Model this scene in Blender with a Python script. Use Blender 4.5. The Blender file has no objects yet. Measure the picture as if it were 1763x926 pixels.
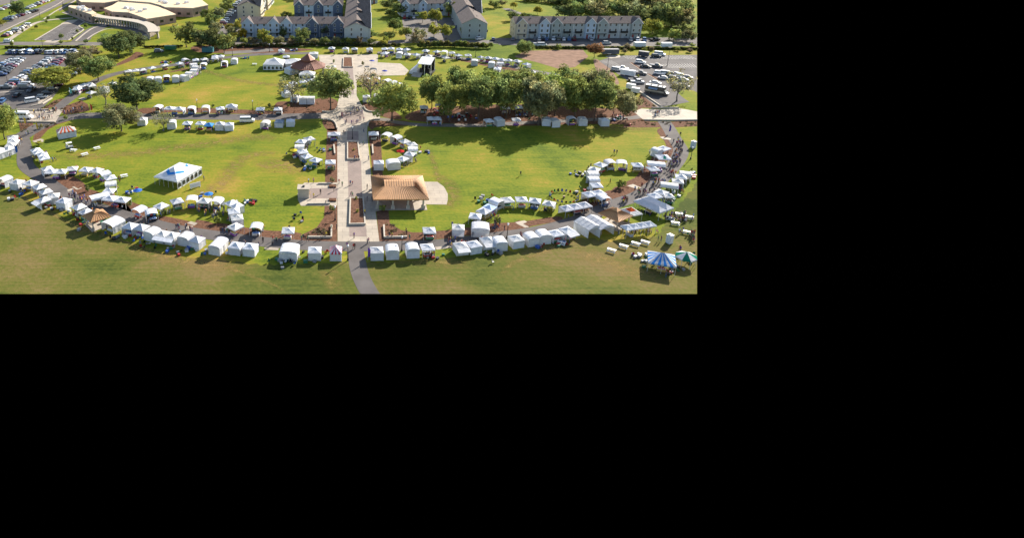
import bpy, bmesh, math, random
from mathutils import Vector, Matrix
random.seed(7)
R = math.radians
scene = bpy.context.scene
COL = scene.collection

# ---------------------------------------------------------------- camera, sky, sun, exposure
CAM_H, PITCH, FPX = 84.0, R(21.7), 1200.0      # drone height, downward tilt, focal length in photograph pixels
PCX, PCY = 600.0, 253.0                        # optical axis in the photograph
IMG_W, IMG_H = 1763.0, 926.0
cam_d = bpy.data.cameras.new('camera')
cam = bpy.data.objects.new('camera', cam_d); COL.objects.link(cam)
cam.location = (0, 0, CAM_H)
cam.rotation_euler = (math.pi / 2 - PITCH, 0, 0)
cam_d.sensor_fit = 'HORIZONTAL'; cam_d.sensor_width = 36.0
cam_d.lens = 36.0 * FPX / IMG_W
cam_d.shift_x = (IMG_W / 2 - PCX) / IMG_W
cam_d.shift_y = -(IMG_H / 2 - PCY) / IMG_W
cam_d.clip_start = 1.0; cam_d.clip_end = 20000
scene.camera = cam

SUN_AZ, SUN_EL = R(39), R(27.5)                  # azimuth clockwise from +Y
world = bpy.data.worlds.new('World'); scene.world = world; world.use_nodes = True
wn = world.node_tree; wn.nodes.clear()
sky_t = wn.nodes.new('ShaderNodeTexSky'); sky_t.sky_type = 'NISHITA'; sky_t.sun_disc = False
sky_t.sun_elevation = SUN_EL; sky_t.sun_rotation = SUN_AZ
sky_t.air_density = 1.0; sky_t.dust_density = 1.0
bgn = wn.nodes.new('ShaderNodeBackground'); bgn.inputs['Strength'].default_value = 0.09
geo = wn.nodes.new('ShaderNodeTexCoord'); sep = wn.nodes.new('ShaderNodeSeparateXYZ')
gt = wn.nodes.new('ShaderNodeMath'); gt.operation = 'GREATER_THAN'; gt.inputs[1].default_value = 0.0
mul = wn.nodes.new('ShaderNodeMixRGB'); mul.blend_type = 'MULTIPLY'; mul.inputs[0].default_value = 1.0
wo = wn.nodes.new('ShaderNodeOutputWorld')
wn.links.new(geo.outputs['Generated'], sep.inputs[0]); wn.links.new(sep.outputs['Z'], gt.inputs[0])
wn.links.new(sky_t.outputs[0], mul.inputs[1]); wn.links.new(gt.outputs[0], mul.inputs[2])
wn.links.new(mul.outputs[0], bgn.inputs['Color']); wn.links.new(bgn.outputs[0], wo.inputs[0])
sun_d = bpy.data.lights.new('sun', 'SUN'); sun_d.energy = 5.0; sun_d.angle = R(0.5); sun_d.color = (1.0, 0.93, 0.82)
sun = bpy.data.objects.new('sun', sun_d); COL.objects.link(sun)
sv = Vector((math.sin(SUN_AZ) * math.cos(SUN_EL), math.cos(SUN_AZ) * math.cos(SUN_EL), math.sin(SUN_EL)))
sun.rotation_euler = sv.to_track_quat('Z', 'Y').to_euler()
vs = scene.view_settings
vs.view_transform = 'Standard'; vs.look = 'None'; vs.exposure = 1.25; vs.gamma = 1.0; vs.use_curve_mapping = False

# ---------------------------------------------------------------- pixel -> place
ST, CT = math.sin(PITCH), math.cos(PITCH)
def G(px, py, z=0.0):
    """point of the plane at height z that the photograph shows at pixel (px, py)"""
    u, v = (px - PCX) / FPX, (py - PCY) / FPX
    d = (u, CT - v * ST, -ST - v * CT)
    t = (z - CAM_H) / d[2]
    return Vector((d[0] * t, d[1] * t, z))
def ppm(py):                                    # photograph pixels per metre at ground row py
    v = (py - PCY) / FPX
    return (ST + v * CT) * FPX / CAM_H
def height_at(px, py_base, py_top):             # height of something standing at py_base whose top shows at py_top
    b = G(px, py_base)
    v = (py_top - PCY) / FPX
    t = b.y / (CT - v * ST)
    return CAM_H + t * (-ST - v * CT)
FR = dict(A=(0, 280, 7.715), B=(150, 330, 7.715), C=(180, 320, 4.98), D=(450, 320, 4.98), E=(740, 320, 5.788),
          F=(950, 220, 5.788), G=(960, 330, 5.788), H=(1040, 220, 9.26), I=(480, 180, 4.873), J=(400, 60, 5.447),
          K=(640, 60, 5.447), L=(900, 60, 5.447), M=(0, 60, 7.715), N=(180, 60, 7.715), O=(220, 150, 7.715),
          P=(380, 80, 7.715), Q=(1000, 90, 7.715), R=(1080, 380, 9.26), S=(560, 70, 7.715), T=(240, 260, 7.715),
          U=(0, 170, 9.26), V=(700, 130, 8.815), W=(880, 120, 7.665), X=(0, 0, 10.29), Y=(340, 0, 10.29),
          a=(0, 0, 5.877), e=(390, 0, 5.877), f=(660, 0, 5.877), g=(900, 0, 5.877), z=(0, 0, 3.5625), y=(0, 180, 5.447),
          p=(0, 0, 1))
def fp(fr, x, y):
    ox, oy, s = FR[fr]
    return ox + x / s, oy + y / s
def FPs(fr, pts): return [fp(fr, *p) for p in pts]

# ---------------------------------------------------------------- mesh helpers
class MB:
    def __init__(s): s.v, s.f, s.m = [], [], []
    def quad(s, *pts, mi=0):
        b = len(s.v); s.v += [tuple(p) for p in pts]; s.f.append(tuple(range(b, b + len(pts)))); s.m.append(mi); return s
    def box(s, x0, x1, y0, y1, z0, z1, mi=0):
        b = len(s.v)
        s.v += [(x0, y0, z0), (x1, y0, z0), (x1, y1, z0), (x0, y1, z0), (x0, y0, z1), (x1, y0, z1), (x1, y1, z1), (x0, y1, z1)]
        for q in ((0, 3, 2, 1), (4, 5, 6, 7), (0, 1, 5, 4), (1, 2, 6, 5), (2, 3, 7, 6), (3, 0, 4, 7)):
            s.f.append(tuple(b + i for i in q)); s.m.append(mi)
        return s
    def tube(s, p0, p1, r0, r1=None, n=6, mi=0, cap=True):
        r1 = r0 if r1 is None else r1
        p0, p1 = Vector(p0), Vector(p1); d = (p1 - p0)
        if d.length < 1e-6: return s
        q = d.to_track_quat('Z', 'Y'); b = len(s.v)
        for p, r in ((p0, r0), (p1, r1)):
            for k in range(n):
                a = 2 * math.pi * k / n
                s.v.append(tuple(p + q @ Vector((r * math.cos(a), r * math.sin(a), 0))))
        for k in range(n):
            s.f.append((b + k, b + (k + 1) % n, b + n + (k + 1) % n, b + n + k)); s.m.append(mi)
        if cap:
            s.f.append(tuple(b + n + k for k in range(n))); s.m.append(mi)
            s.f.append(tuple(b + n - 1 - k for k in range(n))); s.m.append(mi)
        return s
    def prism(s, pts, z0, z1, mi=0, mtop=None, bottom=True):
        n = len(pts); b = len(s.v)
        ar = sum(pts[i][0] * pts[(i + 1) % n][1] - pts[(i + 1) % n][0] * pts[i][1] for i in range(n))
        if ar < 0: pts = pts[::-1]
        s.v += [(p[0], p[1], z0) for p in pts] + [(p[0], p[1], z1) for p in pts]
        for i in range(n):
            j = (i + 1) % n
            s.f.append((b + i, b + j, b + n + j, b + n + i)); s.m.append(mi)
        s.f.append(tuple(b + n + i for i in range(n))); s.m.append(mi if mtop is None else mtop)
        if bottom: s.f.append(tuple(b + n - 1 - i for i in range(n))); s.m.append(mi)
        return s
    def mesh(s, name, mats=(), smooth=False):
        me = bpy.data.meshes.new(name); me.from_pydata(s.v, [], s.f)
        for m in (mats if isinstance(mats, (list, tuple)) else [mats]): me.materials.append(m)
        if any(s.m): me.polygons.foreach_set('material_index', s.m)
        if smooth: me.polygons.foreach_set('use_smooth', [True] * len(s.f))
        me.update(); return me
def O(name, data, parent=None, loc=(0, 0, 0), rz=0.0, scale=None, color=None):
    o = bpy.data.objects.new(name, data); COL.objects.link(o)
    o.location = loc
    if rz: o.rotation_euler = (0, 0, rz)
    if scale is not None: o.scale = scale
    if color is not None: o.color = (*color, 1)
    if parent is not None: o.parent = parent
    return o
def tag(o, label, cat, group=None, kind=None):
    o['label'] = label
    if kind: o['kind'] = kind
    if cat: o['category'] = cat
    if group: o['group'] = group
    return o
def thing(name, label, cat, loc=(0, 0, 0), rz=0.0, group=None, scale=None):
    o = O(name, None, None, loc, rz, scale); o.empty_display_size = 0.3
    return tag(o, label, cat, group)
def struct(name, mesh, label):
    o = O(name, mesh); o['kind'] = 'structure'; o['label'] = label; return o
ORD = ['first', 'second', 'third', 'fourth', 'fifth', 'sixth', 'seventh', 'eighth', 'ninth', 'tenth', 'eleventh', 'twelfth',
       'thirteenth', 'fourteenth', 'fifteenth', 'sixteenth', 'seventeenth', 'eighteenth', 'nineteenth', 'twentieth']
def ordn(i):
    n = i + 1
    if n <= 20: return ORD[n - 1]
    t = ['twent', 'thirt', 'fort', 'fift', 'sixt', 'sevent'][n // 10 - 2]
    return t + 'ieth' if n % 10 == 0 else t + 'y-' + ORD[n % 10 - 1]

# ---------------------------------------------------------------- materials
def mat(name, col, rough=0.8, var=0.12, scale=2.0, metal=0.0, bump=0.0, spec=0.3, coord='Object', objcol=False, det=4.0):
    m = bpy.data.materials.new(name); m.use_nodes = True; nt = m.node_tree; L = nt.links
    b = nt.nodes['Principled BSDF']; b.inputs['Roughness'].default_value = rough; b.inputs['Metallic'].default_value = metal
    b.inputs['Specular IOR Level'].default_value = spec
    tc = nt.nodes.new('ShaderNodeTexCoord'); nz = nt.nodes.new('ShaderNodeTexNoise')
    nz.inputs['Scale'].default_value = scale; nz.inputs['Detail'].default_value = det
    L.new(tc.outputs[coord], nz.inputs['Vector'])
    mr = nt.nodes.new('ShaderNodeMapRange'); mr.inputs[1].default_value = 0.3; mr.inputs[2].default_value = 0.7
    mr.inputs[3].default_value = 1 - var; mr.inputs[4].default_value = 1 + var
    L.new(nz.outputs['Fac'], mr.inputs[0])
    mx = nt.nodes.new('ShaderNodeMixRGB'); mx.blend_type = 'MULTIPLY'; mx.inputs[0].default_value = 1
    if objcol:
        oi = nt.nodes.new('ShaderNodeObjectInfo'); L.new(oi.outputs['Color'], mx.inputs[1])
    else: mx.inputs[1].default_value = (*col, 1)
    L.new(mr.outputs[0], mx.inputs[2]); L.new(mx.outputs[0], b.inputs['Base Color'])
    if bump:
        bp = nt.nodes.new('ShaderNodeBump'); bp.inputs['Strength'].default_value = bump; bp.inputs['Distance'].default_value = 0.1
        L.new(nz.outputs['Fac'], bp.inputs['Height']); L.new(bp.outputs[0], b.inputs['Normal'])
    return m
def grass_mat(name, stops, stretch=(1, 1, 1), fine=1.2):
    """patchy turf: broad patches, mower streaks and tufts mixed from a few colours"""
    m = bpy.data.materials.new(name); m.use_nodes = True; nt = m.node_tree; L = nt.links
    b = nt.nodes['Principled BSDF']; b.inputs['Roughness'].default_value = 0.95; b.inputs['Specular IOR Level'].default_value = 0.05
    tc = nt.nodes.new('ShaderNodeTexCoord')
    def noise(scale, det, vec=None, dist=0.0):
        n = nt.nodes.new('ShaderNodeTexNoise'); n.inputs['Scale'].default_value = scale; n.inputs['Detail'].default_value = det
        n.inputs['Distortion'].default_value = dist
        L.new(vec or tc.outputs['Object'], n.inputs['Vector']); return n.outputs['Fac']
    mp = nt.nodes.new('ShaderNodeMapping'); mp.inputs['Scale'].default_value = stretch; L.new(tc.outputs['Object'], mp.inputs['Vector'])
    a = noise(0.022, 5, None, 1.0); c = noise(0.5, 3, mp.outputs[0]); d = noise(fine, 4); e = noise(0.11, 4, None, 0.6)
    def math_(op, x, y):
        n = nt.nodes.new('ShaderNodeMath'); n.operation = op
        for i, w in enumerate((x, y)):
            if isinstance(w, (int, float)): n.inputs[i].default_value = w
            else: L.new(w, n.inputs[i])
        return n.outputs[0]
    s = math_('ADD', math_('ADD', math_('MULTIPLY', a, 0.85), math_('MULTIPLY', c, 0.36)), math_('ADD', math_('MULTIPLY', d, 0.42), math_('MULTIPLY', e, 0.45)))
    s = math_('ADD', math_('MULTIPLY', math_('SUBTRACT', s, 1.04), 1.75), 0.48)
    cr = nt.nodes.new('ShaderNodeValToRGB'); els = cr.color_ramp.elements
    els[0].position, els[0].color = stops[0][0], (*stops[0][1], 1); els[1].position, els[1].color = stops[-1][0], (*stops[-1][1], 1)
    for p, cc in stops[1:-1]:
        x = els.new(p); x.color = (*cc, 1)
    L.new(s, cr.inputs[0]); L.new(cr.outputs[0], b.inputs['Base Color'])
    bp = nt.nodes.new('ShaderNodeBump'); bp.inputs['Strength'].default_value = 0.5; bp.inputs['Distance'].default_value = 0.15
    L.new(d, bp.inputs['Height']); L.new(bp.outputs[0], b.inputs['Normal'])
    return m
def cloth_mat(name, col, objcol=False, stripes=None, trans=0.1):
    m = bpy.data.materials.new(name); m.use_nodes = True; nt = m.node_tree; L = nt.links; nt.nodes.clear()
    out = nt.nodes.new('ShaderNodeOutputMaterial'); df = nt.nodes.new('ShaderNodeBsdfDiffuse'); tr = nt.nodes.new('ShaderNodeBsdfTranslucent')
    mx = nt.nodes.new('ShaderNodeMixShader'); mx.inputs[0].default_value = trans
    tc = nt.nodes.new('ShaderNodeTexCoord'); nz = nt.nodes.new('ShaderNodeTexNoise'); nz.inputs['Scale'].default_value = 1.3; nz.inputs['Detail'].default_value = 4
    oi = nt.nodes.new('ShaderNodeObjectInfo')
    ad = nt.nodes.new('ShaderNodeVectorMath'); ad.operation = 'ADD'; L.new(tc.outputs['Object'], ad.inputs[0]); L.new(oi.outputs['Location'], ad.inputs[1])
    L.new(ad.outputs[0], nz.inputs['Vector'])
    mr = nt.nodes.new('ShaderNodeMapRange'); mr.inputs[1].default_value = 0.3; mr.inputs[2].default_value = 0.7
    mr.inputs[3].default_value = 0.86; mr.inputs[4].default_value = 1.02; L.new(nz.outputs['Fac'], mr.inputs[0])
    mu = nt.nodes.new('ShaderNodeMixRGB'); mu.blend_type = 'MULTIPLY'; mu.inputs[0].default_value = 1
    if objcol: L.new(oi.outputs['Color'], mu.inputs[1])
    else: mu.inputs[1].default_value = (*col, 1)
    cr = nt.nodes.new('ShaderNodeValToRGB'); ce = cr.color_ramp.elements; ce[0].position, ce[0].color = 0, (.80, .80, .84, 1); ce[1].position, ce[1].color = 1, (1, 1, 1, 1)
    x = ce.new(.35); x.color = (.97, .94, .88, 1); x = ce.new(.7); x.color = (.93, .95, 1, 1)      # washed, yellowed and new canvas
    L.new(oi.outputs['Random'], cr.inputs[0]); m2 = nt.nodes.new('ShaderNodeMixRGB'); m2.blend_type = 'MULTIPLY'; m2.inputs[0].default_value = 1
    L.new(mr.outputs[0], m2.inputs[1]); L.new(cr.outputs[0], m2.inputs[2]); L.new(m2.outputs[0], mu.inputs[2])
    L.new(mu.outputs[0], df.inputs[0]); L.new(mu.outputs[0], tr.inputs[0])
    bp = nt.nodes.new('ShaderNodeBump'); bp.inputs['Strength'].default_value = 0.35; bp.inputs['Distance'].default_value = 0.25
    L.new(nz.outputs['Fac'], bp.inputs['Height']); L.new(bp.outputs[0], df.inputs['Normal'])
    L.new(df.outputs[0], mx.inputs[1]); L.new(tr.outputs[0], mx.inputs[2]); L.new(mx.outputs[0], out.inputs[0])
    return m
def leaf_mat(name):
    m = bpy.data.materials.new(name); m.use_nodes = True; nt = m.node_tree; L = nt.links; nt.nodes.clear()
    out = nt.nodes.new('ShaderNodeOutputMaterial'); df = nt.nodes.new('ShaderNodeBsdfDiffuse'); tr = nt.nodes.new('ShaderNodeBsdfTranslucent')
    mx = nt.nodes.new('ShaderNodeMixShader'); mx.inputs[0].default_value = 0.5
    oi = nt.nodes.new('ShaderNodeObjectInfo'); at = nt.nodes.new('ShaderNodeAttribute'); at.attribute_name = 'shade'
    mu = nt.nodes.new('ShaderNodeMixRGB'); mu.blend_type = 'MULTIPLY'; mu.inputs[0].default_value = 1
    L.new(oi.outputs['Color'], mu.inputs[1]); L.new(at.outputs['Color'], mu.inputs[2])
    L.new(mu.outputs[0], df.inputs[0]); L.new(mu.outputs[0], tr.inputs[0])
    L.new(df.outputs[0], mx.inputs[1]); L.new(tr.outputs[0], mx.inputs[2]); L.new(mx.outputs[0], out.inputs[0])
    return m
def brick_mat(name, c1, c2, cm, scale, bw=0.5, bh=0.25, mortar=0.02, rough=0.85):
    m = bpy.data.materials.new(name); m.use_nodes = True; nt = m.node_tree; L = nt.links
    b = nt.nodes['Principled BSDF']; b.inputs['Roughness'].default_value = rough
    tc = nt.nodes.new('ShaderNodeTexCoord'); br = nt.nodes.new('ShaderNodeTexBrick'); br.inputs['Scale'].default_value = scale
    br.inputs['Color1'].default_value = (*c1, 1); br.inputs['Color2'].default_value = (*c2, 1); br.inputs['Mortar'].default_value = (*cm, 1)
    br.inputs['Brick Width'].default_value = bw; br.inputs['Row Height'].default_value = bh; br.inputs['Mortar Size'].default_value = mortar
    L.new(tc.outputs['Object'], br.inputs['Vector'])
    nz = nt.nodes.new('ShaderNodeTexNoise'); nz.inputs['Scale'].default_value = 0.3; nz.inputs['Detail'].default_value = 5; L.new(tc.outputs['Object'], nz.inputs['Vector'])
    mr = nt.nodes.new('ShaderNodeMapRange'); mr.inputs[1].default_value = .3; mr.inputs[2].default_value = .7; mr.inputs[3].default_value = .82; mr.inputs[4].default_value = 1.12
    L.new(nz.outputs['Fac'], mr.inputs[0])
    mu = nt.nodes.new('ShaderNodeMixRGB'); mu.blend_type = 'MULTIPLY'; mu.inputs[0].default_value = 1
    L.new(br.outputs['Color'], mu.inputs[1]); L.new(mr.outputs[0], mu.inputs[2]); L.new(mu.outputs[0], b.inputs['Base Color'])
    return m
M = {}
M['lawn'] = grass_mat('lawn_grass', [(0.12, (.072, .108, .013)), (0.36, (.128, .160, .016)), (0.56, (.172, .180, .019)), (0.72, (.225, .190, .026)), (0.92, (.30, .20, .045))], (0.25, 1.6, 1))
M['field'] = grass_mat('field_grass', [(0.12, (.048, .066, .013)), (0.38, (.086, .098, .019)), (0.58, (.114, .108, .025)), (0.85, (.160, .120, .045))], (0.06, 3.0, 1), 1.1)
M['worn'] = grass_mat('worn_grass', [(0.1, (.19, .165, .04)), (0.9, (.30, .20, .075))])
def feather(m):                                   # worn turf thins out towards its edges
    nt = m.node_tree; L = nt.links; out = [n for n in nt.nodes if n.type == 'OUTPUT_MATERIAL'][0]; b = nt.nodes['Principled BSDF']
    at = nt.nodes.new('ShaderNodeAttribute'); at.attribute_name = 'edge'; tr = nt.nodes.new('ShaderNodeBsdfTransparent'); mx = nt.nodes.new('ShaderNodeMixShader')
    nz = nt.nodes.new('ShaderNodeTexNoise'); nz.inputs['Scale'].default_value = .6; nz.inputs['Detail'].default_value = 6; tc = nt.nodes.new('ShaderNodeTexCoord'); L.new(tc.outputs['Object'], nz.inputs['Vector'])
    mr = nt.nodes.new('ShaderNodeMapRange'); mr.inputs[1].default_value = .35; mr.inputs[2].default_value = .65; mr.inputs[3].default_value = 0; mr.inputs[4].default_value = .85; L.new(nz.outputs['Fac'], mr.inputs[0])
    mu = nt.nodes.new('ShaderNodeMath'); mu.operation = 'MULTIPLY'; L.new(at.outputs['Fac'], mu.inputs[0]); L.new(mr.outputs[0], mu.inputs[1])
    L.new(mu.outputs[0], mx.inputs[0]); L.new(tr.outputs[0], mx.inputs[1]); L.new(b.outputs[0], mx.inputs[2]); L.new(mx.outputs[0], out.inputs[0])
feather(M['worn'])
M['mulch'] = mat('mulch', (.130, .066, .041), 0.95, 0.45, 1.6, bump=0.6, spec=0.05, det=8)
M['dirt'] = mat('bare_dirt', (.225, .140, .098), 0.95, 0.22, 0.35, bump=0.2, spec=0.05, det=8)
M['asphalt'] = mat('asphalt', (.11, .098, .092), 0.9, 0.2, 0.25, spec=0.15, det=8)
M['lot'] = mat('lot_asphalt', (.112, .102, .098), 0.9, 0.2, 0.2, spec=0.1, det=8)
M['road'] = mat('worn_road', (.155, .138, .125), 0.9, 0.15, 0.2, spec=0.1, det=8)
M['concrete'] = brick_mat('concrete', (.375, .315, .24), (.345, .29, .225), (.24, .20, .16), 1.0, 3.0, 1.6, 0.05)
M['kerb'] = mat('kerb_concrete', (.38, .33, .27), 0.85, 0.1, 1.0, spec=0.15)
M['paver'] = brick_mat('brick_pavers', (.20, .145, .120), (.245, .18, .150), (.15, .115, .095), 1.0, 0.42, 0.21, 0.012)
M['paint'] = mat('road_paint', (.62, .60, .55), 0.7, 0.2, 1.5)
M['tentw'] = cloth_mat('white_canvas', (.72, .725, .74))
M['tentc'] = cloth_mat('coloured_canvas', None, objcol=True)
M['tred'] = cloth_mat('red_canvas', (.70, .03, .06)); M['torange'] = cloth_mat('orange_canvas', (.72, .13, .04)); M['tblue'] = cloth_mat('blue_canvas', (.05, .28, .72)); M['tgreen'] = cloth_mat('green_canvas', (.02, .20, .13))
M['pole'] = mat('white_metal_pole', (.6, .6, .6), 0.4, 0.05, 3, metal=0.3)
M['black'] = mat('black_metal', (.02, .02, .02), 0.5, 0.1, 3)
M['objpaint'] = mat('painted', None, 0.5, 0.06, 2, objcol=True)
M['carpaint'] = mat('car_paint', None, 0.25, 0.03, 1, objcol=True, spec=0.6, metal=0.25)
M['glass'] = mat('dark_glass', (.02, .025, .03), 0.08, 0.05, 1, spec=0.7)
M['tyre'] = mat('tyre_rubber', (.015, .015, .015), 0.8)
M['lamp'] = mat('head_lamp', (.75, .75, .72), 0.2, 0.02); M['tail'] = mat('tail_lamp', (.4, .01, .01), 0.3, 0.02)
M['skin'] = mat('skin', (.42, .24, .16), 0.6, 0.08, 3)
M['hair'] = mat('hair', (.035, .022, .014), 0.7, 0.2, 9)
M['shirt'] = mat('shirt_cloth', None, 0.9, 0.1, 4, objcol=True, spec=0.1)
M['shoe'] = mat('shoe', (.05, .045, .04), 0.7)
def pants_mat():
    m = mat('trouser_cloth', (.05, .06, .09), 0.9, 0.1, 4, spec=0.1); nt = m.node_tree
    oi = nt.nodes.new('ShaderNodeObjectInfo'); cr = nt.nodes.new('ShaderNodeValToRGB'); cr.color_ramp.interpolation = 'CONSTANT'
    e = cr.color_ramp.elements; e[0].position, e[0].color = 0, (.03, .035, .06, 1); e[1].position, e[1].color = .35, (.02, .02, .022, 1)
    for p, c in ((.55, (.06, .09, .17)), (.75, (.28, .23, .16)), (.88, (.12, .11, .1))):
        x = e.new(p); x.color = (*c, 1)
    nt.links.new(oi.outputs['Random'], cr.inputs[0])
    mx = [n for n in nt.nodes if n.type == 'MIX_RGB'][0]; nt.links.new(cr.outputs[0], mx.inputs[1]); return m
M['pants'] = pants_mat()
M['leaf'] = leaf_mat('foliage')
M['bark'] = mat('bark', (.11, .085, .065), 0.95, 0.3, 6, bump=0.4)
M['bark2'] = mat('pale_bark', (.22, .19, .16), 0.95, 0.3, 6, bump=0.4)
M['roofcream'] = mat('cream_roof_membrane', (.62, .48, .31), 0.9, 0.08, 0.12, det=8)
M['brick'] = brick_mat('red_brick', (.33, .21, .16), (.38, .25, .19), (.40, .35, .30), 4.0)
M['stone'] = mat('pale_stone', (.42, .37, .30), 0.85, 0.15, 3)
M['shingle'] = mat('roof_shingle', (.15, .125, .115), 0.95, 0.25, 1.2, det=8, spec=0.05)
M['siding'] = mat('lap_siding', None, 0.8, 0.05, 1, objcol=True)
M['trim'] = mat('white_trim', (.68, .67, .64), 0.6, 0.04, 1)
M['metalroof'] = mat('tan_metal_roof', (.45, .235, .10), 0.5, 0.14, 0.5, metal=0.15, spec=0.4)
M['seam'] = mat('roof_seam', (.30, .155, .065), 0.6, 0.1, 0.5)
M['metalroof_b'] = mat('brown_metal_roof', (.22, .085, .05), 0.45, 0.1, 0.5, metal=0.15, spec=0.4)
M['wood'] = mat('weathered_wood', (.26, .18, .11), 0.85, 0.2, 3)
M['plastic'] = mat('white_plastic', (.70, .70, .70), 0.5, 0.04, 2)
M['shrub'] = mat('shrub_leaf', (.045, .075, .02), 0.9, 0.4, 5)
# ================================================================ PEOPLE
def person_mesh(pose):
    """one continuous skinned figure, 1.72 m tall, facing +x"""
    V, E, RAD = [], [], []
    def v(x, y, z, r): V.append((x, y, z)); RAD.append(r); return len(V) - 1
    def e(a, b): E.append((a, b))
    sit = pose == 'sit'; dz = -.46 if sit else 0
    lean = {'walk': .05, 'stride': .07, 'bend': .30}.get(pose, 0)
    pel = v(0, 0, .95 + dz, (.15)); wst = v(lean * .4, 0, 1.10 + dz, .125); che = v(lean, 0, 1.30 + dz, .145); nec = v(lean * 1.3, 0, 1.46 + dz, .058); hd = v(lean * 1.5 + .01, 0, 1.58 + dz, .088); top = v(lean * 1.5, 0, 1.69 + dz, .062)
    nose = v(lean * 1.5 + .105, 0, 1.575 + dz, .014)
    e(pel, wst); e(wst, che); e(che, nec); e(nec, hd); e(hd, top); e(hd, nose)
    for s in (-1, 1):
        sh = v(lean, s * .185, 1.40 + dz, .062); e(che, sh)
        sw = {'walk': .16 * s, 'stride': -.22 * s, 'stand': .02, 'hold': .10, 'sit': .1, 'bend': .2, 'talk': .05}.get(pose, 0)
        if pose == 'hold' or (pose == 'talk' and s > 0): el = v(lean + .04, s * .24, 1.12 + dz, .043); wr = v(lean + .30, s * .17, 1.15 + dz, .030)
        elif sit: el = v(.06, s * .24, 1.12 + dz, .043); wr = v(.30, s * .15, 1.02 + dz, .030)
        else: el = v(lean + sw * .5, s * .235, 1.12 + dz, .043); wr = v(lean + sw + .06, s * .25, .88 + dz, .030)
        e(sh, el); e(el, wr)
        d = (Vector(V[wr]) - Vector(V[el])).normalized(); pa = Vector(V[wr]) + d * .075; pm = v(*pa, .032); e(wr, pm)
        side = Vector((0, 0, 1)).cross(d); side = side.normalized() if side.length > .1 else Vector((1, 0, 0))
        for k, (off, ln) in enumerate(((-.03, .062), (-.01, .075), (.01, .072), (.03, .055))):
            a = v(*(pa + d * .03 + side * off), .010); b = v(*(pa + d * (.03 + ln) + side * off * 1.1), .008); e(pm, a); e(a, b)
        th = v(*(pa - d * .03 + side * .045), .011); tp = v(*(pa + d * .015 + side * .07), .009); e(wr, th); e(th, tp)
        hp = v(0, s * .095, .90 + dz, .092); e(pel, hp)
        if sit: kn = v(.43, s * .12, .47, .064); an = v(.45, s * .12, .09, .044); to = v(.60, s * .13, .045, .040)
        else:
            st = {'walk': .20, 'stride': .30}.get(pose, 0) * s
            kn = v(st * .55 + .03, s * .105, .49, .064); an = v(st * (1.0 if st > 0 else 1.15), s * .10, .09 + (.05 if st < -.15 else 0), .044); to = v(V[an][0] + .15, s * .12, .045, .040)
        e(hp, kn); e(kn, an); e(an, to)
    me = bpy.data.meshes.new('person_base'); me.from_pydata(V, E, []); o = bpy.data.objects.new('person_base', me); COL.objects.link(o)
    o.modifiers.new('skin', 'SKIN'); sv_ = me.skin_vertices[0].data
    for i, r in enumerate(RAD): sv_[i].radius = (r, r * (1.0))
    sv_[0].use_root = True
    sb = o.modifiers.new('sub', 'SUBSURF'); sb.levels = 1; sb.render_levels = 1
    dg = bpy.context.evaluated_depsgraph_get(); out = bpy.data.meshes.new_from_object(o.evaluated_get(dg)); out.name = 'person'
    bpy.data.objects.remove(o); bpy.data.meshes.remove(me)
    out.materials.clear()
    for m in ('skin', 'shirt', 'pants', 'hair', 'shoe'): out.materials.append(M[m])
    for p in out.polygons:
        x, y, z = p.center; arm = abs(y) > .2
        if z > 1.50 + dz: mi = 3 if (z > 1.66 + dz or (x < lean * 1.5 - .0 and z > 1.54 + dz)) else 0
        elif z > 1.44 + dz and abs(y) < .08: mi = 0
        elif arm or (pose in ('hold', 'talk', 'sit') and x > lean + .16 and z > .9 + dz): mi = 1 if z > 1.2 + dz else 0
        elif z > .95 + dz: mi = 1
        elif z < .085: mi = 4
        else: mi = 2
        p.material_index = mi; p.use_smooth = True
    return out
POSES = ['stand', 'walk', 'stride', 'hold', 'talk', 'sit', 'bend']; PM = {k: person_mesh(k) for k in POSES}
# ================================================================ THE SETTING
def cat_rom(pts, closed=False, n=5):
    out = []; N = len(pts)
    rng = range(N) if closed else range(N - 1)
    for i in rng:
        if closed: p0, p1, p2, p3 = pts[(i - 1) % N], pts[i], pts[(i + 1) % N], pts[(i + 2) % N]
        else: p0, p1, p2, p3 = pts[max(i - 1, 0)], pts[i], pts[i + 1], pts[min(i + 2, N - 1)]
        for k in range(n):
            t = k / n
            out.append(tuple(0.5 * ((2 * p1[j]) + (-p0[j] + p2[j]) * t + (2 * p0[j] - 5 * p1[j] + 4 * p2[j] - p3[j]) * t * t + (-p0[j] + 3 * p1[j] - 3 * p2[j] + p3[j]) * t ** 3) for j in (0, 1)))
    if not closed: out.append(tuple(pts[-1]))
    return out
YMIN = G(600, 505.95).y
def keep(x, y):                                 # nothing is laid past the limits of the grounds
    y = max(y, YMIN); dep = y * CT + CAM_H * ST
    return min(x, (1199.95 - PCX) / FPX * dep), y
ZC = [0]
def zoff(z):                                    # no two sheets lie in one plane
    ZC[0] += 1; return z + 0.0006 * (ZC[0] % 12)
def patch(name, pts, z, m, label, smooth=False, fr='p', thick=0.0):
    z = zoff(z)
    pts = FPs(fr, pts)
    w = [G(*p)[:2] for p in pts]
    if smooth: w = cat_rom(w, True, 5)
    w = [keep(*q) for q in w]; mb = MB()
    if thick: mb.prism(w, -0.05, z)
    else:
        n = len(w); ar = sum(w[i][0] * w[(i + 1) % n][1] - w[(i + 1) % n][0] * w[i][1] for i in range(n))
        if ar < 0: w = w[::-1]
        mb.quad(*[(p[0], p[1], z) for p in w])
    return struct(name, mb.mesh(name, M[m]), label)
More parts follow.
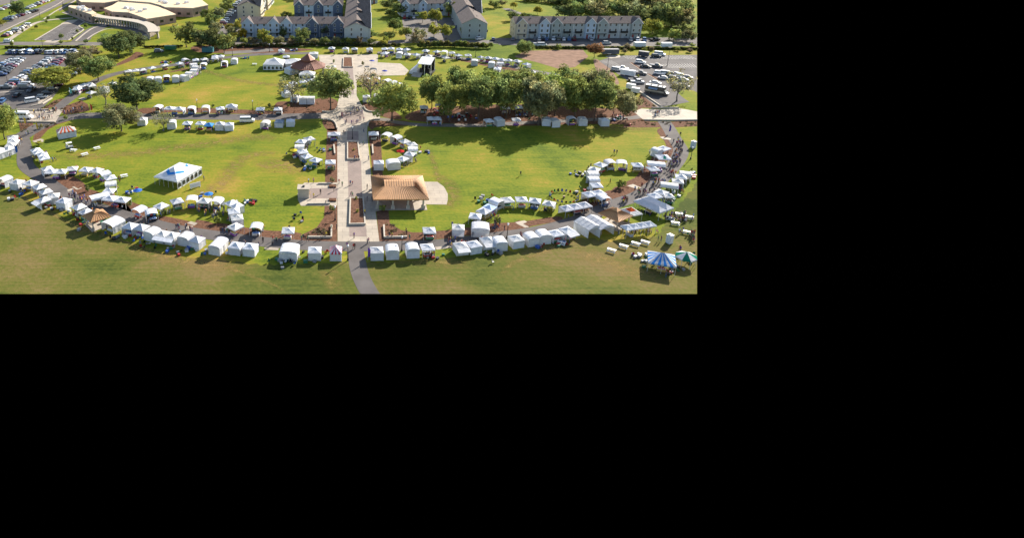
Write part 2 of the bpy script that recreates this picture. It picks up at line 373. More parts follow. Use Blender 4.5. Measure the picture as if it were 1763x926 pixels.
def strip_pts(w, width):
    L, Rr = [], []
    for i, p in enumerate(w):
        a, b = Vector(w[max(i - 1, 0)]), Vector(w[min(i + 1, len(w) - 1)])
        d = (b - a); d.normalize() if d.length else None
        n = Vector((-d.y, d.x)) * (width / 2)
        L.append((p[0] + n.x, p[1] + n.y)); Rr.append((p[0] - n.x, p[1] - n.y))
    return L, Rr
def strip(name, pts, width, z, m, label, fr='p', smooth=True, wpts=None, obj=True):
    z = zoff(z)
    w = wpts or [G(*fp(fr, *p))[:2] for p in pts]
    if smooth: w = cat_rom(w, False, 6)
    L, Rr = strip_pts(w, width); L, Rr = [keep(*q) for q in L], [keep(*q) for q in Rr]; mb = MB()
    for i in range(len(w) - 1):
        mb.quad((*Rr[i], z), (*Rr[i + 1], z), (*L[i + 1], z), (*L[i], z))
    return struct(name, mb.mesh(name, M[m]), label)
def worn(pts, width, label, fr='p', name='worn_track'):
    w = cat_rom([G(*fp(fr, *p))[:2] for p in pts], False, 6); z = zoff(Z2); V, F, A = [], [], []; K = (-1, -.55, 0, .55, 1)
    for i, p in enumerate(w):
        a, b = Vector(w[max(i - 1, 0)]), Vector(w[min(i + 1, len(w) - 1)]); d = (b - a).normalized(); e = min(1, i / 4, (len(w) - 1 - i) / 4)
        for k in K: V.append((p[0] - d.y * k * width / 2, p[1] + d.x * k * width / 2, z)); A.append((1 - abs(k)) * e)
    for i in range(len(w) - 1):
        for k in range(4): F.append((i * 5 + k, (i + 1) * 5 + k, (i + 1) * 5 + k + 1, i * 5 + k + 1)[::-1])
    me = bpy.data.meshes.new(name); me.from_pydata(V, [], F); me.materials.append(M['worn'])
    at = me.attributes.new('edge', 'FLOAT', 'POINT'); at.data.foreach_set('value', A); me.update(); return struct(name, me, label)
def kerb(name, pts, label, fr='p', width=0.35, h=0.13, closed=False, smooth=True, m='kerb'):
    w = [G(*fp(fr, *p))[:2] for p in pts]
    if smooth: w = cat_rom(w, closed, 5)
    if closed: w = w + [w[0]]
    L, Rr = strip_pts(w, width); mb = MB()
    for i in range(len(w) - 1):
        a, b, c, d = Rr[i], Rr[i + 1], L[i + 1], L[i]
        mb.quad((*a, h), (*b, h), (*c, h), (*d, h)); mb.quad((*a, 0), (*b, 0), (*b, h), (*a, h)); mb.quad((*c, 0), (*d, 0), (*d, h), (*c, h))
    return struct(name, mb.mesh(name, M[m]), label)
Z1, Z2, Z3, Z4, Z5 = 0.008, 0.016, 0.024, 0.032, 0.040
# the grounds: as far as the photograph shows them towards the near side and the east, to the horizon elsewhere
gp = [G(-900, 506), G(1200, 506), G(1200, 200), G(1200, -120), G(1200, -214), G(-900, -214), G(-900, 0)]
struct('ground', MB().quad(*[(p.x, p.y, 0) for p in gp]).mesh('ground', M['lawn']), 'patchy green park lawn reaching to the horizon')
def field_edge():
    e = [G(*q)[:2] for q in ((-300, 318), (0, 330), (60, 352), (130, 381), (200, 410), (300, 443), (380, 449), (480, 456), (600, 452), (720, 449), (850, 436), (960, 418), (1010, 410), (1080, 418), (1130, 404), (1150, 378), (1175, 347), (1199.9, 312))]
    w = cat_rom(e, False, 14); w = [w[0]] + [(x, y + random.gauss(0, .35)) for x, y in w[1:-1]] + [w[-1]]; n = len(w)
    mb = MB(); b = [G(1199.9, 505.9)[:2], G(-300, 505.9)[:2]]
    mb.quad(*[(x, y, Z1) for x, y in ([b[1], b[0]] + w[::-1])]); struct('mown_field', mb.mesh('mown_field', M['field']), 'olive brown mown field outside the tent ring')
field_edge()
# worn tracks in the turf
worn([(40, 338), (110, 380), (190, 408), (280, 436), (380, 458), (450, 482), (500, 505)], 1.4, 'thin yellow worn track curving across the mown field')
worn([(1000, 405), (930, 436), (880, 455), (862, 480)], 2.0, 'faint worn track in the field below the eastern tents')
worn([(560, 462), (568, 475), (576, 490), (584, 505)], 5.5, 'bare tan patch beside the entry path')
worn([(735, 252), (745, 275), (752, 300), (757, 318)], 2.6, 'worn wheel track leading to the pavilion apron')
worn([(90, 270), (170, 268), (240, 263), (300, 255), (360, 247), (440, 236), (480, 240)], 9.0, 'wide yellowed band crossing the west lawn')
worn([(330, 335), (380, 318), (400, 290), (430, 268), (480, 262)], 7.0, 'curved yellowed band beyond the marquee')
worn([(440, 290), (470, 284), (500, 286), (540, 292)], 14.0, 'dry orange patch in the west lawn')
worn([(1000, 222), (1070, 220), (1140, 222)], 10.0, 'dry orange turf below the tree row')
worn([(755, 300), (775, 320), (780, 345), (765, 360)], 6.0, 'dry turf around the pavilion apron')
worn([(270, 128), (330, 118), (420, 140), (520, 150)], 6.0, 'faint dry band across the north lawn')
worn([(660, 438), (700, 446), (760, 452), (820, 448)], 6.0, 'trampled turf behind the eastern outer tents')
worn([(180, 415), (260, 440), (350, 455), (440, 462)], 6.0, 'trampled turf behind the western outer tents')
worn([(980, 430), (1040, 450), (1090, 470), (1150, 480)], 9.0, 'dry streak in the field by the picnic tables')

# mulch beds
def mulch(pts, label, fr='p', smooth=True): return patch('mulch_bed', pts, Z2, 'mulch', label, smooth, fr)
mulch([(563, 222), (580.5, 222), (580.8, 416), (503, 413), (520, 404), (545, 392), (558, 374), (559, 354), (560, 300)], 'long brown mulch bed west of the promenade', smooth=False)
mulch([(634, 225), (655, 225), (659, 300), (668, 353), (671, 384), (690, 396), (719, 402), (719, 415), (653, 415.5)], 'long brown mulch bed east of the promenade', smooth=False)
mulch([(390, 310), (440, 275), (540, 265), (800, 320), (1000, 350), (1060, 385), (1000, 410), (930, 415), (640, 365), (480, 345)], 'mulch bed inside the crescent beside the big blue-marked tent', 'C')
mulch([(1040, 395), (1220, 372), (1494, 395), (1494, 460), (1250, 455), (1060, 430)], 'mulch bed behind the crescent arched tent', 'C')
mulch([(90, 150), (180, 160), (240, 230), (180, 260), (90, 230)], 'mulch bed beside the tan shelter', 'C')
mulch([(690, 225), (840, 212), (990, 305), (890, 380), (860, 350)], 'mulch bed inside the western crescent', 'A', False)
mulch([(960, 385), (1090, 340), (1200, 425), (1240, 480), (1190, 530), (1090, 490)], 'mulch bed below the stone pads of the western crescent', 'A', False)
mulch([(590, 430), (760, 382), (1000, 345), (1280, 305), (1300, 345), (1000, 405), (800, 452), (620, 485)], 'mulch bed along the path by the south-eastern crescent', 'E')
mulch([(740, 620), (850, 560), (960, 480), (1010, 530), (900, 605), (700, 695), (600, 750), (590, 720)], 'mulch bed along the path by the eastern crescent', 'F')
mulch([(1090, 0), (1180, 0), (1200, 180), (1230, 300), (1180, 420), (1120, 470), (1150, 300), (1130, 150), (1050, 40)], 'mulch bed between the east lawn and the curved path', 'F')
mulch([(478, 176), (520, 176), (560, 168), (581, 175), (578, 188), (550, 196), (480, 195)], 'mulch bed around the maple by the crossing')
mulch([(625, 178), (650, 174), (690, 200), (680, 206), (640, 196), (628, 190)], 'mulch bed under the tree east of the crossing')
mulch([(555, 208), (572, 206), (580, 214), (580, 224), (563, 224)], 'small mulch bed at the south-western corner of the crossing')
mulch([(633, 212), (646, 207), (700, 209), (702, 216), (650, 219), (640, 224)], 'small mulch bed at the south-eastern corner of the crossing')
mulch([(700, 206), (720, 190), (800, 182), (900, 180), (1000, 185), (1095, 190), (1120, 208), (1090, 214), (1000, 214), (900, 217), (780, 213)], 'leaf litter and mulch under the long tree row')
mulch([(240, 188), (262, 186), (340, 186), (440, 190), (480, 192), (480, 197), (400, 196), (300, 194), (240, 197)], 'mulch strip north of the vendor road')
mulch([(640, 150), (700, 150), (860, 30), (1000, 0), (1120, 20), (900, 110), (720, 180)], 'planted mulch bank above the west plaza', 'U', False)
mulch([(900, 170), (1120, 90), (1290, 30), (1400, 90), (1430, 190), (1250, 230), (1040, 260)], 'planted mulch bank north of the west path', 'U', False)
mulch([(690, 400), (890, 385), (1060, 300), (1160, 340), (900, 420), (760, 500), (640, 640), (520, 690), (540, 590)], 'planted mulch bank beside the orange striped tent', 'U', False)
mulch([(300, 390), (520, 385), (560, 470), (420, 520), (330, 560)], 'mulch bank at the mouth of the west path', 'U', False)
mulch([(790, 560), (1050, 730), (940, 745), (820, 740), (700, 790), (760, 620)], 'planted mulch bank beside the east lot', 'Q', False)
mulch([(600, 880), (800, 890), (850, 926), (1240, 926), (1250, 915), (1560, 910), (1560, 985), (1230, 1000), (560, 1000)], 'planted mulch bed below the east plaza', 'Q', False)
mulch([(330, 300), (420, 230), (520, 270), (300, 370), (150, 420), (60, 440)], 'mulch slope beneath the pair of dark oaks', 'N')
mulch([(335, 80), (420, 78), (500, 83), (540, 86), (470, 92), (400, 92), (340, 90)], 'mulch bank beneath the roadside trees')
mulch([(520, 560), (700, 540), (1040, 450), (1100, 470), (760, 520), (560, 570)], 'mulch bed inside the north-western crescent', 'N')
mulch([(480, 500), (600, 505), (1000, 690), (1260, 760), (1250, 780), (900, 740), (540, 560)], 'mulch strip along the north-eastern path', 'p') if False else None
mulch([(790, 235), (880, 235), (1080, 280), (1300, 310), (1480, 320), (1480, 345), (1250, 330), (950, 270)], 'mulch strip beside the north-eastern path', 'K')
patch('bare_earth', [(905, 88), (1003, 85.5), (1013, 98), (990, 116), (962, 119), (925, 108), (885, 98)], Z2, 'dirt', 'bare pinkish earth behind the tree row', False)
patch('bare_earth', [(1022, 104), (1034, 106), (1058, 128), (1065, 147), (1045, 150), (1030, 130)], Z2, 'dirt', 'bare earth bank beside the east lot', True)

# asphalt
RING = [(12, 238), (34, 236), (42, 255), (45, 285), (73, 307), (103, 329), (135, 347), (190, 364), (255, 383), (308, 396), (367, 405), (451, 416), (520, 422), (600, 424), (690, 423), (762, 420),
        (861, 407), (930, 397), (999, 378), (1057, 352), (1097, 338), (1125, 320), (1148, 297), (1166, 276), (1172, 258), (1162, 240), (1152, 222), (1143, 209)]
def inner_mulch(i0, i1, off, width, label):
    w = [G(*q)[:2] for q in RING[i0:i1]]; L_, R_ = strip_pts(cat_rom(w, False, 4), 2 * off)
    strip('mulch_bed', None, width, Z2, 'mulch', label, wpts=[(x + random.gauss(0, .25), y + random.gauss(0, .25)) for x, y in L_[1:-1]])
inner_mulch(4, 9, 4.6, 4.6, 'mulch band on the lawn side of the path by the western crescents'); inner_mulch(9, 13, 4.2, 4.0, 'mulch band on the lawn side of the path before the promenade')
inner_mulch(14, 18, 4.2, 4.0, 'mulch band on the lawn side of the path beyond the promenade'); inner_mulch(18, 25, 4.4, 4.2, 'mulch band on the lawn side of the path by the eastern crescent')
strip('path', RING, 4.6, Z3, 'asphalt', 'curved asphalt path running round the lawns between the tent rows')
strip('path', [(611, 427), (614, 445), (619, 468), (628, 490), (641, 512)], 4.0, Z3, 'asphalt', 'asphalt entry path leading in from the field')
strip('path', [(30, 240), (60, 222), (90, 210), (130, 201), (180, 199), (240, 201), (340, 201), (430, 202), (500, 201), (565, 199)], 6.5, Z3, 'asphalt', 'asphalt vendor road from the west plaza to the crossing')
strip('path', [(640, 206), (662, 206), (684, 211), (720, 215), (770, 216), (820, 216.5)], 3.2, Z3, 'road', 'grey footpath from the crossing along the tree row')
strip('path', [(820, 216.5), (900, 212), (1000, 207), (1080, 204), (1112, 199)], 3.2, Z3, 'road', 'shaded footpath under the long tree row')
strip('path', [(95, 190), (120, 170), (150, 148), (190, 130), (240, 120), (300, 112), (360, 103), (420, 96), (470, 93), (545, 92)], 4.5, Z3, 'asphalt', 'asphalt path round the north-western lawn')
strip('path', [(650, 91), (700, 93), (760, 98), (820, 104), (870, 113), (915, 122), (965, 131), (1010, 140)], 4.0, Z3, 'road', 'asphalt path behind the mobile stage')
strip('road', [(200, 76), (300, 79), (360, 86), (410, 90), (470, 86), (520, 82), (600, 78)], 5.0, Z3, 'road', 'service road below the roadside trees') if False else None
strip('road', [(385, 92), (430, 89), (470, 86)], 6.0, Z3, 'road', 'short service drive beside the gazebo tents')
# left parking lot
patch('parking_lot', [(-90, 95.5), (60, 94.5), (128, 93), (134, 105), (118, 130), (102, 155), (88, 172), (62, 197), (20, 198), (-90, 199)], Z3, 'asphalt', 'crowded asphalt parking lot west of the park')
patch('parking_lot', [(1031, 105.5), (1050, 99), (1075, 96), (1199.9, 95), (1199.9, 171), (1187, 176), (1140, 184.5), (1100, 156), (1083, 141), (1061, 126)], Z3, 'lot', 'half empty parking lot east of the tree row')
patch('lawn_island', [(1166, 158), (1185, 155), (1199.8, 160), (1199.8, 175), (1187, 176)], Z4, 'lawn', 'grass island in the east lot', True)
# roads beyond
strip('road', [(-120, 76), (0, 75.5), (100, 75.5), (160, 76), (205, 75)], 7.5, Z3, 'road', 'straight street in front of the school')
strip('road', [(-60, 78), (0, 50), (70, 19), (112, 0), (150, -18), (230, -55)], 11, Z3, 'road', 'diagonal street west of the school')
patch('parking_lot', [(-60, 26), (30, 2), (85, -14), (110, -22), (60, -30), (-60, 0)], Z3, 'road', 'overflow lot beyond the diagonal street')
strip('road', [(390, 74), (480, 76), (600, 77), (660, 74), (720, 71), (800, 71.5), (900, 74), (1050, 76), (1199, 77)], 8, Z3, 'road', 'street in front of the townhouses')
patch('parking_lot', [(845, 66), (1000, 66), (1199.9, 65), (1199.9, 80), (1000, 80), (860, 78)], Z2, 'asphalt', 'parking court along the long eastern townhouse row')
patch('parking_lot', [(692, 31), (790, 31), (806, 50), (792, 68), (760, 71), (700, 72), (694, 50)], Z2, 'road', 'parking court between the townhouses')
strip('road', [(388, 74), (396, 52), (405, 36), (416, 18), (428, -6), (440, -30)], 14, Z2, 'road', 'drive lined with parked cars west of the townhouses')
strip('road', [(870, 15), (905, 27), (945, 33), (1010, 36), (1080, 40)], 5, Z2, 'road', 'lane behind the eastern townhouses')
patch('parking_lot', [(395, 66), (600, 66), (600, 71), (395, 71)], Z2, 'asphalt', 'front yard strip of the western townhouses')
# school grounds
patch('parking_lot', [(350, 412), (640, 240), (790, 198), (865, 224), (800, 262), (845, 300), (690, 411)], Z3, 'asphalt', 'empty marked school parking lot', False, 'a')
patch('pavement', [(612, 245), (690, 206), (800, 200), (725, 246)], Z4, 'concrete', 'pale concrete apron at the head of the school lot', False, 'a')
strip('road', [(800, 425), (880, 360), (960, 300), (1080, 255), (1200, 262), (1330, 290), (1430, 335), (1470, 380)], 9, Z3, 'asphalt', 'curved school drop-off drive', 'a')
patch('parking_lot', [(630, 130), (760, 90), (900, 170), (1010, 235), (1290, 262), (1400, 285), (1480, 330), (1440, 370), (1300, 300), (1080, 262), (900, 240)], Z2, 'asphalt', 'shaded forecourt below the school canopy', False, 'a')
patch('lawn_island', [(925, 390), (1010, 330), (1120, 300), (1220, 290), (1130, 380)], Z4, 'lawn', 'grass island inside the school loop', True, 'a')
strip('sidewalk', [(40, 440), (180, 345), (330, 250), (440, 215), (600, 195), (740, 185)], 3.0, Z4, 'concrete', 'pale sidewalk leading to the school', 'a')
strip('sidewalk', [(1420, 400), (1540, 340), (1570, 300), (1550, 265), (1480, 240)], 5.5, Z4, 'concrete', 'pale curved sidewalk at the end of the school canopy', 'a')
kerb('kerb', [(350, 412), (480, 335), (640, 240)], 'pale kerb along the school lot', 'a', 0.8)
kerb('kerb', [(690, 411), (780, 350), (845, 300), (800, 265), (865, 224)], 'pale kerb between the school lot and the verge', 'a', 0.8)
kerb('kerb', [(765, 420), (860, 340), (950, 285), (1060, 262), (1040, 248), (900, 240), (770, 180), (630, 130)], 'pale kerb along the drop-off drive', 'a', 0.9)
kerb('kerb', [(880, 400), (960, 345), (1080, 298), (1220, 290)], 'pale kerb round the school loop island', 'a', 0.7)
kerb('kerb', [(0, 330), (200, 235), (380, 150), (560, 60), (640, 10)], 'pale kerb on the near side of the diagonal street', 'a', 0.6)
kerb('kerb', [(440, 200), (560, 118), (660, 65), (780, 0)], 'pale kerb on the school side of the diagonal street', 'a', 0.9)
patch('parking_lot', [(690, 66), (780, 2), (760, -10), (590, 90), (600, 120)], Z2, 'asphalt', 'shaded side street beside the school entrance', False, 'a')
patch('field_road', [(600, 414), (610, 400), (470, 413), (440, 432), (560, 436)], Z4, 'concrete', 'concrete driveway apron at the school lot', False, 'a')
# painted stall lines
def stalls(name, a0, a1, b0, b1, n, label, w=0.14):
    mb = MB()
    for i in range(n):
        t = i / max(n - 1, 1)
        p = G(*a0).lerp(G(*a1), t); q = G(*b0).lerp(G(*b1), t); d = (q - p).normalized(); nn = Vector((-d.y, d.x, 0)) * w / 2
        mb.quad(*[(v.x, v.y, Z4 + .004) for v in (p - nn, q - nn, q + nn, p + nn)])
    return struct(name, mb.mesh(name, M['paint']), label)
stalls('stall_markings', fp('a', 385, 405), fp('a', 640, 255), fp('a', 470, 405), fp('a', 690, 255), 12, 'white stall lines in the school lot, west side', .15)
stalls('stall_markings', fp('a', 600, 405), fp('a', 770, 265), fp('a', 680, 405), fp('a', 835, 290), 11, 'white stall lines in the school lot, east side', .15)
stalls('stall_markings', fp('Q', 560, 55), fp('Q', 1440, 50), fp('Q', 640, 95), fp('Q', 1535, 95), 24, 'white stall lines along the north kerb of the east lot', .12)
stalls('stall_markings', fp('Q', 1080, 160), fp('Q', 1480, 155), fp('Q', 1190, 215), fp('Q', 1540, 205), 12, 'white stall lines in the middle of the east lot', .12)
stalls('stall_markings', fp('Q', 250, 120), fp('Q', 440, 200), fp('Q', 420, 118), fp('Q', 560, 195), 7, 'white stall lines beside the bare bank of the east lot', .12)
strip('traffic_island', [(660, 140), (790, 225)], 1.6, Z4, 'mulch', 'narrow mulch island near the dark car in the east lot', 'Q', False)
strip('traffic_island', [(890, 290), (1050, 380)], 1.6, Z4, 'mulch', 'narrow mulch island beside the parked white cars in the east lot', 'Q', False)
kerb('kerb', [(650, 145), (780, 228)], 'kerb of the mulch island near the dark car', 'Q', 0.3, .1, smooth=False)
kerb('kerb', [(870, 290), (1035, 388)], 'kerb of the mulch island beside the white cars', 'Q', 0.3, .1, smooth=False)
kerb('kerb', [(0, 770), (320, 745)], 'kerb island at the end of the crowded car rows', 'M', 1.0, .1, smooth=False)
# concrete: promenade, crossing, plazas
def conc(pts, label, fr='p', smooth=False, name='plaza', z=Z4, m='concrete'): return patch(name, pts, z, m, label, smooth, fr)
conc([(581.3, 416), (653.2, 416), (646, 360), (640, 310), (634, 252), (632, 226), (633, 214), (638, 208), (654, 205), (654.5, 194), (636, 195), (628, 190), (622, 180), (614, 165), (614, 138), (640, 131),
      (697, 130), (704, 122), (690, 110), (650, 108), (651, 94), (549, 95), (552, 118), (586, 121), (588, 150), (581, 180), (580, 190), (566, 194), (553, 198), (553, 206), (568, 206), (578, 211), (580.5, 222)],
     'pale concrete promenade, crossing and north plaza', name='promenade')
conc([(490, 655), (215, 657), (180, 690), (158, 750), (160, 800), (185, 850), (490, 850)], 'rounded concrete plaza around the white kiosk', 'I', z=Z4)
conc([(1180, 648), (1330, 650), (1385, 690), (1418, 750), (1418, 800), (1408, 840), (1160, 838), (800, 900), (690, 900), (690, 680), (770, 680)], 'concrete apron around the pavilion', 'I', z=Z3)
conc([(240, 200), (1010, 172), (880, 384), (300, 372), (165, 262)], 'concrete west plaza crowded with visitors', 'U')
conc([(700, 792), (800, 752), (1050, 765), (1300, 745), (1543, 790), (1543, 905), (1150, 905), (840, 908)], 'concrete east plaza beside the lot', 'Q')
conc([(780, 505), (830, 545), (1085, 735), (1040, 745), (770, 540)], 'concrete walk down from the east lot', 'Q', name='sidewalk')
conc([(520, 926), (800, 730), (740, 770), (640, 800), (500, 900)], 'concrete walk beside the west lot', 'M', name='sidewalk')
conc([(0, 270), (-50, 230), (620, 262), (1050, 300), (1100, 360), (1060, 460), (500, 465)], 'concrete forecourt by the mobile stage', 'S', z=Z3) if False else None
for k, (fr, pts, lb) in enumerate((('A', [(890, 365), (960, 340), (985, 360), (905, 388)], 'pale stone pad in the western crescent, mulch side'),
        ('A', [(955, 325), (985, 318), (1040, 350), (1080, 330), (1085, 342), (1020, 362)], 'pale stone pad in the western crescent, lawn side'),
        ('C', [(705, 320), (740, 305), (800, 320), (770, 340)], 'pale stone pad with bench in the south-western crescent'), ('C', [(690, 360), (720, 338), (765, 345), (730, 370)], 'pale stone slab joining pad and path in the south-western crescent'),
        ('E', [(850, 365), (940, 345), (970, 360), (930, 380), (990, 410), (950, 418), (880, 385)], 'pale stone pad in the south-eastern crescent'),
        ('F', [(750, 580), (810, 562), (895, 600), (860, 615)], 'pale stone pad in the eastern crescent'), ('D', [(25, 530), (80, 527), (150, 535), (145, 552), (30, 548)], 'pale stone pad outside the path near the arched tent'),
        ('E', [(50, 610), (200, 595), (215, 615), (70, 638)], 'pale stone pad outside the path near the walled tents'), ('H', [(885, 150), (940, 145), (1070, 175), (1060, 195), (940, 185)], 'pale stone pad beside the curved path at the east lawn'),
        ('U', [(510, 680), (640, 640), (695, 650), (690, 690), (560, 700)], 'pale stone pad beside the west path'), ('M', [(1040, 850), (1120, 830), (1160, 850), (1100, 875)], 'pale stone pad beside the north-western path'),
        ('Q', [(320, 60), (400, 38), (520, 45), (525, 70), (400, 85)], 'pale concrete pad in front of the grey container'),
        ('D', [(1310, 870), (1330, 866), (1335, 874), (1315, 878)], ''), ('g', [(830, 560), (930, 555), (985, 575), (860, 588)], ''))):
    if lb: conc(pts, lb, fr, name='stone_pad')
# brick paver bands in the promenade
def paver(pts, label, fr): return patch('paver_band', pts, Z5, 'paver', label, False, fr)
paver([(752, 345), (896, 345), (904, 436), (755, 436)], 'brick paver panel at the south end of the promenade', 'D')
paver([(577, 470), (690, 470), (700, 778), (585, 778)], 'brick paver panel in the middle of the promenade', 'I')
paver([(492, 700), (250, 705), (245, 790), (492, 790)], 'brick paver floor in front of the white kiosk', 'I')
paver([(1043, 312), (1130, 312), (1142, 470), (1047, 470)], 'brick paver panel on the north promenade', 'J')
paver([(1045, 472), (1142, 472), (1140, 560), (1030, 560)], 'brick paver panel nearest the crossing', 'J')
paver([(545, 60), (700, 50), (715, 90), (690, 140), (630, 175), (560, 150), (520, 105)], 'brick paver circle in the crossing', 'I')
paver([(575, 225), (668, 225), (670, 300), (572, 300)], 'brick paver panel south of the crossing', 'I')
# ================================================================ TENTS
TMC = {}
def roof_peak(w, d, e, p, n=1, val=0.28, mi=0, mats=None):
    """n pyramid peaks side by side over w x d, sagging a little, with a hanging valance"""
    mb = MB(); cw = w / n
    for k in range(n):
        x0, x1 = -w / 2 + k * cw, -w / 2 + (k + 1) * cw; cx = (x0 + x1) / 2
        c = [(x0, -d / 2), (x1, -d / 2), (x1, d / 2), (x0, d / 2)]
        for i in range(4):
            a, b = c[i], c[(i + 1) % 4]
            za = e; m = 0.52
            ia, ib = (cx + (a[0] - cx) * (1 - m), a[1] * (1 - m)), (cx + (b[0] - cx) * (1 - m), b[1] * (1 - m))
            zm = e + (p - e) * 0.44
            mid = ((a[0] + b[0]) / 2, (a[1] + b[1]) / 2)
            # lower band split in the middle so that the fabric dips between the corners
            im = ((ia[0] + ib[0]) / 2, (ia[1] + ib[1]) / 2)
            mb.quad((*a, za), (*mid, za - 0.05), (*im, zm - 0.06), (*ia, zm)); mb.quad((*mid, za - 0.05), (*b, za), (*ib, zm), (*im, zm - 0.06))
            mb.quad((*ia, zm), (*im, zm - 0.06), (cx, 0, p)); mb.quad((*im, zm - 0.06), (*ib, zm), (cx, 0, p))
    for a, b in (((-w / 2, -d / 2), (w / 2, -d / 2)), ((w / 2, -d / 2), (w / 2, d / 2)), ((w / 2, d / 2), (-w / 2, d / 2)), ((-w / 2, d / 2), (-w / 2, -d / 2))):
        mb.quad((*a, e - val), (*b, e - val), (*b, e), (*a, e))
    return mb
def roof_arch(w, d, e, p, seg=8, val=0.2, front=True):
    mb = MB(); prof = []
    for k in range(seg + 1):
        a = math.pi * k / seg
        prof.append((-w / 2 * math.cos(a), e + (p - e) * math.sin(a) ** 0.8))
    nd = 3
    for j in range(nd):
        y0, y1 = -d / 2 + d * j / nd, -d / 2 + d * (j + 1) / nd; ym = (y0 + y1) / 2
        for k in range(seg):
            (xa, za), (xb, zb) = prof[k], prof[k + 1]
            s0, s1 = 1.0, 0.985
            mb.quad((xa, y0, za), (xb, y0, zb), (xb * s1, ym, zb - .03), (xa * s1, ym, za - .03)); mb.quad((xa * s1, ym, za - .03), (xb * s1, ym, zb - .03), (xb, y1, zb), (xa, y1, za))
    for y, on in ((-d / 2, front), (d / 2, True)):
        if on: mb.quad(*[(x, y, z) for x, z in prof])
    for x in (-w / 2, w / 2): mb.quad((x, -d / 2, e - val), (x, d / 2, e - val), (x, d / 2, e), (x, -d / 2, e))
    return mb
def roof_hip(w, d, e, p, stripes=0, val=0.35):
    """hip roof over a ridge along x; stripes > 0 alternates two materials"""
    mb = MB(); rx = max((w - d) / 2, 0.4 if w > d else 0)
    A, B, C, D_ = (-w / 2, -d / 2, e), (w / 2, -d / 2, e), (w / 2, d / 2, e), (-w / 2, d / 2, e); P, Q = (-rx, 0, p), (rx, 0, p)
    def fan(a, b, q, pp, n):
        a, b, q, pp = map(Vector, (a, b, q, pp)); n = max(n, 1)
        for k in range(n):
            t0, t1 = k / n, (k + 1) / n
            lo0, lo1, hi0, hi1 = a.lerp(b, t0), a.lerp(b, t1), pp.lerp(q, t0), pp.lerp(q, t1)
            m0, m1 = lo0.lerp(hi0, .5), lo1.lerp(hi1, .5); sg = 0.06 * (p - e); m0.z -= sg; m1.z -= sg
            mi = (k % 2) if stripes else 0
            mb.quad(lo0, lo1, m1, m0, mi=mi); mb.quad(m0, m1, hi1, hi0, mi=mi)
            mb.quad(lo0 - Vector((0, 0, val)), lo1 - Vector((0, 0, val)), lo1, lo0, mi=mi)
    s = stripes
    fan(A, B, Q, P, s); fan(B, C, Q, Q, max(s - 2, 0)); fan(C, D_, P, Q, s); fan(D_, A, P, P, max(s - 2, 0))
    return mb
def tmesh(key, fn):
    if key not in TMC: TMC[key] = fn()
    return TMC[key]
def wall_mesh(L, h, mk='tentw', windows=0):
    def f():
        mb = MB(); n = max(2, int(L / 0.8)); pr = None
        for k in range(n + 1):                   # a slightly pleated curtain
            x = -L / 2 + L * k / n; y = 0.03 * (-1) ** k
            if pr: mb.quad((pr[0], pr[1], 0.03), (x, y, 0.03), (x, y, h), (pr[0], pr[1], h))
            pr = (x, y)
        return mb.mesh('side_wall', M[mk])
    return tmesh(('wall', round(L, 2), round(h, 2), mk), f)
def leg_mesh(h): return tmesh(('leg', round(h, 2)), lambda: MB().box(-.035, .035, -.035, .035, 0, h).mesh('leg', M['pole']))
def awning_mesh(w): return tmesh(('awn', round(w, 2)), lambda: MB().quad((-w / 2, 0, 0), (w / 2, 0, 0), (w / 2, -1.3, -.32), (-w / 2, -1.3, -.32)).quad((-w / 2, -1.3, -.32), (w / 2, -1.3, -.32), (w / 2, -1.3, -.5), (-w / 2, -1.3, -.5)).mesh('awning', M['tentw']))
TENTS = []
